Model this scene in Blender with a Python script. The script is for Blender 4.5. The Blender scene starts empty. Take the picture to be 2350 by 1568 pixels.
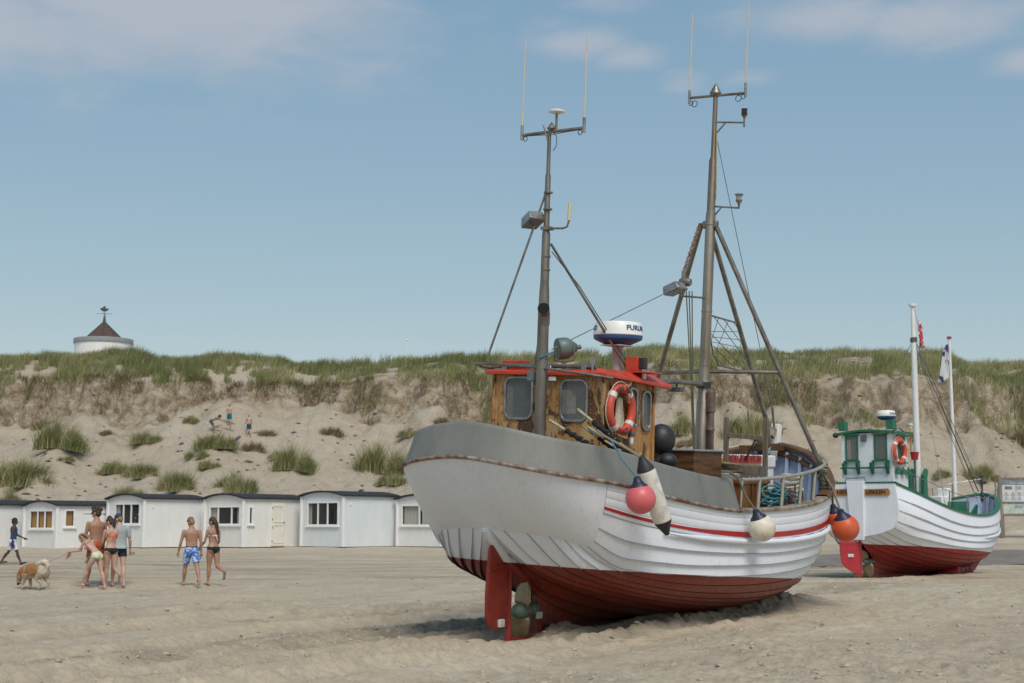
import bpy, bmesh, math, random
import numpy as np
from math import radians as R, sin, cos, pi, sqrt, atan2, tan, hypot
from mathutils import Vector, Matrix, Euler
random.seed(7)
rng = np.random.default_rng(7)
scene = bpy.context.scene
COL = scene.collection
# ------------------------------------------------------------------ camera
CAM_H, PITCH = 1.6, math.atan(416/3263.9)
cam_d = bpy.data.cameras.new('camera'); cam_d.lens = 50; cam_d.sensor_width = 36
cam_d.clip_start = .1; cam_d.clip_end = 6000
cam_d.dof.use_dof = True; cam_d.dof.focus_distance = 20.5; cam_d.dof.aperture_fstop = 4.0
cam = bpy.data.objects.new('camera', cam_d); COL.objects.link(cam)
cam.location = (0, 0, CAM_H); cam.rotation_euler = (R(90)+PITCH, 0, 0)
scene.camera = cam
scene.view_settings.view_transform = 'Standard'; scene.view_settings.look = 'None'
scene.view_settings.gamma = 1; scene.view_settings.exposure = 0.15
scene.view_settings.use_curve_mapping = False
# ------------------------------------------------------------------ light
SUN_DIR = Vector((0.17, -0.60, 0.78)).normalized()        # towards the sun: behind the camera, to the right
sun_d = bpy.data.lights.new('sun', 'SUN'); sun_d.energy = 2.4; sun_d.angle = R(28); sun_d.color = (1, .94, .86)
sun = bpy.data.objects.new('sun', sun_d); COL.objects.link(sun)
sun.rotation_euler = SUN_DIR.to_track_quat('Z', 'Y').to_euler(); sun.location = SUN_DIR*60
world = bpy.data.worlds.new('World'); scene.world = world; world.use_nodes = True

def build_world():
    nt = world.node_tree; N = nt.nodes; L = nt.links; N.clear()
    out = N.new('ShaderNodeOutputWorld'); bg = N.new('ShaderNodeBackground'); bg.inputs[1].default_value = 0.128
    sky = N.new('ShaderNodeTexSky'); sky.sky_type = 'NISHITA'; sky.sun_disc = False
    sky.sun_elevation = math.asin(SUN_DIR.z); sky.sun_rotation = atan2(SUN_DIR.x, SUN_DIR.y)
    sky.altitude = 0; sky.air_density = 1.0; sky.dust_density = 0.5; sky.ozone_density = 1.5
    def M(op, a, b=None, c=None):
        n = N.new('ShaderNodeMath'); n.operation = op
        for i, v in enumerate((a, b, c)):
            if v is None: continue
            if isinstance(v, (int, float)): n.inputs[i].default_value = v
            else: L.new(v, n.inputs[i])
        return n.outputs[0]
    tc = N.new('ShaderNodeTexCoord'); sx = N.new('ShaderNodeSeparateXYZ'); L.new(tc.outputs['Generated'], sx.inputs[0])
    az = M('ARCTAN2', sx.outputs[0], sx.outputs[1]); el = M('ARCSINE', sx.outputs[2])
    cmb = N.new('ShaderNodeCombineXYZ'); L.new(az, cmb.inputs[0]); L.new(M('MULTIPLY', el, 2.3), cmb.inputs[1])
    def noise(scale, det, rough, off):
        mp = N.new('ShaderNodeMapping'); mp.inputs['Location'].default_value = off
        L.new(cmb.outputs[0], mp.inputs[0])
        n = N.new('ShaderNodeTexNoise'); n.inputs['Scale'].default_value = scale; n.inputs['Detail'].default_value = det
        n.inputs['Roughness'].default_value = rough; n.inputs['Distortion'].default_value = .3
        L.new(mp.outputs[0], n.inputs['Vector']); return n.outputs[0]
    # cloud banks: azimuth, elevation, half width, half height, weight (radians)
    blobs = [(-.25, .360, .19, .060, 1.35), (-.36, .325, .14, .045, 1.15), (-.16, .345, .06, .018, .9), (-.30, .285, .16, .02, .5), (.05, .333, .040, .014, 1.05), (.085, .325, .035, .013, .9), (.125, .305, .022, .011, .8),
             (.03, .345, .03, .012, .6), (.22, .343, .075, .020, 1.0), (.30, .335, .08, .026, .95), (.355, .302, .03, .014, .9), (.07, .36, .05, .012, .5),
             (-.10, .37, .16, .02, .45), (.17, .305, .03, .008, .6), (.27, .375, .16, .03, .8)]
    r2 = random.Random(5)
    for k in range(16):
        blobs.append((.75+k*.3 + r2.uniform(-.1, .1), r2.uniform(.25, .6), r2.uniform(.08, .2), r2.uniform(.03, .06), r2.uniform(.6, .9)))
    cov = None
    for a0, e0, w, h, k in blobs:
        a0 = (a0+pi) % (2*pi)-pi
        dx = M('DIVIDE', M('SUBTRACT', az, a0), w); dy = M('DIVIDE', M('SUBTRACT', el, e0), h)
        q = M('ADD', M('MULTIPLY', dx, dx), M('MULTIPLY', dy, dy))
        g = M('MULTIPLY', M('POWER', 2.718, M('MULTIPLY', q, -1.0)), k)
        cov = g if cov is None else M('MAXIMUM', cov, g)
    n1 = noise(14, 7, .56, (0, 0, 0)); n2 = noise(4.5, 4, .5, (3, 1, 0))
    nn = M('ADD', M('MULTIPLY', n1, .75), M('MULTIPLY', n2, .25))
    den = M('ADD', M('MULTIPLY', cov, .66), M('MULTIPLY', M('SUBTRACT', nn, .5), 1.15))
    sm = N.new('ShaderNodeMapRange'); sm.interpolation_type = 'SMOOTHSTEP'; L.new(den, sm.inputs[0])
    sm.inputs[1].default_value = .12; sm.inputs[2].default_value = .80; sm.inputs[3].default_value = 0; sm.inputs[4].default_value = .72
    dens = M('MULTIPLY', sm.outputs[0], M('MINIMUM', M('MULTIPLY', cov, 3.0), 1))
    mix = N.new('ShaderNodeMix'); mix.data_type = 'RGBA'; L.new(dens, mix.inputs[0])
    # even, slightly teal summer haze: compress the channels' range towards the horizon
    sp = N.new('ShaderNodeSeparateColor'); L.new(sky.outputs[0], sp.inputs[0]); cc = N.new('ShaderNodeCombineColor')
    for i, (pw, k) in enumerate(((.70, .605), (.52, .565), (.36, .535))): L.new(M('MULTIPLY', M('POWER', M('MULTIPLY', sp.outputs[i], .115), pw), k/.115), cc.inputs[i])
    L.new(cc.outputs[0], mix.inputs[6]); mix.inputs[7].default_value = (3.5, 3.6, 3.95, 1)
    L.new(mix.outputs[2], bg.inputs[0]); L.new(bg.outputs[0], out.inputs[0])
build_world()

# ------------------------------------------------------------------ helpers
def tag(o, label=None, cat=None, group=None, kind=None):
    if label: o['label'] = label
    if cat: o['category'] = cat
    if group: o['group'] = group
    if kind: o['kind'] = kind
    return o
def empty(name, M=None, label=None, cat=None, group=None):
    o = bpy.data.objects.new(name, None); o.empty_display_size = .2; COL.objects.link(o)
    if M is not None: o.matrix_world = M
    return tag(o, label, cat, group)
def frame_from(d):
    d = Vector(d).normalized(); a = Vector((0, 0, 1)) if abs(d.z) < .9 else Vector((1, 0, 0))
    u = d.cross(a).normalized(); return u, d.cross(u).normalized()
class MB:
    def __init__(s, off=(0, 0, 0)): s.v = []; s.f = []; s.off = Vector(off)
    def add(s, vs, fs):
        b = len(s.v); s.v += [tuple(Vector(p)-s.off) for p in vs]; s.f += [tuple(b+i for i in f) for f in fs]; return s
    def box(s, c, size, rot=None, M=None):
        x, y, z = [d/2 for d in size]; vs = [Vector(p) for p in ((-x,-y,-z),(x,-y,-z),(x,y,-z),(-x,y,-z),(-x,-y,z),(x,-y,z),(x,y,z),(-x,y,z))]
        if rot is not None: m = Euler(rot).to_matrix(); vs = [m@p for p in vs]
        vs = [p+Vector(c) for p in vs]
        if M is not None: vs = [M@p for p in vs]
        return s.add(vs, [(0,3,2,1),(4,5,6,7),(0,1,5,4),(1,2,6,5),(2,3,7,6),(3,0,4,7)])
    def hexa(s, p8): return s.add(p8, [(0,3,2,1),(4,5,6,7),(0,1,5,4),(1,2,6,5),(2,3,7,6),(3,0,4,7)])
    def beam(s, p0, p1, w, h, up=(0, 0, 1)):
        p0, p1 = Vector(p0), Vector(p1); d = (p1-p0).normalized(); u = d.cross(Vector(up)).normalized(); v = u.cross(d).normalized()
        vs = [p+u*a*w/2+v*b*h/2 for p in (p0, p1) for a, b in ((-1,-1),(1,-1),(1,1),(-1,1))]
        return s.add(vs, [(0,1,2,3),(7,6,5,4),(0,4,5,1),(1,5,6,2),(2,6,7,3),(3,7,4,0)])
    def tube(s, pts, r, seg=8, closed=False, caps=True):
        pts = [Vector(p) for p in pts]; n = len(pts); rs = r if isinstance(r, (list, tuple)) else [r]*n
        vs = []; u = None
        for i, p in enumerate(pts):
            if closed: t = pts[(i+1) % n]-pts[i-1]
            else: t = pts[min(i+1, n-1)]-pts[max(i-1, 0)]
            if t.length < 1e-9: t = Vector((0, 0, 1))
            t.normalize()
            if u is None: u, _ = frame_from(t)
            u = (u-t*u.dot(t)); u = u.normalized() if u.length > 1e-6 else frame_from(t)[0]
            w = t.cross(u)
            for k in range(seg):
                a = 2*pi*k/seg; vs.append(p+(u*cos(a)+w*sin(a))*rs[i])
        fs = []
        for i in range(n if closed else n-1):
            j = (i+1) % n
            for k in range(seg): fs.append((i*seg+k, i*seg+(k+1) % seg, j*seg+(k+1) % seg, j*seg+k))
        if caps and not closed: fs += [tuple(range(seg))[::-1], tuple((n-1)*seg+k for k in range(seg))]
        return s.add(vs, fs)
    def lathe(s, prof, c=(0, 0, 0), axis=(0, 0, 1), seg=20, caps=True):
        c = Vector(c); d = Vector(axis).normalized(); u, w = frame_from(d); vs = []; fs = []
        for r, h in prof:
            for k in range(seg):
                a = 2*pi*k/seg; vs.append(c+d*h+(u*cos(a)+w*sin(a))*max(r, 1e-4))
        for i in range(len(prof)-1):
            for k in range(seg): fs.append((i*seg+(k+1) % seg, i*seg+k, (i+1)*seg+k, (i+1)*seg+(k+1) % seg))
        if caps: fs += [tuple(range(seg)), tuple((len(prof)-1)*seg+k for k in range(seg))[::-1]]
        return s.add(vs, fs)
    def sphere(s, c, r, seg=16, rings=10, sc=(1, 1, 1)):
        vs = []; fs = []; c = Vector(c)
        for i in range(rings+1):
            th = pi*i/rings
            for k in range(seg):
                a = 2*pi*k/seg; vs.append(c+Vector((sin(th)*cos(a)*sc[0], sin(th)*sin(a)*sc[1], cos(th)*sc[2]))*r)
        for i in range(rings):
            for k in range(seg): fs.append((i*seg+k, (i+1)*seg+k, (i+1)*seg+(k+1) % seg, i*seg+(k+1) % seg))
        return s.add(vs, fs)
    def torus(s, c, R_, r, axis=(0, 0, 1), seg=40, sub=14, a0=0, a1=2*pi, sq=1):
        c = Vector(c); d = Vector(axis).normalized(); u, w = frame_from(d)
        full = abs(a1-a0-2*pi) < 1e-6; n = seg if full else seg+1
        pts = [c+(u*cos(a0+(a1-a0)*i/seg)+w*sin(a0+(a1-a0)*i/seg))*R_ for i in range(n)]
        return s.tube(pts, r, sub, closed=full)
    def grid(s, P, closed_u=False, flip=False):
        n, m = len(P), len(P[0]); vs = [p for row in P for p in row]; fs = []
        for i in range(n-1):
            for j in range(m if closed_u else m-1):
                k = (j+1) % m; q = (i*m+j, i*m+k, (i+1)*m+k, (i+1)*m+j); fs.append(q[::-1] if flip else q)
        return s.add(vs, fs)
    def prism(s, poly, o, u, v, n, th):
        o, u, v, n = map(Vector, (o, u, v, n)); a = [o+u*p[0]+v*p[1]-n*th/2 for p in poly]; b = [p+n*th for p in a]; k = len(poly)
        return s.add(a+b, [tuple(range(k))[::-1], tuple(range(k, 2*k))]+[(i, (i+1) % k, k+(i+1) % k, k+i) for i in range(k)])
    def ring(s, outer, inner, o, u, v, n, th):
        o, u, v, n = map(Vector, (o, u, v, n)); k = len(outer)
        L = [[o+u*p[0]+v*p[1]+n*h for p in q] for q, h in ((outer, 0), (outer, th), (inner, th), (inner, 0))]
        fs = []
        for a in range(4):
            b = (a+1) % 4
            for i in range(k): fs.append((a*k+i, a*k+(i+1) % k, b*k+(i+1) % k, b*k+i))
        return s.add(sum(L, []), fs)
    def mesh(s, name, smooth=True, angle=38):
        me = bpy.data.meshes.new(name); me.from_pydata(s.v, [], s.f); me.validate()
        bm = bmesh.new(); bm.from_mesh(me); bmesh.ops.recalc_face_normals(bm, faces=bm.faces); bm.to_mesh(me); bm.free()
        if smooth:
            me.shade_smooth(); me.set_sharp_from_angle(angle=R(angle))
        return me
    def build(s, name, m, parent=None, smooth=True, angle=38, bevel=0):
        me = s.mesh(name, smooth, angle); return link(name, me, m, parent, bevel)
def link(name, me, m, parent=None, bevel=0):
    o = bpy.data.objects.new(name, me); COL.objects.link(o)
    if m is not None and not me.materials: me.materials.append(m)
    if parent is not None: o.parent = parent
    if bevel:
        b = o.modifiers.new('b', 'BEVEL'); b.width = bevel; b.segments = 2; b.limit_method = 'ANGLE'; b.angle_limit = R(40)
    return o
def rrect(w, h, r, n=5):
    pts = []
    for cx, cy, a0 in ((w/2-r, h/2-r, 0), (-w/2+r, h/2-r, 90), (-w/2+r, -h/2+r, 180), (w/2-r, -h/2+r, 270)):
        for i in range(n+1): a = R(a0+90*i/n); pts.append((cx+r*cos(a), cy+r*sin(a)))
    return pts
def text_vf(body, size, ext=.002, bold=0, cut=0):
    cu = bpy.data.curves.new('t', 'FONT'); cu.body = body; cu.size = size; cu.extrude = ext; cu.align_x = 'CENTER'; cu.align_y = 'CENTER'; cu.resolution_u = 3; cu.offset = bold
    o = bpy.data.objects.new('t', cu); COL.objects.link(o); dg = bpy.context.evaluated_depsgraph_get()
    me = bpy.data.meshes.new_from_object(o.evaluated_get(dg))
    if cut:                                 # slice the letters so that they can follow a curved surface
        bm = bmesh.new(); bm.from_mesh(me); xs = [q.co.x for q in bm.verts]; ys = [q.co.y for q in bm.verts]
        for k, (a, e) in enumerate(((min(xs), max(xs)), (min(ys), max(ys)))):
            n = int((e-a)/cut)
            for i in range(1, n+1): p = Vector((a+(e-a)*i/(n+1), 0, 0)) if k == 0 else Vector((0, a+(e-a)*i/(n+1), 0)); bmesh.ops.bisect_plane(bm, geom=bm.verts[:]+bm.edges[:]+bm.faces[:], plane_co=p, plane_no=Vector((1, 0, 0)) if k == 0 else Vector((0, 1, 0)))
        bm.to_mesh(me); bm.free()
    v = [p.co.copy() for p in me.vertices]; f = [tuple(p.vertices) for p in me.polygons]
    bpy.data.objects.remove(o); bpy.data.meshes.remove(me); return v, f
# pixel of the 2350 px wide photograph -> world ray, for reading positions off the picture
FP = 2350*50/36
def ray(px, py):
    a = (px-1175)/FP; b = (784-py)/FP
    return Vector((a, cos(PITCH)-b*sin(PITCH), sin(PITCH)+b*cos(PITCH)))
def at_y(px, py, Y):
    d = ray(px, py); t = Y/d.y; return Vector((0, 0, CAM_H))+d*t

# ------------------------------------------------------------------ materials
MATS = {}
def nodes(name):
    m = bpy.data.materials.new(name); m.use_nodes = True; nt = m.node_tree; b = nt.nodes['Principled BSDF']; MATS[name] = m
    return m, nt.nodes, nt.links, b
def tcoord(N, L, scale=(1, 1, 1), kind='Object'):
    t = N.new('ShaderNodeTexCoord'); mp = N.new('ShaderNodeMapping'); mp.inputs['Scale'].default_value = scale
    L.new(t.outputs[kind], mp.inputs[0]); return mp.outputs[0]
def tnoise(N, L, vec, scale, det=5, rough=.55, dist=0):
    n = N.new('ShaderNodeTexNoise'); n.inputs['Scale'].default_value = scale; n.inputs['Detail'].default_value = det
    n.inputs['Roughness'].default_value = rough; n.inputs['Distortion'].default_value = dist; L.new(vec, n.inputs['Vector']); return n.outputs[0]
def ramp(N, L, fac, stops):
    r = N.new('ShaderNodeValToRGB'); e = r.color_ramp.elements
    while len(e) < len(stops): e.new(.5)
    for i, (p, c) in enumerate(stops): e[i].position = p; e[i].color = (*c, 1) if len(c) == 3 else c
    L.new(fac, r.inputs[0]); return r.outputs[0]
def mixc(N, L, fac, a, b, mode='MIX'):
    m = N.new('ShaderNodeMix'); m.data_type = 'RGBA'; m.blend_type = mode
    for i, v in ((0, fac), (6, a), (7, b)):
        if isinstance(v, (int, float)): m.inputs[i].default_value = v
        elif isinstance(v, tuple): m.inputs[i].default_value = (*v[:3], 1)
        else: L.new(v, m.inputs[i])
    return m.outputs[2]
def maprange(N, L, v, a, b, c=0, d=1):
    n = N.new('ShaderNodeMapRange'); L.new(v, n.inputs[0])
    for i, x in enumerate((a, b, c, d)): n.inputs[i+1].default_value = x
    return n.outputs[0]
def bump(N, L, b, h, strength, dist=.01, prev=None):
    n = N.new('ShaderNodeBump'); n.inputs['Strength'].default_value = strength; n.inputs['Distance'].default_value = dist
    L.new(h, n.inputs['Height'])
    if prev is not None: L.new(prev, n.inputs['Normal'])
    L.new(n.outputs[0], b.inputs['Normal']); return n.outputs[0]
def pm(name, c, c2=None, scale=6, rough=.55, metal=0, bmp=.15, bscale=60, lo=.4, hi=.65, stretch=(1, 1, 1), spec=.5, dist=.004, coat=0):
    if name in MATS: return MATS[name]
    m, N, L, b = nodes(name); v = tcoord(N, L, stretch)
    c2 = c2 or tuple(x*.72 for x in c)
    n = tnoise(N, L, v, scale, 6, .6, .2); L.new(ramp(N, L, n, [(lo, c), (hi, c2)]), b.inputs['Base Color'])
    n2 = tnoise(N, L, v, bscale, 4, .6); L.new(maprange(N, L, n2, .3, .7, max(rough-.1, .03), min(rough+.12, 1)), b.inputs['Roughness'])
    b.inputs['Metallic'].default_value = metal; b.inputs['Specular IOR Level'].default_value = spec
    if coat: b.inputs['Coat Weight'].default_value = coat; b.inputs['Coat Roughness'].default_value = .15
    if bmp: bump(N, L, b, n2, bmp, dist)
    return m
# ------------------------------------------------------------------ terrain
def vnoise(x, y, seed=0):
    xi = np.floor(x).astype(np.int64); yi = np.floor(y).astype(np.int64); fx = x-xi; fy = y-yi
    fx = fx*fx*fx*(fx*(fx*6-15)+10); fy = fy*fy*fy*(fy*(fy*6-15)+10)
    def h(a, b):
        n = (a*374761393+b*668265263+seed*974634777) & 0xffffffff
        n = ((n ^ (n >> 13))*1274126177) & 0xffffffff; n = ((n ^ (n >> 15))*2246822519) & 0xffffffff
        return ((n ^ (n >> 16)) & 0xffff)/65535.0
    return (h(xi, yi)*(1-fx)+h(xi+1, yi)*fx)*(1-fy)+(h(xi, yi+1)*(1-fx)+h(xi+1, yi+1)*fx)*fy
def fbm(x, y, o=4, seed=0, g=.5):
    s = 0; a = 1; t = 0
    for i in range(o): s = s+a*(vnoise(x, y, seed+i*17)-.5); t += a; a *= g; x = x*2.03+5.1; y = y*2.03+1.7
    return s/t*2
def sstep(a, b, x): t = np.clip((x-a)/(b-a), 0, 1); return t*t*(3-2*t)
BOAT_YAW = R(35); BOAT_POS = (-.058, 20.30, -.075)
BOAT2_YAW = R(43.5); BOAT2_POS = (9.85, 40.72, -.04)
_ridge = np.array([(-250,815),(-100,812),(0,812),(60,806),(120,808),(180,806),(240,797),(300,800),(350,814),(430,813),(480,806),(560,808),(640,815),(700,822),(780,826),(850,823),(920,817),(1000,812),(1050,808),(1120,815),(1200,812),(1300,806),(1400,803),(1480,790),(1550,801),(1600,794),(1700,800),(1800,793),(1850,795),(1950,797),(2000,795),(2100,803),(2150,800),(2200,815),(2250,826),(2350,820),(2500,815),(2700,820)], float)
def yr_of(x): return 86-5*sstep(2, 20, x)
_rx = []; _rz = []
for _px, _py in _ridge:
    Y = 86.0
    for _ in range(4):
        X = (_px-1175)/FP*Y/cos(PITCH)*1.0; Y = float(yr_of(np.array(X)))
    p = at_y(_px, _py+19, Y); _rx.append(p.x); _rz.append(p.z)
_rx = np.array(_rx); _rz = np.array(_rz)
def scarp(x):
    n1 = fbm(x/7.0, x*0+3.3, 3, 11); n2 = fbm(x/2.2, x*0+9.1, 3, 23)
    ys = yr_of(x)-4.4+n1*2.4+n2*1.3
    D = np.clip(1.9+1.9*fbm(x/7.0, x*0+1.2, 2, 31)+.6*n2, .35, 3.4)
    return ys, D
def dune_z(x, y):
    x = np.asarray(x, float); y = np.asarray(y, float)
    wx = x+.5*fbm(x/1.5, y/1.5, 2, 77)
    yr = yr_of(x); zr = np.interp(x, _rx, _rz)+.12*fbm(x/1.2, y/1.2, 2, 91)
    ys, D = scarp(wx); yf = 65.0+1.5*fbm(x/6.0, x*0+7.7, 2, 41); ztop = zr-1.7+.7*fbm(x/5, x*0, 2, 4)+.1*fbm(x/2, y/2, 2, 3)
    yb = ys-.55-.45*D; zb = ztop-D
    t = np.clip((y-yf)/(yb-yf), 0, 1)
    z00 = .55+.62*sstep(4, 17, x); zf = z00+(zb-z00)*(t**1.1)
    s2 = np.clip((y-yb)/(ys-yb), 0, 1); zs = zb+D*(s2**1.5*(1-.0)+0)
    s3 = np.clip((y-ys)/(yr-ys), 0, 1)**.8; zc = ztop+(zr-ztop)*s3
    zz = np.where(y < yb, zf, np.where(y < ys, zs, zc))
    zz = np.where(y > yr, zr-.04*(y-yr), zz)
    on = sstep(yf, yf+4, y)
    zz = zz+on*(.42*fbm(x/5, y/5, 3, 5)*sstep(yb+1.5, yb-3, y)+.16*fbm(x/1.1, y/1.1, 3, 9)*sstep(ys+1, ys-1, y)+.5*np.clip(fbm(x/2.2, y/2.2, 2, 15), 0, 1)*sstep(yb-5, yb-1.5, y)*sstep(yb+.3, yb-.8, y))
    face = sstep(yb-.6, yb+.1, y)*sstep(ys+.05, ys-.15, y)
    gul = 1-np.abs(fbm(x/1.3, y/6, 3, 14))*2; zz = zz+face*(.34*fbm(x/.55, y/.8, 3, 13)+.35*(gul-.6))
    return zz
AX = np.array([sin(BOAT_YAW), cos(BOAT_YAW)]); PX = np.array([-cos(BOAT_YAW), sin(BOAT_YAW)])   # along the keel, to port
def ground_z(x, y):
    x = np.asarray(x, float); y = np.asarray(y, float)
    z = .52*sstep(46, 63, y)+.62*sstep(44, 61, y)*sstep(4, 17, x)
    dx = x-BOAT_POS[0]; dy = y-BOAT_POS[1]; s = dx*AX[0]+dy*AX[1]; c = dx*PX[0]+dy*PX[1]
    # gentle undulation, then the churned sand
    z = z+.05*fbm(x/6, y/6, 2, 51)+.02*fbm(x/1.7, y/1.7, 2, 52)
    far = sstep(70, 30, y)
    churn = sstep(-.15, .45, fbm(x/3.5, y/5.5, 2, 53)+.15*np.exp(-((c-1.5)/3.5)**2))
    rid = 1-np.abs(fbm(x/.42, y/.5, 3, 54))*2
    rid2 = 1-np.abs(fbm(x/.16, y/.19, 2, 56))*2
    z = z+far*(.012+.045*churn)*rid+far*(.008+.016*churn)*rid2+far*.016*fbm(x/.15, y/.18, 3, 55)
    # drag marks and wheel ruts that run with the keel line
    w = .25*fbm(s/4.0, s*0+.3, 2, 57)
    near = sstep(.6, -.6, s-c*.1)
    for c0, wd, dp, k in ((-.55,.16,-.075,.10),(-.16,.10,.06,0),(.55,.14,.055,0),(.15,.22,-.07,0),(-1.15,.18,.05,0),(1.6,.17,-.06,.14),(2.05,.12,.05,0),(3.3,.2,-.06,.14),(3.72,.12,.05,0),(5.4,.22,-.06,.15),(5.85,.14,.05,0),(-2.4,.25,-.04,.12),(7.6,.25,-.05,.15),(8.1,.16,.045,0)):
        g = np.exp(-((c-c0-w)/wd)**2)*(.45+.9*vnoise(s/1.8, s*0+c0, 58))
        br = near if c0 < 1.2 else sstep(7, 1, s)
        tread = (.5+.5*np.sign(np.sin(s*2*pi/.19+np.sin((c-c0)*14)*1.2)))*k if k else 0
        z = z+1.5*g*br*(dp+dp*(-tread if k else 0))*(1.0+.4*rid*.3)
    # hollow the hull stands in, bank heaped along its starboard side
    ins = sstep(-1.6, -.2, s)*sstep(10, 8.6, s)
    lift = np.clip(.0305*s-.02, -.05, .22)*ins*np.exp(-(c/3.0)**2)
    z = z+lift
    bank = np.exp(-((c+.80+.10*np.sin(s*1.3))/.36)**2)*sstep(1.0, 4.5, s)*sstep(9.2, 7.2, s)*(.10+.05*vnoise(s/.7, c/.5, 61))
    bank2 = np.exp(-((c+1.45+.1*np.sin(s*2))/.30)**2)*sstep(-.3, 1.5, s)*sstep(4.8, 2.5, s)*.05
    pile = np.exp(-(((s-.95)/.45)**2+((c+.28)/.25)**2))*.11
    z = z+(bank+bank2+pile)*(1+.35*rid2+.25*rid)
    sk = sstep(-9, -3, s)*sstep(5.2, 3.6, s)*(.7+.5*vnoise(s/1.2, s*0+2, 72)); wv = .06*fbm(s/2.5, s*0+4, 2, 73)
    z = z+sk*(.055*np.exp(-((c+.62+wv)/.10)**2)-.055*np.exp(-((c+.92+wv)/.13)**2)+.06*np.exp(-((c+1.22+wv)/.11)**2)*(1+.5*rid2)-.035*np.exp(-((c+1.55+wv)/.15)**2)+.03*np.exp(-((c+1.85+wv)/.12)**2)*(1+.5*rid2))
    hol = np.exp(-((c-.05)/.42)**2)*sstep(-1.1, -.2, s)*sstep(.9, .3, s)*.05
    z = z-hol
    ch = churned(x, y); z = z+far*ch*(.036*crumbs(x, y)-.03)
    # long low berm and beach traffic lines further out
    b1 = np.exp(-((y-35.2-.6*fbm(x/8, x*0, 2, 62))/.9)**2)*.10*sstep(12, 2, x)*(.6+.6*vnoise(x/1.3, y/1.3, 63))
    z = z+b1
    tr = fbm(x/5.0, y/.55, 3, 64); z = z+.028*tr*sstep(34, 38, y)*sstep(60, 52, y)
    # sand pushed up round the second boat
    dx2 = x-BOAT2_POS[0]; dy2 = y-BOAT2_POS[1]; s2 = dx2*sin(BOAT2_YAW)+dy2*cos(BOAT2_YAW); c2 = -dx2*cos(BOAT2_YAW)+dy2*sin(BOAT2_YAW)
    z = z+np.exp(-((c2+1.1)/.45)**2)*sstep(-1.5, .5, s2)*sstep(9, 5, s2)*.07*(.6+.8*vnoise(x/.4, y/.4, 65))
    return z
RUTS = ((-.55,.16),(.15,.22),(1.6,.17),(3.3,.2),(5.4,.22),(7.6,.25),(-2.4,.25))
def churned(x, y):                          # how far the sand is turned up: 0 smooth, 1 dug over
    dx = x-BOAT_POS[0]; dy = y-BOAT_POS[1]; s = dx*AX[0]+dy*AX[1]; c = dx*PX[0]+dy*PX[1]; w = .25*fbm(s/4.0, s*0+.3, 2, 57)
    a = sstep(-.05, .5, fbm(c/1.3, s/6.0, 3, 66)+.25*fbm(x/.7, y/.9, 2, 67))*sstep(44, 33, y)*(.35+.65*np.exp(-((c-2.0)/5)**2))
    for c0, wd in RUTS: a = np.maximum(a, .8*np.exp(-((c-c0-w)/(wd*1.5))**2)*sstep(9, 0, s)*(.3+.9*vnoise(s/1.5, s*0+c0, 68)))
    a = np.maximum(a, .9*np.exp(-((c+1.1)/.55)**2)*sstep(2.5, 5, s)*sstep(10.5, 8.5, s)*(.4+.8*vnoise(x/.5, y/.5, 69)))
    return np.clip(a, 0, 1)
def crumbs(x, y):                           # clods: rounded lumps with sharp creases between
    j = vnoise(x/.11, y/.16, 90); k = vnoise(x/.21+7, y/.3, 91); return (1-np.abs(2*j-1))**1.5*.6+(1-np.abs(2*k-1))**1.5
def Z(x, y):
    x = np.asarray(x, float); y = np.asarray(y, float)
    x, y = np.broadcast_arrays(x, y); z = np.zeros(x.shape); g = y <= 64.5; d = y > 63.2
    if g.any(): z[g] = ground_z(x[g], y[g])
    if d.any():
        f = sstep(63.2, 64.5, y[d]); z[d] = z[d]*(1-f)+np.maximum(dune_z(x[d], y[d]), 0)*f
    return z
def Z1(x, y): return float(Z(np.array([x]), np.array([y]))[0])
def on_ground(px, py, y0=12, y1=92):
    d = ray(px, py); ys = np.linspace(y0, y1, 2200); xs = d.x/d.y*ys; zs = CAM_H+d.z/d.y*ys; g = Z(xs, ys)
    i = int(np.argmax(zs < g)) if (zs < g).any() else len(ys)-1
    return Vector((xs[i], ys[i], g[i]))
def np_mesh(name, V, Fc, m, smooth=True):
    me = bpy.data.meshes.new(name); n = len(V); k = Fc.shape[1]; nf = len(Fc)
    me.vertices.add(n); me.vertices.foreach_set('co', V.astype(np.float32).ravel())
    me.loops.add(nf*k); me.loops.foreach_set('vertex_index', Fc.astype(np.int32).ravel())
    me.polygons.add(nf); me.polygons.foreach_set('loop_start', np.arange(0, nf*k, k, dtype=np.int32)); me.polygons.foreach_set('loop_total', np.full(nf, k, np.int32))
    if smooth: me.polygons.foreach_set('use_smooth', np.ones(nf, bool))
    me.update(calc_edges=True); me.materials.append(m); return me
def gridfaces(n, m):
    i = np.arange(n-1)[:, None]*m+np.arange(m-1)[None, :]; i = i.ravel(); return np.stack([i, i+1, i+m+1, i+m], 1)

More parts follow.
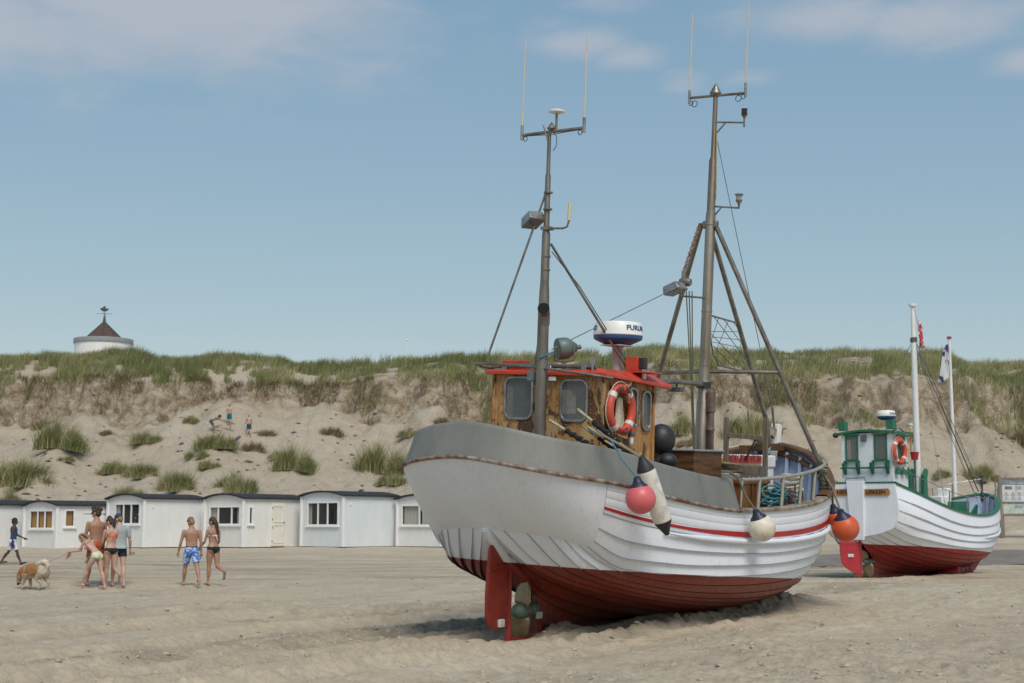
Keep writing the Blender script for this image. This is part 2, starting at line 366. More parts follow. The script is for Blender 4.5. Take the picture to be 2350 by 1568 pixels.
def mat_sand():
    m, N, L, b = nodes('sand'); v = tcoord(N, L)
    n1 = tnoise(N, L, v, .35, 5, .6, .3); n2 = tnoise(N, L, v, 2.2, 6, .65); n3 = tnoise(N, L, v, 45, 5, .7); n4 = tnoise(N, L, v, 9, 5, .7, .5)
    c = ramp(N, L, n1, [(.3, (.56, .475, .355)), (.7, (.50, .418, .305))])
    c = mixc(N, L, maprange(N, L, n2, .4, .75, 0, .45), c, (.315, .262, .196))
    c = mixc(N, L, maprange(N, L, n4, .56, .78, 0, .4), c, (.25, .2, .145))
    c = mixc(N, L, maprange(N, L, n3, .62, .78, 0, .5), c, (.19, .15, .11))
    # damp compacted lanes along the beach
    v2 = tcoord(N, L, (.22, 1.6, 1)); n5 = tnoise(N, L, v2, .8, 4, .6); sx = N.new('ShaderNodeSeparateXYZ'); t = N.new('ShaderNodeTexCoord'); L.new(t.outputs['Object'], sx.inputs[0])
    lane = N.new('ShaderNodeMath'); lane.operation = 'MULTIPLY'; L.new(maprange(N, L, sx.outputs[1], 37, 42, 0, 1), lane.inputs[0]); L.new(maprange(N, L, sx.outputs[1], 60, 52, 0, 1), lane.inputs[1])
    lf = N.new('ShaderNodeMath'); lf.operation = 'MULTIPLY'; L.new(lane.outputs[0], lf.inputs[0]); L.new(maprange(N, L, n5, .42, .66, 0, .75), lf.inputs[1])
    c = mixc(N, L, lf.outputs[0], c, (.26, .212, .155))
    ca_ = N.new('ShaderNodeAttribute'); ca_.attribute_name = 'churn'; cm = N.new('ShaderNodeMath'); cm.operation = 'MULTIPLY'; L.new(ca_.outputs['Fac'], cm.inputs[0]); L.new(maprange(N, L, n2, .3, .65, .25, .85), cm.inputs[1]); c = mixc(N, L, cm.outputs[0], c, (.285, .232, .166))
    L.new(c, b.inputs['Base Color']); b.inputs['Roughness'].default_value = .95; b.inputs['Specular IOR Level'].default_value = .15
    p = bump(N, L, b, n4, .8, .06); bump(N, L, b, n3, .7, .02, p)
    return m
def mat_dune():
    m, N, L, b = nodes('dune_sand'); v = tcoord(N, L)
    n1 = tnoise(N, L, v, .25, 5, .6, .3); n2 = tnoise(N, L, v, 1.6, 6, .65, .4); n3 = tnoise(N, L, v, 7, 6, .7, .6)
    c = ramp(N, L, n1, [(.3, (.50, .43, .335)), (.7, (.44, .372, .283))])
    c = mixc(N, L, maprange(N, L, n3, .55, .72, 0, .45), c, (.30, .245, .175))
    at = N.new('ShaderNodeAttribute'); at.attribute_name = 'humus'
    h = N.new('ShaderNodeMath'); h.operation = 'MULTIPLY'; L.new(at.outputs['Fac'], h.inputs[0]); L.new(maprange(N, L, n2, .36, .60, 0, 1), h.inputs[1])
    c = mixc(N, L, h.outputs[0], c, ramp(N, L, n3, [(.35, (.17, .125, .078)), (.65, (.285, .22, .145))]))
    L.new(c, b.inputs['Base Color']); b.inputs['Roughness'].default_value = .95; b.inputs['Specular IOR Level'].default_value = .1
    p = bump(N, L, b, n2, .8, .35); bump(N, L, b, n3, .8, .12, p)
    return m
M_SAND = mat_sand(); M_DUNE = mat_dune()
def build_terrain():
    # beach: rows at growing distance, wide enough for a step to the side
    ys = 7.0*(64.3/7.0)**np.linspace(0, 1, 700); ts = np.linspace(-.54, .54, 860)
    Yg, Tg = np.meshgrid(ys, ts, indexing='ij'); Xg = Tg*(Yg+3)
    V = np.stack([Xg.ravel(), Yg.ravel(), Z(Xg.ravel(), Yg.ravel())], 1)
    me = np_mesh('beach_sand', V, gridfaces(700, 860), M_SAND); at_ = me.attributes.new('churn', 'FLOAT', 'POINT'); at_.data.foreach_set('value', churned(V[:, 0], V[:, 1]).astype(np.float32))
    o = link('beach_sand', me, None); tag(o, 'pale churned beach sand with wheel ruts', None, None, 'structure')
    xs = np.linspace(-52, 52, 760); ys = np.concatenate([np.linspace(63.9, 76, 110), np.linspace(76.08, 86, 170), np.linspace(86.2, 100, 30)])
    Yg, Xg = np.meshgrid(ys, xs, indexing='ij'); x = Xg.ravel(); y = Yg.ravel()
    z = Z(x, y); V = np.stack([x, y, z], 1); me = np_mesh('dune', V, gridfaces(len(ys), 760), M_DUNE)
    s, D = scarp(x); yb = s-.55-.45*D
    hum = sstep(yb-.9, yb+.5, y)*sstep(s+.5, s-.1, y)*1.0+.55*sstep(-.1, .5, fbm(x/2.6, y/2.6, 3, 71))*sstep(yb-6, yb-1.5, y)*sstep(yb+.5, yb-.5, y)+.8*sstep(s-.2, s+.4, y)*sstep(-.05, .3, fbm(x/2, y/2, 2, 72)+.15)
    a = me.attributes.new('humus', 'FLOAT', 'POINT'); a.data.foreach_set('value', np.clip(hum, 0, 1).astype(np.float32))
    o = link('dune', me, None); tag(o, 'tall pale sand dune with an eroded scarp below its grassy crest', None, None, 'structure')
    b = MB(); b.grid([[(-3000, y_, -.7), (-60, y_, -.7), (60, y_, -.7), (3000, y_, -.7)] for y_ in (-3000, 7, 101, 4000)])
    tag(b.build('ground', M_SAND), 'flat land around the beach', None, None, 'structure')
    # damp service track behind the second boat
    n = 90; xs = np.linspace(6, 34, n); P = []
    for k, w in enumerate(np.linspace(-1, 1, 9)):
        yy = 51.5+w*2.1+(xs-20)*.05; zz = Z(xs, yy); P.append([(xs[i], yy[i], zz[i]+.012+.02*(1-w*w)) for i in range(n)])
    b = MB(); b.grid(P); tag(b.build('track', pm('damp_sand', (.17, .15, .125), (.22, .195, .16), 1.2, .9, bmp=.4, bscale=14, dist=.03)), 'grey compacted vehicle track below the dune', None, None, 'structure')
build_terrain()

# ---- grass: blades as bent tapering strips
def mat_grass(name, c1, c2, c3):
    m, N, L, b = nodes(name); at = N.new('ShaderNodeAttribute'); at.attribute_name = 'tint'
    c = ramp(N, L, at.outputs['Fac'], [(0, c1), (.55, c2), (1, c3)])
    L.new(c, b.inputs['Base Color']); b.inputs['Roughness'].default_value = .6; b.inputs['Specular IOR Level'].default_value = .25
    b.inputs['Subsurface Weight'].default_value = 0
    tr = N.new('ShaderNodeBsdfTranslucent'); L.new(c, tr.inputs[0]); mx = N.new('ShaderNodeMixShader'); mx.inputs[0].default_value = .25
    out = N['Material Output']; L.new(b.outputs[0], mx.inputs[1]); L.new(tr.outputs[0], mx.inputs[2]); L.new(mx.outputs[0], out.inputs[0])
    return m
M_GRASS = mat_grass('marram_grass', (.13, .165, .062), (.285, .295, .125), (.55, .475, .28))
M_DRY = mat_grass('dry_grass', (.115, .082, .048), (.25, .19, .11), (.42, .33, .2))
def blades(base, h, lean, leanaz, width, tint):
    n = len(base); face = rng.uniform(0, 2*pi, n); wv = np.stack([np.cos(face), np.sin(face), 0*face], 1)*width[:, None]/2
    dirv = np.stack([np.cos(leanaz), np.sin(leanaz), 0*leanaz], 1)
    mid = base+np.stack([0*h, 0*h, h*.58*np.cos(lean*.5)], 1)+dirv*(h*.58*np.sin(lean*.5))[:, None]
    tip = mid+np.stack([0*h, 0*h, h*.42*np.cos(lean*1.5)], 1)+dirv*(h*.42*np.sin(lean*1.5))[:, None]
    V = np.stack([base-wv, base+wv, mid+wv*.8, mid-wv*.8, tip], 1).reshape(-1, 3)
    i = np.arange(n)*5; F = np.concatenate([np.stack([i, i+1, i+2], 1), np.stack([i, i+2, i+3], 1), np.stack([i+3, i+2, i+4], 1)])
    return V, F, np.repeat(tint, 5)
def grass_obj(name, V, F, tint, m):
    me = np_mesh(name, V, F, m, smooth=False); a = me.attributes.new('tint', 'FLOAT', 'POINT'); a.data.foreach_set('value', np.clip(tint, 0, 1).astype(np.float32)); return me
def crest_grass():
    N = 330000; x = rng.uniform(-44, 44, N); yr = yr_of(x); s, D = scarp(x)
    tongue = np.clip(fbm(x/2.6, x*0+.5, 3, 81)*3.6-.7+1.2*sstep(8, 20, x), 0, 3.5)
    lo = s-.25-tongue; y = lo+(yr+2.5-lo)*rng.uniform(0, 1, N)
    patch = fbm(x/2.4, y/1.6, 3, 82); fine = fbm(x/.7, y/.7, 2, 83)
    keep = (patch+.6*fine > -.08)|((y > yr-1.3)&(fine+.5*patch > -.5))
    edge = (y < s+.5)&(fine+patch > -.1); keep = keep|edge
    keep &= rng.uniform(0, 1, N) < .62
    x, y = x[keep], y[keep]; n = len(x); z = Z(x, y)-.03
    ph = fbm(x/1.6, y/1.6, 2, 84)
    h = rng.uniform(.32, .70, n)*(1+.75*ph)+.15*(fbm(x/5, y/5, 2, 86) > .1)
    az = rng.normal(.15, 1.0, n); lean = np.abs(rng.normal(.42, .24, n)); wid = rng.uniform(.014, .028, n)
    tint = np.clip(.46+.42*fbm(x/2.2, y/2.2, 3, 85)+rng.normal(0, .15, n)+(rng.uniform(0, 1, n) < .14)*.4, 0, 1)
    V, F, t = blades(np.stack([x, y, z], 1), h, lean, az, wid, tint)
    o = link('crest_grass', grass_obj('crest_grass', V, F, t, M_GRASS), None)
    tag(o, 'dense green and straw marram grass along the dune crest', 'grass', None, 'stuff')
    # dead roots and straw hanging over the scarp
    n = 20000; x = rng.uniform(-44, 44, n); s, D = scarp(x); y = s+.05-rng.uniform(0, 1, n)**2*(.5+.55*D)
    ok = fbm(x/.9, y/1.2, 2, 87)+.8*fbm(x/4, y/4, 2, 88) > .08; x, y = x[ok], y[ok]; n = len(x)
    z = Z(x, y)+.03; V, F, t = blades(np.stack([x, y, z], 1), rng.uniform(.3, .75, n), rng.uniform(1.1, 1.9, n), rng.normal(-pi/2, .6, n), rng.uniform(.012, .026, n), rng.uniform(0, .9, n))
    o = link('hanging_roots', grass_obj('hanging_roots', V, F, t, M_DRY), None)
    tag(o, 'brown dead roots and straw hanging over the dune scarp', 'roots', None, 'stuff')
crest_grass()
def tuft_mesh(name, nb, rx, ry, h, dry, seed):
    g = np.random.default_rng(seed); k = int(g.integers(5, 9)); cx = g.uniform(-.75, .75, k)*rx; cy = g.uniform(-.7, .7, k)*ry; cr = g.uniform(.18, .48, k); ch = g.uniform(.55, 1.15, k)*(1-.35*np.abs(cx)); ct = g.normal(0, .14, k)
    i = g.choice(k, nb, p=cr**1.5/np.sum(cr**1.5)); r = np.abs(g.normal(0, .55, nb)); a = g.uniform(0, 2*pi, nb); x = cx[i]+r*np.cos(a)*cr[i]*rx; y = cy[i]+r*np.sin(a)*cr[i]*ry
    az = np.where(g.uniform(0, 1, nb) < .45, np.arctan2(y-cy[i], x-cx[i]), g.normal(.1, .8, nb)); R_ = np.sqrt(x*x+y*y)
    hh = h*ch[i]*g.uniform(.4, 1.2, nb)*(1.05-.25*np.clip(r, 0, 1.5)); lean = np.abs(g.normal(.34, .26, nb))+.3*np.clip(R_, 0, 1)
    z = .10*h*np.clip(1-R_**2, 0, 1)-.10-.10*np.clip(R_-.6, 0, 1)
    t = np.clip(g.normal(.44 if not dry else .5, .2, nb)+ct[i]+(g.uniform(0, 1, nb) < .24)*.35, 0, 1)
    V, F, tt = blades(np.stack([x, y, z], 1), hh, lean, az, g.uniform(.011, .023, nb), t)
    return grass_obj(name, V, F, tt, M_DRY if dry else M_GRASS)
TUFTS = [[tuft_mesh('grass_clump', 2600, 1.0, .7, 1.1, False, 1+10*v) for v in range(4)], [tuft_mesh('grass_clump', 2100, 1.0, .8, .95, False, 2+10*v) for v in range(4)], [tuft_mesh('grass_clump', 1500, 1.0, .75, .8, False, 3+10*v) for v in range(3)], [tuft_mesh('dead_grass_clump', 1600, 1.0, .7, .6, True, 4+10*v) for v in range(3)]]
G = 'marram clumps on the dune slope'
# px, py of the clump's foot, width px, variant, height factor, label
for px, py, w, k, hf, lab in [
 (38,1118,130,0,1.1,'largest marram grass clump on the left dune slope, above the leftmost hut'),
 (15,1160,70,1,.9,'marram clump cut by the left picture edge, just above the leftmost hut roof'),
 (128,1030,100,0,1.0,'broad marram clump below the round tower, upper left slope'),
 (155,1060,44,2,.7,'small low marram clump just under the broad clump below the tower'),
 (340,1018,66,1,.9,'round marram clump on bare sand, right of the brown dead clump below the tower'),
 (268,1086,60,1,1.0,'narrow upright marram clump left of its wider neighbour, above the orange curtained hut'),
 (318,1098,78,0,.9,'wide leaning marram clump above the hut with the bright bits in its window'),
 (240,1088,36,2,.6,'tiny marram clump at the foot of the narrow upright one'),
 (398,1128,82,0,1.15,'straw topped marram clump between the two middle left huts'),
 (300,1145,66,1,.9,'marram clump rising right behind the black roof beside the gap between huts'),
 (440,972,36,1,.8,'small marram clump left of the crouching child'),
 (500,1030,96,1,.8,'spreading marram clump just below the children on the dune'),
 (455,1052,60,2,.8,'low marram clump left below the spreading clump near the children'),
 (484,1075,46,1,.8,'small marram clump on bare sand below the purple board'),
 (570,1035,64,3,1.1,'brownish grass clump right of the purple board'),
 (538,1128,92,1,.9,'straw coloured marram clump behind the roof of the hut with the door'),
 (668,1080,84,0,1.0,'tall windswept marram clump alone in the middle of the slope'),
 (636,1052,46,2,.8,'thin marram clump leaning on the tall windswept one'),
 (868,1088,110,0,.95,'large dark green marram clump left of the big boat stern'),
 (898,1112,58,1,.95,'smaller green marram clump hanging below the large dark one by the stern'),
 (938,1003,46,1,.8,'marram clump at the upper edge of the big boat stern'),
 (750,998,64,3,1.0,'brown dead grass mound on the open slope right of the children'),
 (606,1000,54,3,.9,'dark dead grass heap just right of the child in patterned shorts'),
 (232,1000,50,3,.9,'brown dead clump between two green ones below the tower'),
 (90,985,70,3,1.1,'brown tangled clump under the scarp at far left'),
 (1000,975,60,3,1.0,'brown tangled grass clump left of the wheelhouse under the scarp'),
 (1555,1000,92,1,1.05,'marram clump seen right of the wooden wheelhouse'),
 (1590,1020,60,3,.9,'dead grass clump behind the base of the big boat main mast'),
 (1722,1000,112,1,.95,'broad marram clump seen through the wooden net frame'),
 (1865,1068,56,1,.9,'marram clump just above the bow rail of the big boat'),
 (1925,975,56,3,1.1,'dry grass clump above the white wheelhouse roof'),
 (2090,1010,40,2,.8,'small marram clump behind the white mast'),
 (2160,1095,44,2,.8,'small marram clump between the white mast and the flagpole'),
 (2250,1105,66,0,1.2,'tall marram clump right of the flagpole'),
 (2335,1015,70,3,1.4,'dry hanging clump at the right picture edge under the crest')]:
    p = on_ground(px, py, 64); me = TUFTS[k][int(px) % len(TUFTS[k])]; o = bpy.data.objects.new(me.name.split('.')[0], me); COL.objects.link(o)
    s = w*p.y/FP/1.55; o.location = p; o.scale = (s, s, max(.8, min(1.75, s*1.08))*hf); o.rotation_euler = (0, 0, random.uniform(-.4, .4)); tag(o, lab, 'grass clump', G)
def scatter():
    # seaweed and root scraps on the sand
    b = MB(); r = random.Random(3)
    spec = []
    for i in range(900):
        if i < 260:
            y = r.uniform(14, 42); x = r.uniform(-.4, .4)*y; s = r.uniform(.012, .05)
        else:
            y = r.uniform(66, 81); x = r.uniform(-.38, .38)*y; s = r.uniform(.04, .16)*(1.6 if r.random() < .15 else 1)
        spec.append((x, y, s))
    sz = Z(np.array([q[0] for q in spec]), np.array([q[1] for q in spec]))
    for (x, y, s), z in zip(spec, sz):
        z = float(z); n = 6; a0 = r.uniform(0, 6)
        top = [(x+cos(a0+k*2*pi/n)*s*r.uniform(.5, 1.5), y+sin(a0+k*2*pi/n)*s*r.uniform(.4, .9), z-.004) for k in range(n)]
        b.add(top+[(x, y, z+s*r.uniform(.2, .5))], [(k, (k+1) % n, n) for k in range(n)])
    tag(b.build('beach_debris', pm('debris', (.09, .065, .045), (.17, .13, .09), 3, .9), None, smooth=False), 'dark seaweed and root scraps strewn over the sand', 'debris', None, 'stuff')
scatter()

def clods():
    r = np.random.default_rng(21); n = 42000; y = 12.5*(40/12.5)**r.uniform(0, 1, n); x = r.uniform(-.46, .46, n)*y
    keep = r.uniform(0, 1, n) < .03+.75*churned(x, y)**1.3; x, y = x[keep], y[keep]; n = len(x); z = Z(x, y); s = r.uniform(.008, .020, n)*(1+1.2*(r.uniform(0, 1, n) < .10))
    base = np.array([(1, 0, 0), (0, 1, 0), (-1, 0, 0), (0, -1, 0), (.1, .1, .75), (.65, .65, .35), (-.65, .6, .4), (-.6, -.65, .35), (.6, -.6, .4)], float)
    F0 = np.array([(0, 5, 8), (0, 1, 5), (1, 6, 5), (1, 2, 6), (2, 7, 6), (2, 3, 7), (3, 8, 7), (3, 0, 8), (5, 6, 4), (6, 7, 4), (7, 8, 4), (8, 5, 4)])
    a = r.uniform(0, 2*pi, n); ca, sa = np.cos(a)[:, None], np.sin(a)[:, None]; B = base[None]*(1+r.uniform(-.35, .35, (n, 9, 3)))
    X = (B[..., 0]*ca-B[..., 1]*sa)*s[:, None]*1.3+x[:, None]; Y_ = (B[..., 0]*sa+B[..., 1]*ca)*s[:, None]+y[:, None]; Zz = B[..., 2]*s[:, None]*1.1+z[:, None]-.004
    V = np.stack([X, Y_, Zz], -1).reshape(-1, 3); F = (F0[None]+(np.arange(n)*9)[:, None, None]).reshape(-1, 3)
    tag(link('sand_clods', np_mesh('sand_clods', V, F, M_SAND), None), 'small crumbled lumps of turned up sand', 'sand', None, 'stuff')
clods()
# ------------------------------------------------------------------ big boat (x forward, y port, z up in its own frame)
def boat_matrix(yaw, pit, rol, pos):
    return Matrix.Translation(pos) @ Matrix.Rotation(pi/2-yaw, 4, 'Z') @ Matrix.Rotation(pit, 4, 'Y') @ Matrix.Rotation(rol, 4, 'X')
BM = boat_matrix(BOAT_YAW, R(-1.7), R(3.2), BOAT_POS)
def spline(xk, P, x):                       # natural cubic spline through rows of P
    xk = np.asarray(xk, float); P = np.asarray(P, float); n = len(xk); h = np.diff(xk)
    A = np.zeros((n, n)); B = np.zeros_like(P); A[0, 0] = A[-1, -1] = 1
    for i in range(1, n-1):
        A[i, i-1] = h[i-1]; A[i, i] = 2*(h[i-1]+h[i]); A[i, i+1] = h[i]; B[i] = 3*((P[i+1]-P[i])/h[i]-(P[i]-P[i-1])/h[i-1])
    c = np.linalg.solve(A, B); i = np.clip(np.searchsorted(xk, x)-1, 0, n-2); t = (x-xk[i])[:, None]
    b = (P[i+1]-P[i])/h[i][:, None]-h[i][:, None]*(2*c[i]+c[i+1])/3; d = (c[i+1]-c[i])/(3*h[i][:, None])
    return P[i]+b*t+c[i]*t**2+d*t**3
def pchip(xk, P, x):
    xk = np.asarray(xk, float); P = np.asarray(P, float); h = np.diff(xk)[:, None]; d = np.diff(P, axis=0)/h
    m = np.zeros_like(P); m[0] = d[0]; m[-1] = d[-1]; a, b = d[:-1], d[1:]
    with np.errstate(all='ignore'): m[1:-1] = np.where(a*b <= 0, 0, 2*a*b/(a+b))
    i = np.clip(np.searchsorted(xk, x)-1, 0, len(h)-1); t = ((x-xk[i])/h[i, 0])[:, None]; H = h[i]
    return (2*t**3-3*t**2+1)*P[i]+(t**3-2*t**2+t)*H*m[i]+(-2*t**3+3*t**2)*P[i+1]+(t**3-t**2)*H*m[i+1]
class Hull:
    def __init__(s, T, NET, nu=70):         # NET: stations, each with one (x,y,z) for every value of T
        s.T = np.array(T); net = np.array(NET, float); rows = []
        for k in range(len(T)):
            P = net[:, k]; c = np.concatenate([[0], np.cumsum(np.linalg.norm(np.diff(P, axis=0), axis=1))]); c /= c[-1]
            s0 = 1-(1-np.linspace(0, 1, nu))**1.25; rows.append(spline(c, P, s0))
        s.rows = np.array(rows); s.nu = nu
    def line(s, t):                          # one lengthwise line, starboard with y positive
        return pchip(s.T, s.rows.reshape(len(s.T), -1), np.array([t]))[0].reshape(-1, 3)
    def normals(s, t):
        a = s.line(max(t-.012, 0)); b = s.line(min(t+.012, 1)); g = b-a; l = np.gradient(s.line(t), axis=0)
        n = np.cross(l, g); n /= np.linalg.norm(n, axis=1)[:, None]+1e-9
        sgn = np.sign(n[len(n)//2, 1]) or 1; return n*sgn
    def strake(s, t0, t1, lap, th, side, low=.0, ns=4):
        P = []
        ts = np.linspace(t0-lap, t1, ns)
        for k, t in enumerate(ts):
            t = max(t, 0); f = 1-k/(ns-1); fade = np.clip(np.arange(s.nu)/4, .06, 1)[:, None]; P.append(s.line(t)+s.normals(t)*(.003+th*f)*fade)
        rows = [s.line(max(ts[0], 0))-s.normals(max(ts[0], 0))*.004]+P
        rows = [[(p[0], -side*p[1] if False else (-p[1] if side > 0 else p[1]), p[2]) for p in r] for r in rows]
        return rows
def lap_shade_strip(H, t, th, side, w=.0030):  # thin strip on a strake's lower edge that draws the lap's shade line
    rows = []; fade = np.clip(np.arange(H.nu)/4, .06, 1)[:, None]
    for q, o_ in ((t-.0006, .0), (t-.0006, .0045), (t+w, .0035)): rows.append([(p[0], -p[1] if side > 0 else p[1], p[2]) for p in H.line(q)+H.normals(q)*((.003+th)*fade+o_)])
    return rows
T1 = [0, .12, .24, .33, .56, .70, .86, 1]
_R = [
 [(.66,.05,.20),(.75,.06,.19),(1.0,.06,.18),(1.6,.06,.17),(2.5,.06,.15),(4.5,.06,.12),(6.3,.06,.10),(7.5,.05,.13),(7.95,.04,.22),(8.2,.03,.40)],
 [(.62,.06,.62),(.72,.09,.56),(.98,.14,.46),(1.6,.26,.31),(2.5,.36,.23),(4.5,.42,.17),(6.3,.32,.15),(7.5,.2,.2),(8.0,.12,.35),(8.3,.03,.58)],
 [(.3,.06,.92),(.5,.18,.80),(.9,.38,.66),(1.6,.65,.48),(2.5,.75,.33),(4.5,.82,.22),(6.3,.65,.22),(7.52,.38,.3),(8.05,.22,.5),(8.4,.03,.78)],
 [(-.62,.03,1.63),(-.08,.42,1.12),(.7,.85,.78),(1.6,1.06,.58),(2.5,1.10,.43),(4.5,1.10,.28),(6.3,.9,.29),(7.55,.54,.4),(8.1,.31,.64),(8.48,.03,.95)],
 [(-.30,.95,1.545),(.16,1.18,1.14),(.8,1.42,.92),(1.6,1.60,.77),(2.5,1.68,.66),(4.5,1.73,.54),(6.3,1.48,.54),(7.58,.92,.68),(8.17,.53,.98),(8.58,.03,1.3)],
 [(-.02,1.28,1.44),(.35,1.42,1.22),(.9,1.63,1.09),(1.6,1.82,1.0),(2.5,1.93,.94),(4.5,1.98,.88),(6.3,1.80,.92),(7.63,1.22,1.05),(8.25,.73,1.32),(8.68,.03,1.65)],
 [(-.12,1.57,1.9),(.3,1.68,1.79),(.9,1.80,1.68),(1.6,1.90,1.58),(2.5,1.98,1.49),(4.5,2.06,1.40),(6.3,1.99,1.47),(7.7,1.45,1.66),(8.35,.9,1.9),(8.80,.03,2.2)],
 [(-.15,1.66,2.32),(.35,1.79,2.235),(1.0,1.885,2.116),(1.6,1.94,2.03),(2.5,1.985,1.92),(4.5,2.07,1.865),(6.3,2.05,2.0),(7.8,1.497,2.396),(8.4,.965,2.686),(8.9,.03,2.893)]]
NET1 = [[_R[k][j] for k in range(8)] for j in range(10)]
H1 = Hull(T1, NET1)
def stern_outline(n=40):                     # sheer line round the stern, port corner to starboard corner (y positive = port)
    pts = []
    for k in range(n+1):
        f = -1+2*k/n; y = -f*1.66; a = min(abs(y)/1.978, 1)**1.5; c = sqrt(max(0, 1-a*a)); x = 3-4.323*c**.693
        z = 2.60+(2.32-2.60)*abs(f)**1.6; pts.append(np.array([x, y, z]))
    pts[0][0] = pts[-1][0] = -.15; return pts
def mat_hull(name, red, slope, z0, white=(.77, .80, .86)):
    m, N, L, b = nodes(name); t = N.new('ShaderNodeTexCoord'); sx = N.new('ShaderNodeSeparateXYZ'); L.new(t.outputs['Object'], sx.inputs[0])
    v = tcoord(N, L)
    mm = N.new('ShaderNodeMath'); mm.operation = 'MULTIPLY_ADD'; L.new(sx.outputs[0], mm.inputs[0]); mm.inputs[1].default_value = slope; L.new(sx.outputs[2], mm.inputs[2])
    f = N.new('ShaderNodeMath'); f.operation = 'GREATER_THAN'; L.new(mm.outputs[0], f.inputs[0]); f.inputs[1].default_value = z0
    n1 = tnoise(N, L, v, 1.6, 6, .6, .3); n2 = tnoise(N, L, v, 9, 6, .7); n3 = tnoise(N, L, tcoord(N, L, (6, 6, .8)), 3, 5, .6); n4 = tnoise(N, L, v, 38, 3, .5)
    w = ramp(N, L, n1, [(.3, white), (.75, tuple(c*.93 for c in white))])
    w = mixc(N, L, maprange(N, L, n3, .56, .76, 0, .38), w, (.50, .46, .39))
    w = mixc(N, L, maprange(N, L, n4, .70, .73, 0, .5), w, (.30, .17, .09)); ns = tnoise(N, L, tcoord(N, L, (9, 9, .5)), 2.2, 5, .7); w = mixc(N, L, maprange(N, L, ns, .62, .74, 0, .3), w, (.42, .30, .19))
    r = ramp(N, L, n1, [(.3, red), (.72, tuple(c*.62 for c in red))])
    r = mixc(N, L, maprange(N, L, n3, .55, .75, 0, .4), r, (.26, .11, .075)); r = mixc(N, L, maprange(N, L, n2, .55, .8, 0, .5), r, (red[0]*.45, red[1]*.9+.01, red[2]*.9+.005))
    low = N.new('ShaderNodeMath'); low.operation = 'MULTIPLY'; L.new(maprange(N, L, mm.outputs[0], .35, .85, 1, 0), low.inputs[0]); L.new(maprange(N, L, n2, .38, .62, 0, .6), low.inputs[1])
    r = mixc(N, L, low.outputs[0], r, (.13, .105, .075))         # scuffed and sandy towards the bottom planks
    L.new(mixc(N, L, f.outputs[0], r, w), b.inputs['Base Color'])
    L.new(maprange(N, L, n2, .3, .7, .30, .52), b.inputs['Roughness'])
    n5 = tnoise(N, L, v, 130, 3, .6); bump(N, L, b, n5, .18, .003, bump(N, L, b, n1, .15, .03))
    return m
def mat_lap_shade():  # lap shade painted as colour: grey on the white, near black on the red
    m, N, L, b = nodes('lap_shade_paint'); t = N.new('ShaderNodeTexCoord'); sx = N.new('ShaderNodeSeparateXYZ'); L.new(t.outputs['Object'], sx.inputs[0])
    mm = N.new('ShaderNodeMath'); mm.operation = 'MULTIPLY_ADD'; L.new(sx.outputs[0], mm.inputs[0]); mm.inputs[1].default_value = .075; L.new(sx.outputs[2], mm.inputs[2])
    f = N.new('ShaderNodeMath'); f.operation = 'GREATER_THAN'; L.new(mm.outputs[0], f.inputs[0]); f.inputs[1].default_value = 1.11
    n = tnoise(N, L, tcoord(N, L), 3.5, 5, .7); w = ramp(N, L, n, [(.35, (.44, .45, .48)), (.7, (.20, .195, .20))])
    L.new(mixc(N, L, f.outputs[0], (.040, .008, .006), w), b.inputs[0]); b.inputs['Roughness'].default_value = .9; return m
M_HULL1 = mat_hull('hull_paint', (.235, .026, .013), .075, 1.125)
M_ALU = pm('galvanised_plate', (.205, .207, .188), (.155, .157, .142), 2.2, .62, .08, .2, 45, .35, .7, (1, 1, .35))
M_TUBE = pm('galvanised_tube', (.30, .275, .235), (.17, .145, .115), 5, .45, .75, .15, 60)
M_STEEL = pm('dull_steel', (.40, .39, .37), (.24, .22, .2), 5, .42, .8, .1, 60)
M_RUST = pm('rusty_strip', (.155, .072, .038), (.30, .27, .235), 7, .8, 0, .5, 40, .42, .62)
M_CAP = pm('weathered_cap', (.30, .26, .20), (.15, .105, .065), 5, .8, 0, .4, 50, .4, .62)
M_BROWN = pm('oiled_wood', (.155, .068, .024), (.055, .026, .012), 3, .5, 0, .35, 30, .35, .65, (1, 1, 6))
M_REDP = pm('red_roof_paint', (.56, .062, .026), (.44, .045, .022), 4, .35, 0, .08, 60)
M_RED2 = pm('red_stripe_paint', (.42, .010, .015), (.33, .010, .014), 5, .4, 0, .1, 60)
M_RUDR = pm('rudder_paint', (.25, .024, .013), (.17, .016, .010), 4, .38, 0, .35, 55, dist=.006)
M_BLUEW = pm('pale_blue_paint', (.40, .455, .60), (.34, .39, .52), 3, .5, 0, .1)
M_WHITE = pm('white_paint', (.78, .78, .77), (.70, .70, .68), 3, .45, 0, .1)
M_BLACK = pm('black_rubber', (.018, .018, .02), (.035, .035, .038), 8, .5, 0, .2)
M_DKGLASS = pm('lamp_glass', (.05, .015, .02), None, 4, .15, 0, 0)
M_BRONZE = pm('bronze', (.30, .235, .135), (.17, .14, .09), 5, .38, .6, .2, 30)
M_VERDI = pm('verdigris', (.115, .20, .165), (.18, .16, .11), 9, .6, .3, .3, 40)
M_ROPE = pm('tan_rope', (.30, .25, .17), (.2, .16, .1), 30, .9, 0, .6, 120)
M_GROPE = pm('green_rope', (.15, .15, .09), (.09, .09, .06), 30, .9, 0, .6, 120)
M_TEAL = pm('teal_rope', (.05, .22, .26), (.04, .15, .18), 30, .85, 0, .5, 120)
M_WROPE = pm('pale_rope', (.55, .5, .4), (.42, .38, .3), 30, .9, 0, .6, 120)
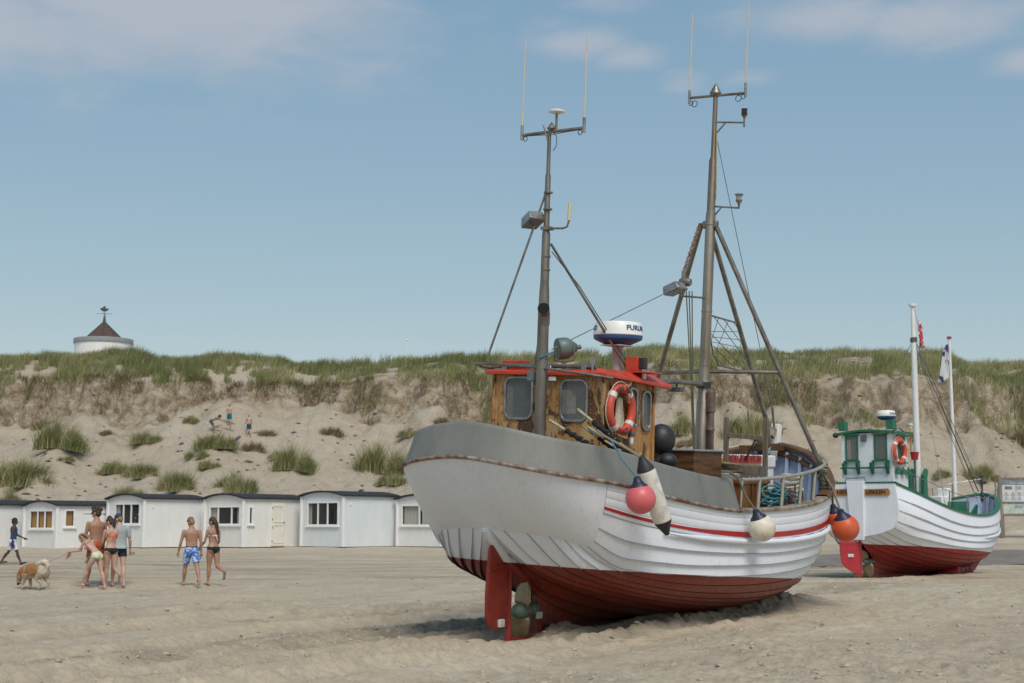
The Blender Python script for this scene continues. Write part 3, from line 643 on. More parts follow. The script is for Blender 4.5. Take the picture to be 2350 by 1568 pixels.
def mat_varnish():
    m, N, L, b = nodes('peeling_varnish'); v = tcoord(N, L, (1, 1, .45)); vg = tcoord(N, L, (9, 9, .7)); vp = tcoord(N, L)
    n1 = tnoise(N, L, v, 2.1, 6, .62, 1.3); n2 = tnoise(N, L, vg, 4, 6, .65, .4); n3 = tnoise(N, L, v, 4.2, 6, .7, .6)
    c = ramp(N, L, n2, [(.3, (.27, .125, .034)), (.5, (.40, .20, .064)), (.72, (.52, .31, .12))])
    f = maprange(N, L, n1, .50, .525, 0, 1)
    c = mixc(N, L, f, c, ramp(N, L, n2, [(.3, (.07, .028, .011)), (.7, (.15, .064, .022))]))
    c = mixc(N, L, maprange(N, L, n3, .55, .57, 0, .8), c, (.50, .33, .15))
    c = mixc(N, L, maprange(N, L, n3, .345, .325, 0, .8), c, (.02, .012, .008))
    L.new(c, b.inputs['Base Color']); L.new(maprange(N, L, n3, .3, .65, .28, .75), b.inputs['Roughness'])
    bump(N, L, b, n2, .35, .006, bump(N, L, b, n1, .4, .02)); return m
M_VARN = mat_varnish()
def mat_glass(name, tint=(.17, .185, .19), alpha=.58):
    m, N, L, b = nodes(name); b.inputs['Base Color'].default_value = (*tint, 1); b.inputs['Roughness'].default_value = .06
    b.inputs['Specular IOR Level'].default_value = .8; b.inputs['Alpha'].default_value = alpha; return m
M_GLASS = mat_glass('window_glass')
boat = empty('fishing_boat', BM, 'large white and rust red clinker fishing boat with brown wooden wheelhouse', 'fishing boat')

def sb(p, s): return (p[0], -p[1]*s, p[2])          # s=+1 starboard, -1 port
def build_hull1():
    # stern panel: ruled between the tuck edge and the sheer
    top = stern_outline(44); n = len(top)-1; tt = np.linspace(.33, .70, 60); es = np.array([H1.line(t)[0] for t in np.linspace(.70, 1, 13)])
    edge = np.array([H1.line(t)[0] for t in tt]); ey = edge[:, 1]; P = []
    for j in range(13):
        v = j/12; row = []
        for k in range(n+1):
            f = -1+2*k/n; a = abs(f); i = a*(len(edge)-1); i0 = int(min(i, len(edge)-2)); e = edge[i0]+(edge[i0+1]-edge[i0])*(i-i0)
            bot = np.array([e[0], (-1 if f > 0 else 1)*e[1], e[2]])
            sg = -1 if f > 0 else 1; rs = es[0]+(es[-1]-es[0])*v; dl = (es[j]-rs)*np.array([1, sg, 1])
            p = bot+(top[k]-bot)*v+dl*a**3+4*v*(1-v)*np.array([-.06, 0, -.02])*(1-a**2)
            p = p+np.array([-.012+.010*a**6, sg*.006*a**4, -.006*(1-v)]); row.append(p)
        P.append(row)
    b = MB(); b.grid(P); hull = b.build('hull', M_HULL1, boat); tag(hull, 'smooth white painted rounded stern')
    bounds = .86*np.linspace(0, 1, 14)**.74; LAP = .009; M_LAP_SHADE = mat_lap_shade()
    for s in (1, -1):
        for i in range(13):
            b = MB(); b.grid(H1.strake(bounds[i], bounds[i+1], LAP if i else 0, .040, s)); b.build('strake', M_HULL1, hull, angle=50)
            if i: b = MB(); b.grid(lap_shade_strip(H1, bounds[i]-LAP, .040, s)); b.build('lap_shade', M_LAP_SHADE, hull)
            # rivet heads along the lap
            if s == 1:
                ln = H1.line(bounds[i]+.012); nm = H1.normals(bounds[i]+.012); r = MB(); d = np.concatenate([[0], np.cumsum(np.linalg.norm(np.diff(ln, axis=0), axis=1))])
                for q in np.arange(.35, d[-1]-.3, .26):
                    k = np.searchsorted(d, q)-1; g = (q-d[k])/(d[k+1]-d[k]); p = ln[k]+(ln[k+1]-ln[k])*g+nm[k]*.031
                    r.sphere((p[0], -p[1], p[2]), .007, 6, 4)
                tag(r.build('rivet_row', M_HULL1, hull), None, None, None, 'stuff')
        tb = np.linspace(.862, 1, 5)
        for i in range(4):
            rows = []
            for t in (tb[i]+.0005, tb[i]+.0025, tb[i+1]-.0025, tb[i+1]-.0005):
                d = .0115 if t in (tb[i]+.0005, tb[i+1]-.0005) else .014
                rows.append([sb(p, s) for p in (H1.line(t)+H1.normals(t)*d)])
            b = MB(); b.grid(rows); b.build('plank', M_HULL1, hull, angle=60)
        b = MB(); b.grid([[sb(p, s) for p in H1.line(t)-H1.normals(t)*.012] for t in (.855, .93, 1)]); b.build('plank_backing', M_HULL1, hull)
        # inner skin of the bow with frames, in pale blue
        lo, hi = 26, H1.nu
        rows = [[sb(p, s) for p in (H1.line(t)-H1.normals(t)*.09)[lo:]] for t in (.86, .92, .985)]
        b = MB(); b.grid(rows); inner = b.build('inner_planking', M_BLUEW, boat)
        for k in range(lo+2, hi-2, 4):
            q = [Vector(sb((H1.line(t)-H1.normals(t)*.12)[k], s)) for t in (.86, .985)]; b = MB(); b.beam(q[0], q[1], .07, .07, (1, 0, 0)); b.build('frame', M_BLUEW, inner, bevel=.006)
        b = MB(); ln = H1.line(.972); nm = H1.normals(.972); pts = [sb(p, s) for p in (ln-nm*.12)[lo:-1]]
        b.tube(pts, .05, 6); b.build('inner_stringer', M_BROWN, inner)
        # cap rail forward of the plate bulwark, in two scarfed lengths
        L_ = H1.line(1.0); i0 = int(np.argmax(L_[:, 0] > 3.1))
        for a, e, m in ((i0, i0+20, M_CAP), (i0+20, H1.nu-1, M_BROWN)):
            rows = []
            pts = L_[a:e+1]; tg = np.gradient(pts, axis=0); tg[:, 2] = 0; tg /= np.linalg.norm(tg, axis=1)[:, None]
            nrm = np.stack([-tg[:, 1], tg[:, 0], 0*tg[:, 0]], 1); nrm *= np.sign(nrm[0, 1]) or 1
            nrm = np.where((nrm*pts).sum(1)[:, None]*0+nrm[:, 1:2] < -.2, -nrm, nrm)
            up = .07 if m is M_BROWN else .045
            for o_, z_ in ((.045, -.012), (.05, up*.6), (.02, up), (-.15, up), (-.17, up*.6), (-.17, -.012)):
                rows.append([sb(p+q*o_+np.array([0, 0, z_]), s) for p, q in zip(pts, nrm)])
            rows.append(rows[0]); b = MB(); b.grid(rows); b.build('cap_rail', m, boat, angle=30)
        # belt: red stripe board and the white rubbing strake below it
        for t, t2, o_, m, nm_, x0, x1 in ((.866, .905, .02, M_RED2, 'red_stripe', -9, 9), (.842, .864, .0, M_HULL1, 'rubbing_strake', 1.05, 9)):
            a, c = H1.line(t), H1.line(t2); na = H1.normals((t+t2)/2); k = a[:, 0] > x0
            if nm_ == 'rubbing_strake':
                pts = [sb(p, s) for p in ((a+c)/2+na*.05)[k]]; rr = [.012+.033*min(1, j/6) for j in range(len(pts))]; b = MB(); b.tube(pts, rr, 10)
            else:
                b = MB(); f = np.clip((a[:, 0]+.1)/3, .55, 1)[:, None]; mid = (a+c)/2; hh = (c-a)/2*f*.62
                b.grid([[sb(p, s) for p in q[k]] for q in (mid-hh-na*.0, mid-hh+na*o_, mid+hh+na*o_, mid+hh)])
            b.build(nm_, m, hull, angle=50)
    # scuppers: dark slots between stripe and rubbing strake
    b = MB(); ln = H1.line(.862); nm = H1.normals(.862)
    for k in range(14, 60, 4): p = ln[k]+nm[k]*.018; q = ln[k+2]+nm[k+2]*.018; b.beam(sb(p, 1), sb(q, 1), .012, .02)
    tag(b.build('scupper_slots', M_BLACK, hull), None, None, None, 'stuff')
    # deck
    L_ = H1.line(1.0); b = MB(); rows = []
    for p in L_[1:-3:2]: rows.append([(p[0], q*p[1]*.93, 1.78+.03*(1-q*q)) for q in np.linspace(-1, 1, 7)])
    rows.insert(0, [(-.35, q*.8, 1.78) for q in np.linspace(-1, 1, 7)]); b.grid(rows); b.build('deck', pm('deck_paint', (.22, .24, .23), (.15, .15, .14), 4, .7), boat)
    # keel and deadwood
    b = MB(); poly = [(.66, -.02), (.64, .80), (.48, .90), (.75, .95), (1.2, .62), (2.2, .30), (4.5, .18), (7.5, .18), (7.95, .27), (8.2, .46), (8.6, 1.4), (8.95, 2.95), (9.02, 2.9), (8.7, 1.3), (8.36, .42), (8.1, .14), (7.7, -.03)]
    b.prism(poly, (0, 0, 0), (1, 0, 0), (0, 0, 1), (0, -1, 0), .11); keel = b.build('keel', M_HULL1, boat, smooth=False)
    b = MB(); b.box((.70, 0, .42), (.07, .17, .86)); b.build('stern_post', M_RUDR, keel, bevel=.01)
    b = MB(); b.beam((.66, 0, .03), (-.12, 0, .03), .13, .07); b.build('heel_bar', M_RUDR, keel, bevel=.01)
    b = MB(); [b.sphere((.69, -.09, z_), .014, 8, 5) for z_ in (.15, .28, .45, .6, .74)]; tag(b.build('post_bolts', M_RUDR, keel), None, None, None, 'stuff')
    b = MB(); b.tube([(.70, 0, .70), (.5, 0, .83), (.3, 0, .93), (-.12, 0, 1.18), (-.62, 0, 1.62)], [.10, .10, .095, .085, .06], 10); b.build('counter_timber', M_HULL1, keel)
    # stem head post
    b = MB(); b.beam((8.74, 0, 2.6), (8.80, 0, 3.30), .16, .16, (1, 0, 0)); stem = b.build('stem_head', M_WHITE, boat, bevel=.01)
    b = MB(); b.beam((8.55, 0, 3.05), (8.66, 0, 3.22), .12, .12, (1, 0, 0)); b.beam((8.52, .1, 3.0), (8.52, .1, 3.2), .05, .06, (1, 0, 0)); b.build('chock', M_CAP, stem, bevel=.01)
    b = MB(); b.beam((8.5, -.28, 2.86), (8.5, .28, 2.86), .16, .14); b.beam((8.2, .38, 2.2), (8.2, .38, 2.88), .16, .14, (1, 0, 0)); b.build('breast_hook', M_BROWN, boat, bevel=.012)
    b = MB(); b.tube([(8.2, .62, 2.6), (8.2, .14, 2.6)], .022, 8); b.build('belaying_pin', M_TUBE, boat)
build_hull1()

def bulwark_path():
    so = stern_outline(44); L_ = H1.line(1.0); k = int(np.argmax(L_[:, 0] > 3.13))
    st = [np.array([p[0], -p[1], p[2]]) for p in L_[1:k+1]]; pt = [np.array([p[0], p[1], p[2]]) for p in L_[1:k+1]][::-1]
    return pt+so+st
def build_bulwark():
    pts = np.array(bulwark_path()); pts[:, 2] += 0
    for _ in range(3): pts[1:-1] = (pts[:-2]+2*pts[1:-1]+pts[2:])/4
    tg = np.gradient(pts, axis=0); tg[:, 2] = 0; tg /= np.linalg.norm(tg, axis=1)[:, None]; nrm = np.stack([tg[:, 1], -tg[:, 0], 0*tg[:, 0]], 1)
    if (nrm[len(nrm)//2] @ np.array([-1, 0, 0])) < 0: nrm = -nrm
    up = np.array([0, 0, 1.0]); n = len(pts); h = np.full(n, .49); rows = []
    prof = [(.0, .012), (-.012, .05), (-.042, .15), (-.085, .28), (-.125, .42), (-.137, .465), (-.150, .475), (-.175, .475), (-.183, .465), (-.15, .40), (-.09, .20), (-.05, .012)]
    for o_, z_ in prof: rows.append(pts+nrm*o_+up*z_)
    b = MB(); b.grid([list(map(tuple, r)) for r in rows]+[list(map(tuple, rows[0]))]); o = b.build('bulwark', M_ALU, boat, angle=50)
    tag(o, 'dull grey metal bulwark wrapping the stern')
    # closed forward ends
    for k in (0, n-1):
        e = MB(); e.add([tuple(r[k]) for r in rows], [tuple(range(len(rows)))]); e.build('end_plate', M_ALU, o, smooth=False)
    # welded vertical seams
    for k in (n-7, n-16, 9):
        s_ = MB(); s_.tube([tuple(r[k]+nrm[k]*.002) for r in rows[1:6]], .006, 5); s_.build('weld_seam', M_ALU, o)
    # rusty strip between bulwark and hull
    b = MB(); pp = pts+nrm*.030; a = [tuple(p) for p in pp]; b.tube(a, .028, 8); b.build('rusty_strip', M_RUST, boat)
build_bulwark()

def build_rudder():
    b = MB(); poly = [(-.03, 1.18), (-.16, 1.22), (-.34, 1.34), (-.42, 1.385), (-.47, 1.385), (-.505, 1.34), (-.535, 1.1), (-.56, .73), (-.55, .42), (-.51, .31), (-.44, .24), (-.34, .215), (-.14, .215), (-.03, .22)]
    b.prism(poly, (0, 0, 0), (1, 0, 0), (0, 0, 1), (0, -1, 0), .05); r = b.build('rudder', M_RUDR, boat, smooth=False, bevel=.012); tag(r, 'dark red painted rudder blade')
    b = MB(); b.lathe([(.055, -.06), (.06, .0), (.052, .05), (.05, .2), (.04, .24), (.036, .30), (.036, 1.08), (.062, 1.1), (.062, 1.24), (.075, 1.26), (.075, 1.3), (.05, 1.31), (.05, 1.5)], (0, 0, .0), (0, 0, 1), 16); b.build('rudder_stock', M_RUDR, r)
    b = MB(); b.hexa([(-.12, -.09, 1.32), (.10, -.09, 1.32), (.10, .09, 1.32), (-.12, .09, 1.32), (-.2, -.12, 1.46), (.12, -.12, 1.44), (.12, .12, 1.44), (-.2, .12, 1.46)]); b.build('stock_collar', M_WHITE, r, smooth=False, bevel=.006)
    b = MB(); b.beam((-.46, -.03, 1.06), (.06, -.045, 1.12), .02, .04); b.beam((-.46, .03, 1.06), (.06, .045, 1.12), .02, .04); b.build('rudder_strap', M_RUDR, r, bevel=.004)
    b = MB(); b.hexa([(.02, -.06, 1.16), (.36, -.06, 1.0), (.36, .06, 1.0), (.02, .06, 1.16), (.02, -.06, 1.26), (.36, -.06, 1.06), (.36, .06, 1.06), (.02, .06, 1.26)]); b.build('tiller_arm', M_RUDR, r, smooth=False, bevel=.006)
    b = MB(); b.box((-.23, -.035, .30), (.13, .05, .11)); b.build('zinc_anode', pm('zinc', (.62, .61, .58), (.48, .47, .45), 9, .8, 0, .6, 30), r, bevel=.012)
    b = MB(); b.box((.62, -.10, .35), (.12, .05, .10)); b.build('zinc_anode', MATS['zinc'], r, bevel=.012)
    # propeller
    e = MB(); e.lathe([(.0, -.16), (.045, -.15), (.10, -.10), (.115, -.03), (.11, .05), (.075, .07), (.075, .10), (.095, .12), (.095, .17), (.08, .18), (.08, .22), (.1, .24), (.1, .34), (.06, .36)], (.30, 0, .43), (1, 0, 0), 20); hub = e.build('propeller', M_VERDI, boat); tag(hub, 'verdigris green propeller hub')
    for a0 in (R(8), R(188)):
        P = []; n = 9
        for i in range(n):
            f = i/(n-1); rr = .08+.36*f; w = .155*(sin(pi*min(1, (.22+.78*f)**.8))**.55 if f < .995 else .12)+.015; tw = R(58-30*f); row = []
            for j in range(7):
                q = -1+j/3; cx = sin(tw)*q*w*-.35; cy = q*w*cos(tw*.4)
                ca, sa = cos(a0), sin(a0); row.append((.29+cx+.03*f, -(sa*rr+ca*cy*1.0), .43+ca*rr-sa*cy))
            P.append(row)
        b = MB(); b.grid(P); o = b.build('blade', M_BRONZE, hub); so = o.modifiers.new('s', 'SOLIDIFY'); so.thickness = .016; so.offset = 0
build_rudder()

# ---- wheelhouse
WX0, WX1, WY0, WY1, WZ0, WZ1 = .98, 2.42, -.87, 1.06, 1.78, 3.84
def window(parent, c, u, v, n, w, h, r, fr, m_frame, depth=.035, glass=None, rivets=True):
    c, u, v, n = map(Vector, (c, u, v, n))
    b = MB(); b.ring(rrect(w, h, r), rrect(w-2*fr, h-2*fr, max(r-fr*.7, .02)), c-n*.01, u, v, n, depth); f = b.build('window_frame', m_frame, parent, bevel=.005)
    b = MB(); b.add([c+u*p[0]+v*p[1]+n*.006 for p in rrect(w-2*fr+.01, h-2*fr+.01, max(r-fr*.7, .02))], [tuple(range(24))]); b.build('pane', glass or M_GLASS, parent, smooth=False)
    if rivets:
        b = MB(); pts = rrect(w+.09, h+.09, r+.03, 3); L_ = 0; per = []
        for i in range(len(pts)):
            a, q = Vector((*pts[i], 0)), Vector((*pts[(i+1) % len(pts)], 0)); per.append((L_, a, q)); L_ += (q-a).length
        k = 18
        for i in range(k):
            d = L_*i/k; s0, a, q = [t for t in per if t[0] <= d][-1]; p = a+(q-a).normalized()*(d-s0); b.sphere(c+u*p.x+v*p.y+n*.006, .011, 8, 5)
        tag(b.build('rivets', M_STEEL, parent), None, None, None, 'stuff')
def wall_with_holes(b, o, u, v, n, w, h, holes, th):
    # rectangular wall w x h at o, rounded holes (cx,cy,w,h,r) cut as rings inside cells split vertically
    o, u, v, n = map(Vector, (o, u, v, n)); xs = [0]
    hs = sorted(holes); cuts = [0]+[(hs[i][0]+hs[i+1][0])/2 for i in range(len(hs)-1)]+[w]
    if not hs: b.prism([(0, 0), (w, 0), (w, h), (0, h)], o, u, v, n, th); return
    for (cx, cy, ww, hh, r), a, e in zip(hs, cuts[:-1], cuts[1:]):
        ins = rrect(ww, hh, r); out = []
        for p in ins:
            dx, dy = p[0], p[1]; k = 1e9
            if dx > 1e-6: k = min(k, (e-cx)/dx)
            if dx < -1e-6: k = min(k, (a-cx)/dx)
            if dy > 1e-6: k = min(k, (h-cy)/dy)
            if dy < -1e-6: k = min(k, -cy/dy)
            out.append((cx+dx*k, cy+dy*k))
        ins = [(cx+p[0], cy+p[1]) for p in ins]
        # corners of the cell that lie between two neighbouring rays
        N_ = len(ins); cor = [(e, 0), (e, h), (a, h), (a, 0)]; W_ = e-a
        def peri(p):
            if abs(p[0]-e) < 1e-6: return p[1]
            if abs(p[1]-h) < 1e-6: return h+(e-p[0])
            if abs(p[0]-a) < 1e-6: return h+W_+(h-p[1])
            return 2*h+W_+(p[0]-a)
        Lp = 2*(h+W_); cs = [0, h, h+W_, 2*h+W_]; fs = []; vs = [o+u*p[0]+v*p[1] for p in ins+out+cor]
        for i in range(N_):
            j = (i+1) % N_; s0, s1 = peri(out[i]), peri(out[j]); s1 = s1+Lp if s1 < s0-1e-9 else s1
            mid = [(c_+q*Lp, k_) for k_, c_ in enumerate(cs) for q in (0, 1) if s0+1e-7 < c_+q*Lp < s1-1e-7]
            fs.append((i, j, N_+j)+tuple(2*N_+k_ for _, k_ in sorted(mid, reverse=True))+(N_+i,))
        b.add(vs, fs); b.add([p-n*th for p in vs], [f[::-1] for f in fs])
        k = len(ins); rim = [o+u*p[0]+v*p[1] for p in ins]; b.add(rim+[p-n*th for p in rim], [(i, (i+1) % k, k+(i+1) % k, k+i) for i in range(k)])
def build_wheelhouse():
    b = MB(); H = WZ1-WZ0; W = WY1-WY0; Lx = WX1-WX0
    aft = [(.61, 3.475, .50, .62), (-.37, 3.445, .46, .60)]
    wall_with_holes(b, (WX0, WY1, WZ0), (0, -1, 0), (0, 0, 1), (-1, 0, 0), W, H, [(WY1-y, z-WZ0, w, h, .12) for y, z, w, h in aft], .04)
    side = [(1.78, 3.36, .25, .60), (2.19, 3.34, .24, .58)]
    wall_with_holes(b, (WX0, WY0, WZ0), (1, 0, 0), (0, 0, 1), (0, -1, 0), Lx, H, [(x-WX0, z-WZ0, w, h, .10) for x, z, w, h in side], .04)
    wall_with_holes(b, (WX1, WY1, WZ0), (-1, 0, 0), (0, 0, 1), (0, 1, 0), Lx, H, [(WX1-1.35, 1.6, .4, .6, .1), (WX1-2.05, 1.6, .4, .6, .1)], .04)
    wall_with_holes(b, (WX1, WY0, WZ0), (0, 1, 0), (0, 0, 1), (1, 0, 0), W, H, [(.35, 1.6, .45, .6, .1), (.95, 1.6, .5, .6, .1), (1.58, 1.6, .45, .6, .1)], .04)
    wh = b.build('wheelhouse', M_VARN, boat, smooth=False); tag(wh, 'wheelhouse of peeling varnished brown wood')
    for y, z, w, h in aft: window(wh, (WX0, y, z), (0, -1, 0), (0, 0, 1), (-1, 0, 0), w+.03, h+.03, .13, .035, M_STEEL)
    for x, z, w, h in side: window(wh, (x, WY0, z), (1, 0, 0), (0, 0, 1), (0, -1, 0), w+.03, h+.03, .11, .035, M_STEEL, .05)
    for x in (1.35, 2.05): window(wh, (x, WY1, WZ0+1.6), (-1, 0, 0), (0, 0, 1), (0, 1, 0), .43, .63, .11, .035, M_STEEL, rivets=False)
    for y in (WY0+.35, WY0+.95, WY0+1.58): window(wh, (WX1, y, WZ0+1.6), (0, 1, 0), (0, 0, 1), (1, 0, 0), .47, .63, .11, .035, M_STEEL, rivets=False)
    # corner boards and joint cover
    for x, y in ((WX0-.004, WY0-.004), (WX0-.004, WY1+.004), (WX1+.004, WY0-.004)):
        b = MB(); b.box((x, y, (WZ0+WZ1)/2), (.05, .05, WZ1-WZ0-.02)); b.build('corner_board', M_VARN, wh, bevel=.006)
    b = MB(); [b.sphere((WX0-.032, WY0+.01, WZ0+.6+.055*k), .007, 6, 4) for k in range(26)]; tag(b.build('rivets', M_STEEL, wh), None, None, None, 'stuff')
    b = MB(); b.box((1.9, WY0-.06, 2.55), (1.0, .10, .03)); b.build('side_ledge', M_VARN, wh, bevel=.005)
    # inside: console, bulkhead, wheel
    gi = pm('cabin_grey', (.42, .43, .43), (.35, .36, .36), 2, .6); gd = pm('cabin_dark', (.06, .065, .07), (.1, .1, .1), 3, .6)
    b = MB(); b.box((1.30, .74, 3.35), (.18, .28, .9)); b.build('instrument_rack', gd, wh)
    b = MB(); [b.box((1.205, .74+dy, 3.1+dz*.085), (.02, .075, .03)) for dz in range(7) for dy in (-.09, 0, .09)]; tag(b.build('switch_row', M_BLACK, wh), None, None, None, 'stuff')
    b = MB(); b.box((2.1, .05, 3.02), (.5, 1.6, .5)); b.box((2.3, -.45, 3.4), (.06, .42, .45)); b.build('console', gi, wh)
    b = MB(); b.torus((1.8, -.5, 3.22), .16, .014, (1, 0, .3), 24, 6); b.tube([(1.8, -.34, 3.22), (1.8, -.66, 3.22)], .01, 6); b.tube([(1.75, -.5, 3.38), (1.85, -.5, 3.06)], .01, 6); b.build('steering_wheel', M_BLACK, wh)
    b = MB(); b.tube([(1.02, -.22, 3.70), (1.02, -.28, 3.60), (1.02, -.34, 3.55), (1.02, -.42, 3.57)], .012, 6); b.torus((1.02, -.36, 3.56), .035, .010, (1, 0, 0), 14, 5); b.build('wiper', M_BLACK, wh)
    # roof
    ov = .11; zb = WZ1-.05; zt = WZ1+.07
    lo = [(WX0-.10, WY1+ov, zb+.04), (WX0-.10, WY0-ov, zb), (WX1+.30, WY0-ov-.05, zb-.10), (WX1+.30, WY1+ov, zb-.02)]
    lo2 = [(p[0], p[1], p[2]+.055) for p in lo]
    hi = [(WX0+.0, WY1, zt), (WX0+.0, WY0+.05, zt), (WX1+.12, WY0+.10, zt), (WX1+.12, WY1, zt)]
    lo3 = [(lo2[0][0], lo2[0][1], lo2[0][2]), (lo2[1][0], lo2[1][1], lo2[1][2]), (lo2[2][0], lo2[2][1], lo2[2][2]), (lo2[3][0], lo2[3][1], lo2[3][2])]
    b = MB(); b.add(lo+lo3+hi, [(3, 2, 1, 0)]+[(i, (i+1) % 4, 4+(i+1) % 4, 4+i) for i in range(4)]+[(4+i, 4+(i+1) % 4, 8+(i+1) % 4, 8+i) for i in range(4)]+[(8, 9, 10, 11)])
    roof = b.build('roof', M_REDP, boat, smooth=False, bevel=.012); tag(roof, 'bright red painted wheelhouse roof')
    b = MB(); b.box((1.15, .80, zt+.06), (.20, .40, .15)); b.build('light_board', M_REDP, roof, bevel=.008)
    b = MB(); b.box((1.95, -.80, zt+.12), (.16, .20, .22)); b.build('light_board', M_REDP, roof, bevel=.008)
    b = MB(); b.box((1.98, -.94, zt+.13), (.12, .09, .17)); b.build('side_lamp', M_BLACK, roof, bevel=.008)
    b = MB(); b.box((2.05, -.90, zt-.005), (.50, .36, .022)); b.build('light_shelf', M_REDP, roof, bevel=.004)
    b = MB(); b.lathe([(.035, 0), (.035, -.07), (.02, -.09), (0, -.1)], (1.98, -.96, zt-.02)); b.build('bulb', M_WHITE, roof)
    # tube along the roof's after edge, loop handrail
    b = MB(); b.tube([(WX0-.02, WY1+.05, zt+.05), (WX0-.02, WY0+.12, zt+.03)], .034, 10); b.build('roof_tube', M_TUBE, roof)
    for y in (.86, .1, -.55):
        b = MB(); b.box((WX0-.03, y, zt+.0), (.05, .09, .09)); b.build('tube_bracket', M_STEEL, roof, bevel=.005)
    pts = []
    for k in range(40):
        f = k/39
        if f < .2: a = f/.2; pts.append((WX0+.50-.55*a, WY1+.16+.12*a, zb+.12+.05*a))
        elif f < .35: a = (f-.2)/.15; pts.append((WX0-.05-.18*sin(a*pi/2), WY1+.28-.1*a*a, zb+.19))
        else: a = (f-.35)/.65; pts.append((WX0-.23-.10*sin(a*pi)+.12*a**3, WY1+.18-(WY1+.18-WY0+.22)*a, zb+.19-.22*a**1.6))
    b = MB(); b.tube(pts, .021, 8); b.build('handrail_loop', M_TUBE, roof)
    b = MB(); b.box((WX0-.07, -.72, zt+.02), (.02, .03, .22)); b.prism([(-.06, 0), (.06, 0), (.02, -.14), (-.02, -.14)], (WX0-.07, -.72, zt+.16), (0, -1, 0), (0, 0, 1), (-1, 0, 0), .012); b.build('stay_plate', M_STEEL, roof)
    b = MB(); b.box((1.3, .95, 0), (0.001, .001, .001))
    # work lamps on the after wall
    b = MB(); b.box((WX0-.08, .33, 3.80), (.10, .13, .16)); b.build('deck_lamp', pm('lamp_green', (.13, .19, .18), (.2, .24, .22), 8, .5), wh, bevel=.015)
    b = MB(); b.box((WX0-.05, -.02, 3.76), (.06, .12, .07)); b.build('junction_box', M_WHITE, wh, bevel=.01)
    b = MB(); b.tube([(WX0-.05, .02, 3.95), (WX0-.07, .03, 3.86), (WX0-.05, -.01, 3.79)], .01, 6); b.tube([(WX0-.09, .30, 3.73), (WX0-.09, .31, 3.66), (WX0-.03, .31, 3.64)], .008, 6); b.build('cable', M_WHITE, wh)
    b = MB(); b.tube([(1.62, WY0-.05, 3.80), (1.60, WY0-.09, 3.72), (1.55, WY0-.03, 3.64)], .011, 6); b.box((1.53, WY0-.03, 3.62), (.06, .05, .07)); b.build('cable', M_WHITE, wh)
    # search light
    e = MB(); ax = Vector((.75, -.55, .12)); c = Vector((1.35, .06, zt+.33)); e.lathe([(.0, -.13), (.15, -.12), (.165, -.10), (.165, .0), (.155, .06), (.06, .19), (.035, .20), (.035, .26), (.015, .27), (0, .28)], c, -ax*-1, 22)
    sl = e.build('search_light', pm('search_light_paint', (.11, .155, .15), (.155, .19, .175), 5, .5, .2), roof)
    e = MB(); e.tube([c+Vector((0, .17, 0)), c+Vector((0, .18, -.18)), c+Vector((0, 0, -.22)), c+Vector((0, -.18, -.18)), c+Vector((0, -.17, 0))], .012, 6); e.lathe([(.03, 0), (.03, -.14)], c+Vector((0, 0, -.2))); e.build('bracket', M_TUBE, sl)
    # radar
    rc = Vector((2.0, -.48, 0)); b = MB(); b.lathe([(.085, zt-.02), (.085, zt+.38), (.12, zt+.40)], rc, (0, 0, 1), 20); ra = b.build('radar', pm('grey_post', (.42, .40, .37), (.34, .32, .29), 4, .5), boat); tag(ra, 'white radar dome with blue base on a grey post')
    b = MB(); b.box((2.0, -.48, zt+.405), (.44, .36, .015)); b.build('mount_plate', M_WHITE, ra)
    b = MB(); b.lathe([(.12, zt+.41), (.2, zt+.42), (.33, zt+.48), (.365, zt+.50), (.375, zt+.535), (.37, zt+.555)], rc, (0, 0, 1), 36); b.build('base_ring', pm('radar_blue', (.02, .07, .20), (.03, .08, .2), 3, .4), ra)
    b = MB(); b.lathe([(.375, zt+.555), (.38, zt+.565), (.372, zt+.60), (.355, zt+.735), (.34, zt+.755), (.25, zt+.768), (0, zt+.775)], rc, (0, 0, 1), 40); b.build('dome', pm('radar_white', (.8, .79, .76), (.74, .73, .7), 3, .4), ra)
    v, f = text_vf('FURUNO', .105, .0015, .003, .02); inv = BM.inverted()
    camdir = (inv @ Vector((0, 0, 1.6)))-Vector((2, -.48, 4.5)); ca = atan2(camdir.y, camdir.x)
    for off in (R(58), R(-98)):
        b = MB(); vs = []
        for p in v:
            zz_ = zt+.66+p.y; rr = .372-.017*(p.y+.06)/.135+.003; th = ca+off+p.x*1.15/.367; vs.append((rc.x+(rr+p.z)*cos(th), rc.y+(rr+p.z)*sin(th), zz_))
        b.add(vs, f); b.build('lettering', MATS['radar_blue'], ra, smooth=False)
    b = MB(); b.beam((1.0, 0, zt+.0), (1.0, .0, zt+.0), .01, .01)
build_wheelhouse()

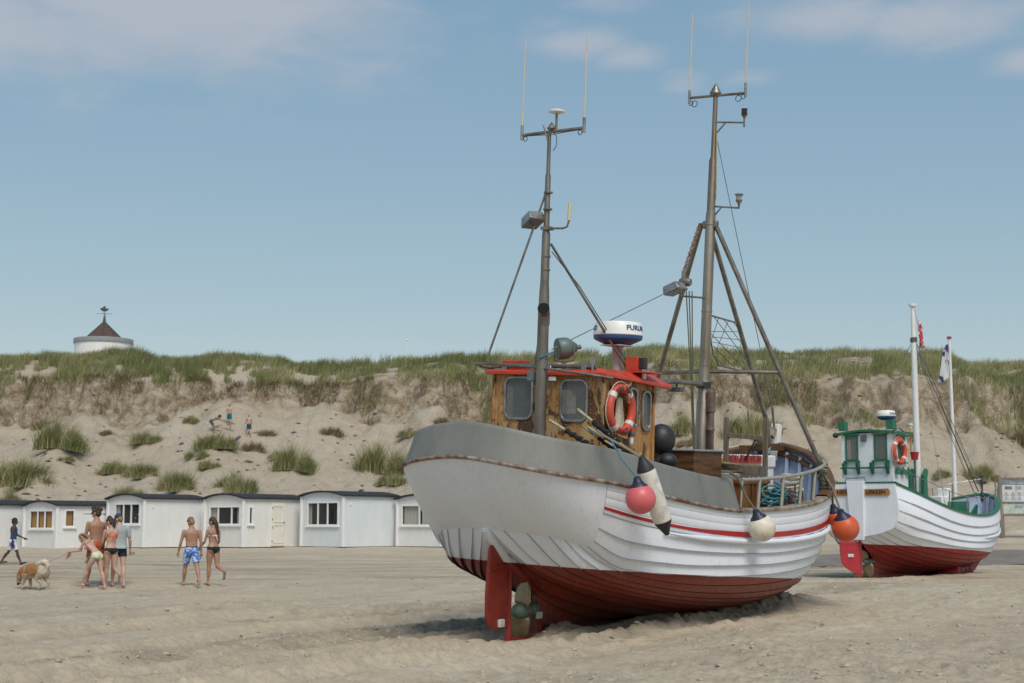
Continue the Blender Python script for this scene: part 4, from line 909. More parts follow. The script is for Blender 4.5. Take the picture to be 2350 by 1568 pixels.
def tubep(name, pts, r, m, parent, seg=10, **k): b = MB(); b.tube(pts, r, seg); return b.build(name, m, parent, **k)
def flood(parent, c, az, name='flood_lamp'):
    Mx = Matrix.Translation(c) @ Matrix.Rotation(az, 4, 'Z') @ Matrix.Rotation(R(18), 4, 'Y'); b = MB()
    lo = [(-.19, -.13, -.05), (-.19, .13, -.05), (.15, .13, -.05), (.15, -.13, -.05)]; hi = [(-.13, -.11, .09), (-.13, .11, .09), (.14, .11, .09), (.14, -.11, .09)]
    b.hexa([Mx @ Vector(p) for p in (lo[0], lo[3], lo[2], lo[1], hi[0], hi[3], hi[2], hi[1])]); o = b.build(name, M_STEEL, parent, bevel=.01)
    b = MB(); b.hexa([Mx @ Vector(p) for p in ((-.19, -.12, -.07), (.15, -.12, -.07), (.15, .12, -.07), (-.19, .12, -.07), (-.19, -.12, -.052), (.15, -.12, -.052), (.15, .12, -.052), (-.19, .12, -.052))]); b.build('lamp_front', pm('lamp_front', (.12, .12, .11), None, 5, .2), o)
    b = MB(); [b.hexa([Mx @ Vector(p) for p in ((.10+.0, y, -.03), (.19, y, -.03), (.19, y+.012, -.03), (.10, y+.012, -.03), (.10, y, .085), (.17, y, .085), (.17, y+.012, .085), (.10, y+.012, .085))]) for y in (-.09, -.05, -.01, .03, .07)]; b.build('cooling_fins', M_STEEL, o)
def build_mast_aft():
    M_GREY = pm('mast_grey', (.255, .235, .205), (.16, .135, .11), 4, .45, .7, .15, 40, stretch=(1, 1, .3))
    b = MB(); x0 = .66; b.lathe([(.085, 1.78), (.085, 4.62), (.075, 5.02), (.066, 5.14), (.062, 5.88), (.045, 5.95), (.042, 6.74), (.03, 6.80), (.028, 7.42)], (0, 0, 0), (.012, .002, 1), 16)
    b.v = [(p[0]+x0, p[1]+.02, p[2]) for p in b.v]; m = b.build('mast', M_GREY, boat); tag(m, 'short grey after mast with exhaust outlet')
    X = lambda z: x0+.012*z
    for z in (4.95, 5.35, 5.55, 6.25, 6.5): e = MB(); e.lathe([(.068, -.012), (.07, 0), (.068, .012)], (X(z), .02, z), seg=14); e.build('mast_band', M_GREY, m)
    d_ = Vector((-.80, -.45, .42)).normalized(); c_ = Vector((X(4.72), .02, 4.70)); e = MB(); e.tube([c_-Vector((0, 0, .16)), c_-Vector((0, 0, .02))+d_*.02, c_+d_*.10, c_+d_*.17], [.086, .09, .088, .088], 18, caps=False); e.build('exhaust_outlet', M_GREY, m)
    e = MB(); e.lathe([(.080, 0), (.0, .001)], c_+d_*.165, d_, 18, caps=False); e.build('exhaust_mouth', pm('soot', (.004, .004, .004), None, 4, .95, 0, 0), m)
    tubep('crossarm', [(X(7.4), .53, 7.41), (X(7.4), -.57, 7.41)], .024, M_TUBE, m)
    for y, hh in ((.53, 1.30), (-.57, 1.22)):
        tubep('antenna_socket', [(X(7.4), y, 7.34), (X(7.4), y, 7.56)], .024, M_STEEL, m)
        tubep('antenna', [(X(7.4), y, 7.56), (X(7.4)+.02, y, 7.6+hh)], [.012, .009], pm('antenna_cream', (.62, .55, .40), (.55, .48, .36), 5, .5), m)
        e = MB(); e.torus((X(7.4), y*.88, 7.35), .035, .006, (1, 0, 0), 16, 5); e.tube([(X(7.4)-.02, y*.9, 7.385), (X(7.4)-.02, y*.4, 7.375), (X(7.4)-.02, 0, 7.36)], .006, 5); e.build('cable', M_BLACK, m)
    e = MB(); e.lathe([(.05, 7.44), (.07, 7.46), (.0, 7.56)], (X(7.4)+.0, .0, 0), seg=14); e.build('mast_cap', M_TUBE, m)
    tubep('gps_stem', [(X(7.5)+.02, -.07, 7.45), (X(7.5)+.02, -.07, 7.68)], .018, M_TUBE, m)
    e = MB(); e.lathe([(.06, 7.68), (.12, 7.70), (.12, 7.725), (.09, 7.735), (0, 7.74)], (X(7.5)+.02, -.07, 0), seg=18); e.build('gps_disc', M_WHITE, m)
    tubep('hook_rod', [(X(7.2), .03, 7.2), (X(7.2)-.03, .10, 7.45), (X(7.2)-.03, .13, 7.52)], .012, M_TUBE, m)
    tubep('cable', [(X(7.2), -.04, 7.40), (X(7.2), -.10, 7.32), (X(7.2), -.09, 7.18), (X(7.2), -.04, 7.12)], .006, M_BLACK, m)
    flood(m, (X(6)-.02, .27, 6.10), R(60))
    tubep('wand_arm', [(X(6), .12, 5.97), (X(6), -.26, 5.95), (X(6), -.33, 5.97), (X(6), -.36, 6.06)], .016, M_TUBE, m)
    tubep('wand', [(X(6), -.36, 6.06), (X(6), -.37, 6.32)], .026, MATS['antenna_cream'], m)
    e = MB(); e.box((X(6), .02, 5.965), (.13, .15, .05)); e.build('clamp', M_TUBE, m)
    zr = WZ1+.12
    tubep('stay', [(X(6.5), .05, 6.53), (WX0-.15, 1.10, 4.10)], .017, M_STEEL, m)
    tubep('stay', [(X(5.3)+.05, .06, 5.30), (2.0, 1.02, zr)], .017, pm('stay_brown', (.16, .11, .085), None, 4, .5, .3), m)
    tubep('stay', [(X(5.7)+.04, -.03, 5.74), (2.0, -.66, zr)], .02, M_TUBE, m); tubep('cable', [(X(5.7)+.04, -.05, 5.62), (1.2, -.27, 5.15), (2.0, -.69, zr+.05)], .007, M_BLACK, m)
    tubep('lashing', [(X(4)-.09, .05, 4.02), (X(4), -.07, 4.04), (X(4)+.09, .03, 4.06), (X(4), .11, 4.03), (X(4)-.1, 0, 4.05), (X(4)+.02, -.16, 4.14)], .012, M_TEAL, m)
build_mast_aft()
def chain(name, p0, p1, m, parent, L_=.085, r=.011):
    p0, p1 = Vector(p0), Vector(p1); d = (p1-p0); n = int(d.length/(L_*.72)); d.normalize(); u, w = frame_from(d); b = MB()
    for i in range(n):
        c = p0+d*(i+.5)*((p1-p0).length/n); a = u if i % 2 else w; pts = [c+d*cos(t)*L_/2+a*sin(t)*L_*.3 for t in [k*2*pi/10 for k in range(10)]]; b.tube(pts, r, 5, closed=True)
    return b.build(name, m, parent)
def build_mast_main():
    M_POLE = pm('main_pole', (.36, .325, .27), (.21, .165, .12), 3, .42, .75, .15, 40, stretch=(1, 1, .25)); x0 = 5.62
    b = MB(); b.lathe([(.115, 1.78), (.115, 3.62), (.10, 3.65), (.093, 4.2), (.088, 6.9), (.075, 7.0), (.07, 7.90), (.045, 7.98), (.042, 9.1)], (0, 0, 0), (.035, -.006, 1), 18)
    b.v = [(p[0]+x0, p[1]+.02, p[2]) for p in b.v]; m = b.build('mast', M_POLE, boat); tag(m, 'tall main mast with crossarm and lamps')
    X = lambda z: x0+.035*z
    Yc = lambda z: .02-.006*z
    for z in (3.9, 4.25, 5.2, 6.75): e = MB(); e.lathe([(.098, -.015), (.1, 0), (.098, .015)], (X(z), Yc(z), z), seg=16); e.build('mast_band', M_POLE, m)
    e = MB(); e.lathe([(.07, 9.08), (.105, 9.12), (.10, 9.14), (.0, 9.32)], (X(9), Yc(9), 0), seg=18); e.build('mast_cap', M_TUBE, m)
    tubep('crossarm', [(X(9), .50, 9.10), (X(9), -.63, 9.06)], .024, M_TUBE, m)
    for y, h in ((.49, 1.42), (-.62, 1.42)):
        tubep('antenna_socket', [(X(9), y, 9.0), (X(9), y, 9.24)], .024, M_STEEL, m); tubep('antenna', [(X(9), y, 9.24), (X(9)+.02, y-.02, 9.24+h)], [.012, .009], MATS['antenna_cream'], m)
        e = MB(); e.torus((X(9), y*.78, 8.98), .055, .007, (1, 0, 0), 18, 5); e.torus((X(9), y*.93, 9.0), .04, .007, (1, 0, 0), 16, 5); e.build('cable', M_BLACK, m)
    for z, ln, col in ((8.60, .58, 0), (7.08, .54, 1)):
        y1 = Yc(z)-ln; tubep('lamp_arm', [(X(z), Yc(z), z), (X(z), y1, z-.07)], .016, M_TUBE, m); tubep('arm_brace', [(X(z-.25), Yc(z), z-.25), (X(z), Yc(z)-ln*.38, z-.03)], .014, M_TUBE, m)
        e = MB(); e.lathe([(.016, z-.15 if not col else z-.08), (.016, z), (.03, z+.03), (.05, z+.06)] if not col else [(.016, z-.08), (.02, z), (.055, z+.05), (.06, z+.07)], (X(z), y1, 0), seg=14); la = e.build('lamp', M_TUBE, m)
        e = MB(); e.lathe([(.052, z+.06), (.055, z+.065), (.05, z+.155), (.056, z+.16), (.056, z+.175), (0, z+.18)], (X(z), y1, 0), seg=14); e.build('lens', M_DKGLASS if not col else pm('clear_lens', (.45, .44, .38), (.3, .3, .26), 8, .2), la)
        if col: e = MB(); e.lathe([(.075, z+.155), (.075, z+.175), (.02, z+.18)], (X(z), y1, 0), seg=14); e.build('lamp_lid', M_TUBE, la)
    tubep('conduit', [(X(8.5)+.0, Yc(8)-.055, 8.5), (X(7)+.0, Yc(7)-.095, 7.2)], .012, pm('conduit_yellow', (.45, .4, .25)), m)
    # tripod legs, spreader, bracing
    top = 6.78; sb_foot = (6.6, -1.84, 2.56)
    e = MB(); e.box((X(top), Yc(top), top-.03), (.10, .30, .14)); e.build('leg_bracket', M_TUBE, m, bevel=.03)
    tubep('tripod_leg', [(X(top), -.10, top), sb_foot, (6.85, -1.80, 2.2)], .043, M_TUBE, m)
    tubep('tripod_leg', [(X(top), .15, top), (6.6, 1.84, 2.56), (6.85, 1.80, 2.2)], .043, M_TUBE, m)
    tubep('tripod_leg', [(X(top)+.05, 0, top-.1), (8.35, .0, 3.35), (8.5, 0, 2.95)], .043, M_TUBE, m)
    f = (top-4.15)/(top-2.56); py = .12+(1.84-.12)*f; xs = X(top)+(6.6-X(top))*f
    tubep('spreader', [(xs, py, 4.15), (X(4.15)+.12, 0, 4.15), (xs, -py, 4.15)], .035, M_TUBE, m)
    tubep('boom', [(2.65, -.75, 3.78), (3.6, -.55, 3.86), (5.0, -.2, 3.90), (X(3.9), 0, 3.90)], .042, M_TUBE, m)
    e = MB(); e.lathe([(.13, -.05), (.13, .05)], (X(3.9), Yc(3.9), 3.9), seg=18); e.build('boom_clamp', M_BLACK, m)
    e = MB(); e.box((3.95, -.45, 3.74), (.14, .20, .07)); e.tube([(3.95, -.45, 3.78), (3.95, -.45, 3.92)], .02, 6); e.build('boom_lamp', pm('lamp_dark', (.10, .11, .11)), m)
    # net ladder between mast and forward leg
    def leg(z): t = (z-(top-.1))/(3.35-(top-.1)); return Vector((X(top)+.05+(8.35-X(top)-.05)*t, 0, z))
    A, B, C, D = Vector((X(5.15)+.09, 0, 5.15)), leg(5.10), leg(4.22), Vector((X(4.3)+.55, 0, 4.28)); E_ = Vector((X(4.9)+.10, 0, 4.95))
    tubep('net_frame', [A, B], .016, M_TUBE, m); tubep('net_frame', [E_, E_.lerp(D, .7)+Vector((-.10, 0, 0)), D, C], .016, M_TUBE, m)
    for i in range(1, 6):
        f = i/6; p = A.lerp(B, f); q = D.lerp(C, f); l = E_.lerp(D, f); rr = B.lerp(C, f)
        tubep('net_cord', [A.lerp(B, f), B.lerp(C, 1-f)] if i % 2 else [A.lerp(B, f), E_.lerp(D, f)], .007, M_GROPE, m, 5)
        tubep('net_cord', [E_.lerp(D, f), D.lerp(C, 1-f)] if i % 2 else [B.lerp(C, f), D.lerp(C, f)], .007, M_GROPE, m, 5)
        tubep('net_cord', [E_.lerp(D, f*.8), B.lerp(C, f)], .006, M_GROPE, m, 5)
    # wires
    tubep('stay_wire', [(X(8.4), -.07, 8.36), (8.62, -.02, 3.5)], .008, M_STEEL, m, 6)
    e = MB(); e.tube([(8.55, -.02, 3.62), (8.66, -.02, 3.24)], .022, 8); e.tube([(8.40, 0, 3.95), (8.52, 0, 3.7)], .014, 6); e.build('bottle_screw', M_TUBE, m)
    tubep('mast_wire', [(5.05, .02, 5.62), (1.0, .06, 4.20)], .008, M_STEEL, m, 6)
    ch = chain('chain', (X(top)-.05, .17, top-.02), (5.12, .1, 5.82), M_RUST, m)
    e = MB(); e.lathe([(.06, -.10), (.075, -.06), (.075, .06), (.06, .1)], (5.12, .06, 5.65), (0, 1, .1), 14); e.tube([(5.12, .1, 5.85), (5.12, .1, 5.45)], .035, 8); e.build('pulley_block', M_TUBE, m)
    flood(m, (4.84, .12, 5.50), R(80)); tubep('lamp_arm', [(5.0, .1, 5.40), (X(5.4), 0, 5.44)], .018, M_TUBE, m)
    for k, (dx, dy) in enumerate(((0, 0), (.05, -.03), (.10, -.06))):
        tubep('halyard', [(5.12+dx, .04+dy, 5.5), (5.40+dx*.6, .06, 3.9), (5.58+dx*.5, .06, 2.4)], .012, M_GROPE, m, 6)
    e = MB()
    for k in range(14): a = k*1.3; e.torus((5.52+.02*sin(a), .05+.03*cos(a*1.7), 2.35+.03*sin(a*2)), .14, .014, (.5, .8, .15*sin(a)), 18, 5)
    e.build('coiled_halyard', M_GROPE, m)
    # pipe beside the mast
    b = MB(); b.lathe([(.06, 1.78), (.06, 3.1), (.075, 3.12), (.06, 3.2), (.06, 3.42), (.08, 3.44), (.08, 3.78), (.06, 3.8)], (5.72, -.17, 0), seg=14); b.build('exhaust_pipe', pm('pipe_brown', (.22, .17, .13), (.13, .09, .07), 5, .5, .5), boat)
    b = MB(); [b.tube([(5.70+.01*sin(k), -.27, 2.55-.06*k), (5.70, -.29, 2.45-.05*k)], .015, 6) for k in range(4)]; b.build('pipe_lashing', M_ROPE, boat)
build_mast_main()
def build_rail():
    L_ = H1.line(1.0); x = L_[:, 0]; i0 = int(np.argmax(x > 3.2)); i1 = int(np.argmax(x > 6.45)); pts = []
    for k in range(i0, i1+1):
        p = L_[k]; f = (x[k]-3.15)/3.3; pts.append((p[0], -(p[1]-.07+.02*f), p[2]+.47+.09*f))
    for s in (1, -1):
        r = tubep('hand_rail', [(p[0], p[1]*s, p[2]) for p in pts]+[(6.62, -1.86*s, 2.64)], .030, pm('rail_paint', (.36, .345, .30), (.28, .26, .22), 5, .5, .2), boat)
        for xx in (3.32, 3.88, 4.66, 5.32, 5.92):
            k = int(np.argmax(x > xx)); p = L_[k]; f = (xx-3.15)/3.3
            tubep('rail_post', [(xx-.07, -(p[1]-.06)*s, p[2]+.03), (xx, -(p[1]-.07+.02*f)*s, p[2]+.47+.09*f)], .028 if xx > 3.4 else .018, MATS['rail_paint'], r)
    # mooring bitt at the starboard bow
    tubep('mooring_post', [(6.85, -1.80, 2.05), (6.66, -1.84, 2.55)], .045, M_STEEL, boat)
build_rail()
# ------------------------------------------------------------------ things on and hanging from the big boat
def bt(name, base, label, cat, group=None):              # thing whose foot is at a point of the boat
    return empty(name, BM @ Matrix.Translation(base), label, cat, group)
M_PINK = pm('pink_vinyl', (.66, .135, .155), (.60, .115, .12), 5, .42, 0, .05)
M_NAVY = pm('navy_vinyl', (.012, .018, .055), (.02, .022, .04), 6, .45, 0, .05)
M_OFFW = pm('stained_white_vinyl', (.68, .63, .53), (.52, .40, .25), 7, .5, 0, .15, 40, .45, .72)
M_FEND = pm('scuffed_white_vinyl', (.68, .65, .58), (.40, .37, .32), 6, .55, 0, .2, 40, .5, .72)
M_ORNG = pm('faded_orange_vinyl', (.60, .085, .018), (.48, .14, .07), 3.5, .5, 0, .12, 30, .42, .66)
M_LBUOY = pm('lifebuoy_orange', (.58, .065, .03), (.52, .085, .05), 6, .5, 0, .08)
M_TAPE = pm('reflective_tape', (.66, .63, .57), (.5, .48, .43), 9, .5)
def teardrop(t, c, r, tip, m_body, m_top, off):
    # vinyl buoy: ball with a tapering eye end
    c = Vector(c); ax = (Vector(tip)-c).normalized(); b = MB(off); prof = []
    for i in range(15): th = pi*(1-i/14*.78); prof.append((r*sin(th), r*cos(th)))
    b.lathe(prof, c, ax, 26); b.build('ball', m_body, t)
    h0 = prof[-1]; b = MB(off); b.lathe([(h0[0]*1.0, h0[1]-.004), (h0[0]*.97, h0[1]+r*.06), (h0[0]*.62, h0[1]+r*.26), (h0[0]*.42, h0[1]+r*.45), (h0[0]*.38, h0[1]+r*.62), (.02, h0[1]+r*.72)], c, ax, 20); b.build('eye_end', m_top, t)
    b = MB(off); b.torus(c+ax*(h0[1]+r*.55), .028, .010, (0, 1, 0), 12, 6); b.build('eye_ring', m_top, t)
    return c+ax*(h0[1]+r*.6)
base = (-.24, -2.15, 1.95); t = bt('ball_fender', base, 'bright pink ball fender with navy top on the big boat quarter', 'fender'); eye = teardrop(t, (-.24, -2.22, 2.12), .20, (-.27, -2.15, 2.5), M_PINK, M_NAVY, base)
b = MB(base); b.tube([eye, (-.36, -2.0, 2.62), (-.30, -1.78, 2.88), (-.05, -1.5, 2.95)], .012, 6); b.build('lanyard', M_TEAL, t)
# long white cylinder fender
base = (.36, -2.26, 1.65); t = bt('cylinder_fender', base, 'long white cylinder fender with black ends beside the pink ball', 'fender')
p0, p1 = Vector((.06, -2.08, 2.58)), Vector((.40, -2.24, 1.72)); ax = (p1-p0).normalized(); Ln = (p1-p0).length; b = MB(base)
b.lathe([(.122, .10), (.130, .14), (.130, Ln*.42), (.132, Ln*.43), (.130, Ln*.46), (.130, Ln-.16), (.122, Ln-.11)], p0, ax, 22); b.build('body', M_FEND, t)
for s0, sg in ((.10, -1), (Ln-.11, 1)):
    b = MB(base); b.lathe([(.123, 0), (.116, .03), (.075, .11), (.045, .17), (.035, .2), (.01, .215)], p0+ax*s0, ax*sg, 18); b.build('black_end', M_BLACK, t)
b = MB(base); b.tube([p0-ax*.08, (-.15, -1.92, 2.78), (-.35, -1.7, 2.93), (-.1, -1.45, 3.0)], .018, 7); b.build('lanyard', M_ROPE, t)
base = (3.30, -2.25, 1.42); t = bt('ball_fender', base, 'stained cream white ball fender hanging below the side rail', 'fender'); eye = teardrop(t, (3.30, -2.30, 1.63), .205, (3.18, -2.2, 2.0), M_OFFW, M_NAVY, base)
b = MB(base); b.tube([eye, (3.10, -2.12, 2.1), (3.02, -2.02, 2.38), (2.92, -1.92, 2.46), (2.7, -1.9, 2.46)], .020, 7); b.build('lanyard', M_GROPE, t)
for base, c, r, tip, lab in (((7.05, -2.1, 1.35), (7.0, -2.14, 1.50), .235, (6.80, -2.02, 2.1), 'front orange buoy of the pair hanging at the big boat bow'), ((7.25, -1.86, 1.45), (7.22, -1.87, 1.64), .19, (7.0, -1.85, 2.1), 'paler orange buoy tucked behind the front one at the bow')):
    t = bt('orange_buoy', base, lab, 'buoy', 'orange buoys at the bow'); eye = teardrop(t, c, r, tip, M_ORNG, M_NAVY, base)
    b = MB(base); b.tube([eye, (6.78, -1.97, 2.2), (6.68, -1.86, 2.42)], .020, 7); b.build('lanyard', M_ROPE if c[0] < 7.1 else M_GROPE, t)
base = (6.8, -1.83, 2.12); t = bt('mooring_rope', base, 'rope hitched round the bow mooring post', 'rope')
b = MB(base)
for k in range(7):
    zc = 2.18+.048*k; b.torus((6.83-.05*k*.4, -1.81-.006*k, zc), .075-.003*k, .022, (.35*sin(k*2), .2*cos(k*1.4), 1), 18, 6)
b.build('turns', M_GROPE, t); b = MB(base); [b.torus((6.70, -1.84, 2.48+.05*k), .068, .02, (.3, .2*k, 1), 16, 6) for k in range(3)]; b.build('hitch', M_ROPE, t)
# lifebuoy on the wheelhouse side
def lifebuoy(base, c, n, u, v, R_, r, label, txt_top, txt_bot, M=None):
    t = empty('lifebuoy', (M or BM) @ Matrix.Translation(base), label, 'lifebuoy'); c, n, u, v = map(Vector, (c, n, u, v)); b = MB(base)
    N_ = 56; b.tube([c+(u*cos(2*pi*k/N_)+v*sin(2*pi*k/N_))*R_ for k in range(N_)], r, 16, closed=True); b.build('ring', M_LBUOY, t)
    for a in (50, 140, 230, 320):
        b = MB(base); b.tube([c+(u*cos(R(a+d))+v*sin(R(a+d)))*R_ for d in np.linspace(-7, 7, 6)], r+.004, 16); b.build('tape_band', M_TAPE, t)
    b = MB(base); pts = []
    for a in range(0, 361, 15):
        rr = R_+r+.006+.03*abs(sin(R(a-50)*2)); pts.append(c+(u*cos(R(a))+v*sin(R(a)))*rr)
    b.tube(pts[:-1], .008, 6, closed=True); b.build('grab_line', M_WROPE, t)
    for txt, top in ((txt_top, True), (txt_bot, False)):
        if not txt: continue
        vv, ff = text_vf(txt, r*1.7, .001, .003, .012); b = MB(base); vs = []
        for p in vv:
            if top: a = pi/2-p.x*1.1/R_; rad = R_+p.y
            else: a = -pi/2+p.x*1.1/R_; rad = R_-p.y
            off = p.y if top else -p.y
            h = sqrt(max(r*r-min(abs(p.y), r*.9)**2, 0))+.003+p.z; vs.append(c+(u*cos(a)+v*sin(a))*rad+n*h)
        b.add(vs, ff); b.build('lettering', M_BLACK, t, smooth=False)
    return t
lb = lifebuoy((1.30, WY0-.08, 2.92), (1.30, WY0-.10, 3.32), (0, -1, 0), (1, 0, 0), (0, 0, 1), .315, .066, 'faded orange lifebuoy with black lettering on the brown wheelhouse', 'BIH  MA', 'N437')
b = MB((1.30, WY0-.08, 2.92))
for k in range(9): b.tube([(1.27+.012*k, WY0-.06-.01*(k % 3), 3.50), (1.20+.03*k, WY0-.07, 3.15), (1.28+.008*k, WY0-.08, 2.98), (1.36-.02*k, WY0-.07, 3.2), (1.30+.008*k, WY0-.06, 3.46)], .007, 5)
b.build('coiled_line', M_WROPE, lb)
b = MB((1.30, WY0-.08, 2.92)); b.beam((1.42, WY0-.12, 3.70), (1.44, WY0-.15, 3.42), .03, .06); b.build('wooden_holder', M_VARN, lb, bevel=.008); b = MB((1.30, WY0-.08, 2.92)); b.beam((1.10, WY0-.13, 2.98), (1.45, WY0-.13, 2.92), .03, .05); b.build('wooden_holder', M_VARN, lb, bevel=.008)
base = (1.66, WY0-.08, 2.80); t = bt('rescue_light', base, 'small orange and grey rescue light beside the big boat lifebuoy', 'light')
b = MB(base); b.lathe([(.045, .14), (.05, .16), (.05, .34), (.04, .36), (.012, .37)], base, (0, 0, 1), 14); b.build('body', M_LBUOY, t)
b = MB(base); b.lathe([(.052, .16), (.056, .17), (.056, .21), (.052, .22)], base, (0, 0, 1), 14); b.lathe([(.052, .28), (.056, .29), (.056, .33), (.052, .34)], base, (0, 0, 1), 14); b.build('clamp', pm('clamp_grey', (.10, .11, .12)), t)
b = MB(base); b.lathe([(.0, 0), (.025, .02), (.035, .06), (.035, .14)], base, (0, 0, 1), 14); b.build('lens', M_WHITE, t)
b = MB(base); b.lathe([(.014, .37), (.02, .5), (.022, .66)], base, (0, 0, 1), 10); b.build('float', M_LBUOY, t)
# black ball fenders forward of the wheelhouse
for c, r, lab in (((2.84, -.80, 2.92), .22, 'larger black rubber fender beside the brown wheelhouse'), ((2.78, -.95, 2.60), .15, 'smaller black rubber fender under the larger black one')):
    t = bt('black_fender', (c[0], c[1], c[2]-r), lab, 'fender', 'black rubber fenders'); b = MB((c[0], c[1], c[2]-r)); b.sphere(c, r, 22, 14, (1, 1.0, 1.1 if r > .2 else .8)); b.build('ball', M_BLACK, t)
    b = MB((c[0], c[1], c[2]-r)); b.lathe([(.09, 0), (.05, .06), (.02, .1)], (c[0]+r*.9, c[1]+.05, c[2]), (1, .1, 0), 12); b.build('eye_end', M_BLACK, t)
# marker poles with rolled black flags leaning over the bulwark
cane = pm('bamboo', (.30, .22, .13), (.2, .14, .08), 8, .6); tapeY = pm('yellow_tape', (.42, .31, .05), (.34, .25, .05), 8, .5); cloth = pm('black_cloth', (.012, .012, .014), (.02, .02, .022), 12, .9, 0, .5, 30)
pl = [((.48, -.28, 3.14), (.62, -1.25, 2.62), .026, 'leftmost white tipped marker pole with rolled black flag, low over the bulwark'),
      ((.48, -.75, 3.30), (.62, -1.72, 2.62), .026, 'highest marker pole with rolled black flag, in front of the after window'),
      ((.55, -.79, 3.07), (.72, -1.50, 2.58), .020, 'thin yellow tipped marker pole between the other poles'),
      ((.50, -.92, 3.055), (.66, -1.74, 2.58), .026, 'grey tipped marker pole with rolled black flag below the highest one'),
      ((.50, -1.20, 2.87), (.70, -1.70, 2.56), .018, 'lowest short marker pole lying along the bulwark edge')]
for p, q, r, lab in pl:
    p, q = Vector(p), Vector(q); d = (p-q).normalized(); t = bt('marker_pole', q, lab, 'marker pole', 'flag marker poles leaning on the bulwark'); L_ = (p-q).length
    b = MB(q); b.tube([q, p], r*.75, 8); b.build('cane', cane, t)
    b = MB(q); b.tube([p-d*.26, p-d*.03], r*.86, 8); b.build('tip_sleeve', pm('dull_sleeve', (.42, .41, .38), (.3, .29, .27), 9, .6), t)
    for s0, s1 in ((.0, .05), (.15, .19), (.26, .29)): b = MB(q); b.tube([p-d*s1, p-d*s0], r*.95, 8); b.build('yellow_band', tapeY, t)
    b = MB(q); n_ = 14; u, w = frame_from(d); pts = [p-d*(.29+.5*k/(n_-1))+u*.012*sin(k*1.9)+w*.01*cos(k*2.3) for k in range(n_)]; b.tube(pts, [r*(1.0+.65*abs(sin(k*1.1+.6))) for k in range(n_)], 8); b.build('rolled_flag', cloth, t)
# hatch, fish box, brush, net frame, crates
woodg = pm('grey_weathered_wood', (.19, .155, .115), (.10, .08, .058), 4, .85, 0, .5, 40, stretch=(3, 3, .5)); varn2 = pm('orange_varnish', (.235, .095, .022), (.12, .045, .012), 4, .35, 0, .2, 30, stretch=(1, 1, .3))
base = (4.85, -.9, 1.80); t = bt('deck_hatch', base, 'varnished wooden deck hatch with dark lid behind the side rail', 'hatch')
b = MB(base); b.box((5.0, -.75, 2.02), (1.0, 1.25, .46)); b.build('coaming', varn2, t, bevel=.012)
b = MB(base); b.box((5.0, -.75, 2.27), (1.06, 1.31, .06)); b.build('coaming_top', varn2, t, bevel=.01)
for k in range(4): b = MB(base); b.box((5.0, -1.385, 2.02), (.04, .02, .44)) if k == 0 else b.box((4.6+.27*k, -1.385, 2.02), (.05, .02, .44)); b.build('batten', varn2, t, bevel=.004)
base = (4.95, -.85, 2.30); t = bt('fish_tray', base, 'white plastic fish tray with red rim on the deck hatch', 'tray')
b = MB(base); b.hexa([(4.50, -1.30, 2.30), (5.45, -1.30, 2.30), (5.45, -.25, 2.30), (4.50, -.25, 2.30), (4.46, -1.35, 2.41), (5.5, -1.35, 2.41), (5.5, -.2, 2.41), (4.46, -.2, 2.41)]); b.build('tray', pm('tray_white', (.62, .62, .60), (.5, .5, .48), 6, .5), t, bevel=.01)
b = MB(base); b.box((4.98, -1.36, 2.412), (1.06, .02, .014)); b.build('red_rim', M_RED2, t)
for k in range(5): b = MB(base); b.box((4.62+.18*k, -1.338, 2.355), (.10, .03, .03)); b.build('slot', pm('slot_shadow', (.25, .25, .25)), t)
base = (4.95, -.8, 2.42); t = bt('hatch_board', base, 'dark weathered board lying on the white fish tray', 'board'); b = MB(base); b.box((4.98, -.78, 2.445), (1.0, 1.12, .035), (0, R(-1), 0)); b.build('board', woodg, t, bevel=.006)
for y in (-1.33, -.23): b = MB(base); b.box((4.98, y, 2.455), (1.04, .04, .05)); b.build('edge_batten', woodg, t, bevel=.006)
base = (4.62, -1.4, 2.42); t = bt('net_frame', base, 'grey wooden frame with two posts standing above the side rail', 'frame')
for y in (-1.04, -1.74): b = MB(base); b.beam((4.62, y+.02, 2.36), (4.58, y, 3.32), .075, .06, (1, 0, 0)); b.build('post', woodg, t, bevel=.006)
b = MB(base); b.beam((4.585, -1.06, 3.03), (4.585, -1.72, 2.99), .045, .075); b.build('crossbar', woodg, t, bevel=.005)
b = MB(base); b.beam((4.60, -1.02, 2.48), (4.60, -1.74, 2.46), .05, .15); b.build('bottom_board', woodg, t, bevel=.006)
for y in (-1.04, -1.72): b = MB(base); b.box((4.565, y, 2.46), (.012, .11, .17)); b.build('corner_plate', M_STEEL, t)
base = (4.9, -.9, 2.46); t = bt('deck_brush', base, 'deck brush with red bristles lying behind the wooden frame', 'brush')
b = MB(base); b.beam((4.9, -.92, 2.56), (5.25, -1.35, 2.56), .08, .06); b.build('brush_head', cane, t, bevel=.01)
b = MB(base); r_ = random.Random(2)
for i in range(34):
    f = i/33
    for j in range(3): x = 4.9+.35*f+.03*(j-1); y = -.92-.43*f+.02*(j-1); b.tube([(x, y, 2.58), (x+r_.uniform(-.03, .03), y+r_.uniform(-.03, .03), 2.70+r_.uniform(-.01, .012))], [.011, .009], 4)
tag(b.build('bristles', pm('red_bristle', (.38, .06, .06), (.28, .05, .05), 20, .7), t), None, None, None, 'stuff')
b = MB(base); b.tube([(5.07, -1.13, 2.58), (4.85, -1.45, 3.0)], .014, 7); b.build('handle', pm('dark_handle', (.06, .05, .045)), t)
base = (4.5, -1.1, 2.54); t = bt('tiller_stick', base, 'short wooden stick resting on the frame board', 'stick'); b = MB(base); b.tube([(4.52, -.98, 2.57), (4.52, -1.32, 2.55)], [.028, .02], 8); b.build('stick', cane, t)
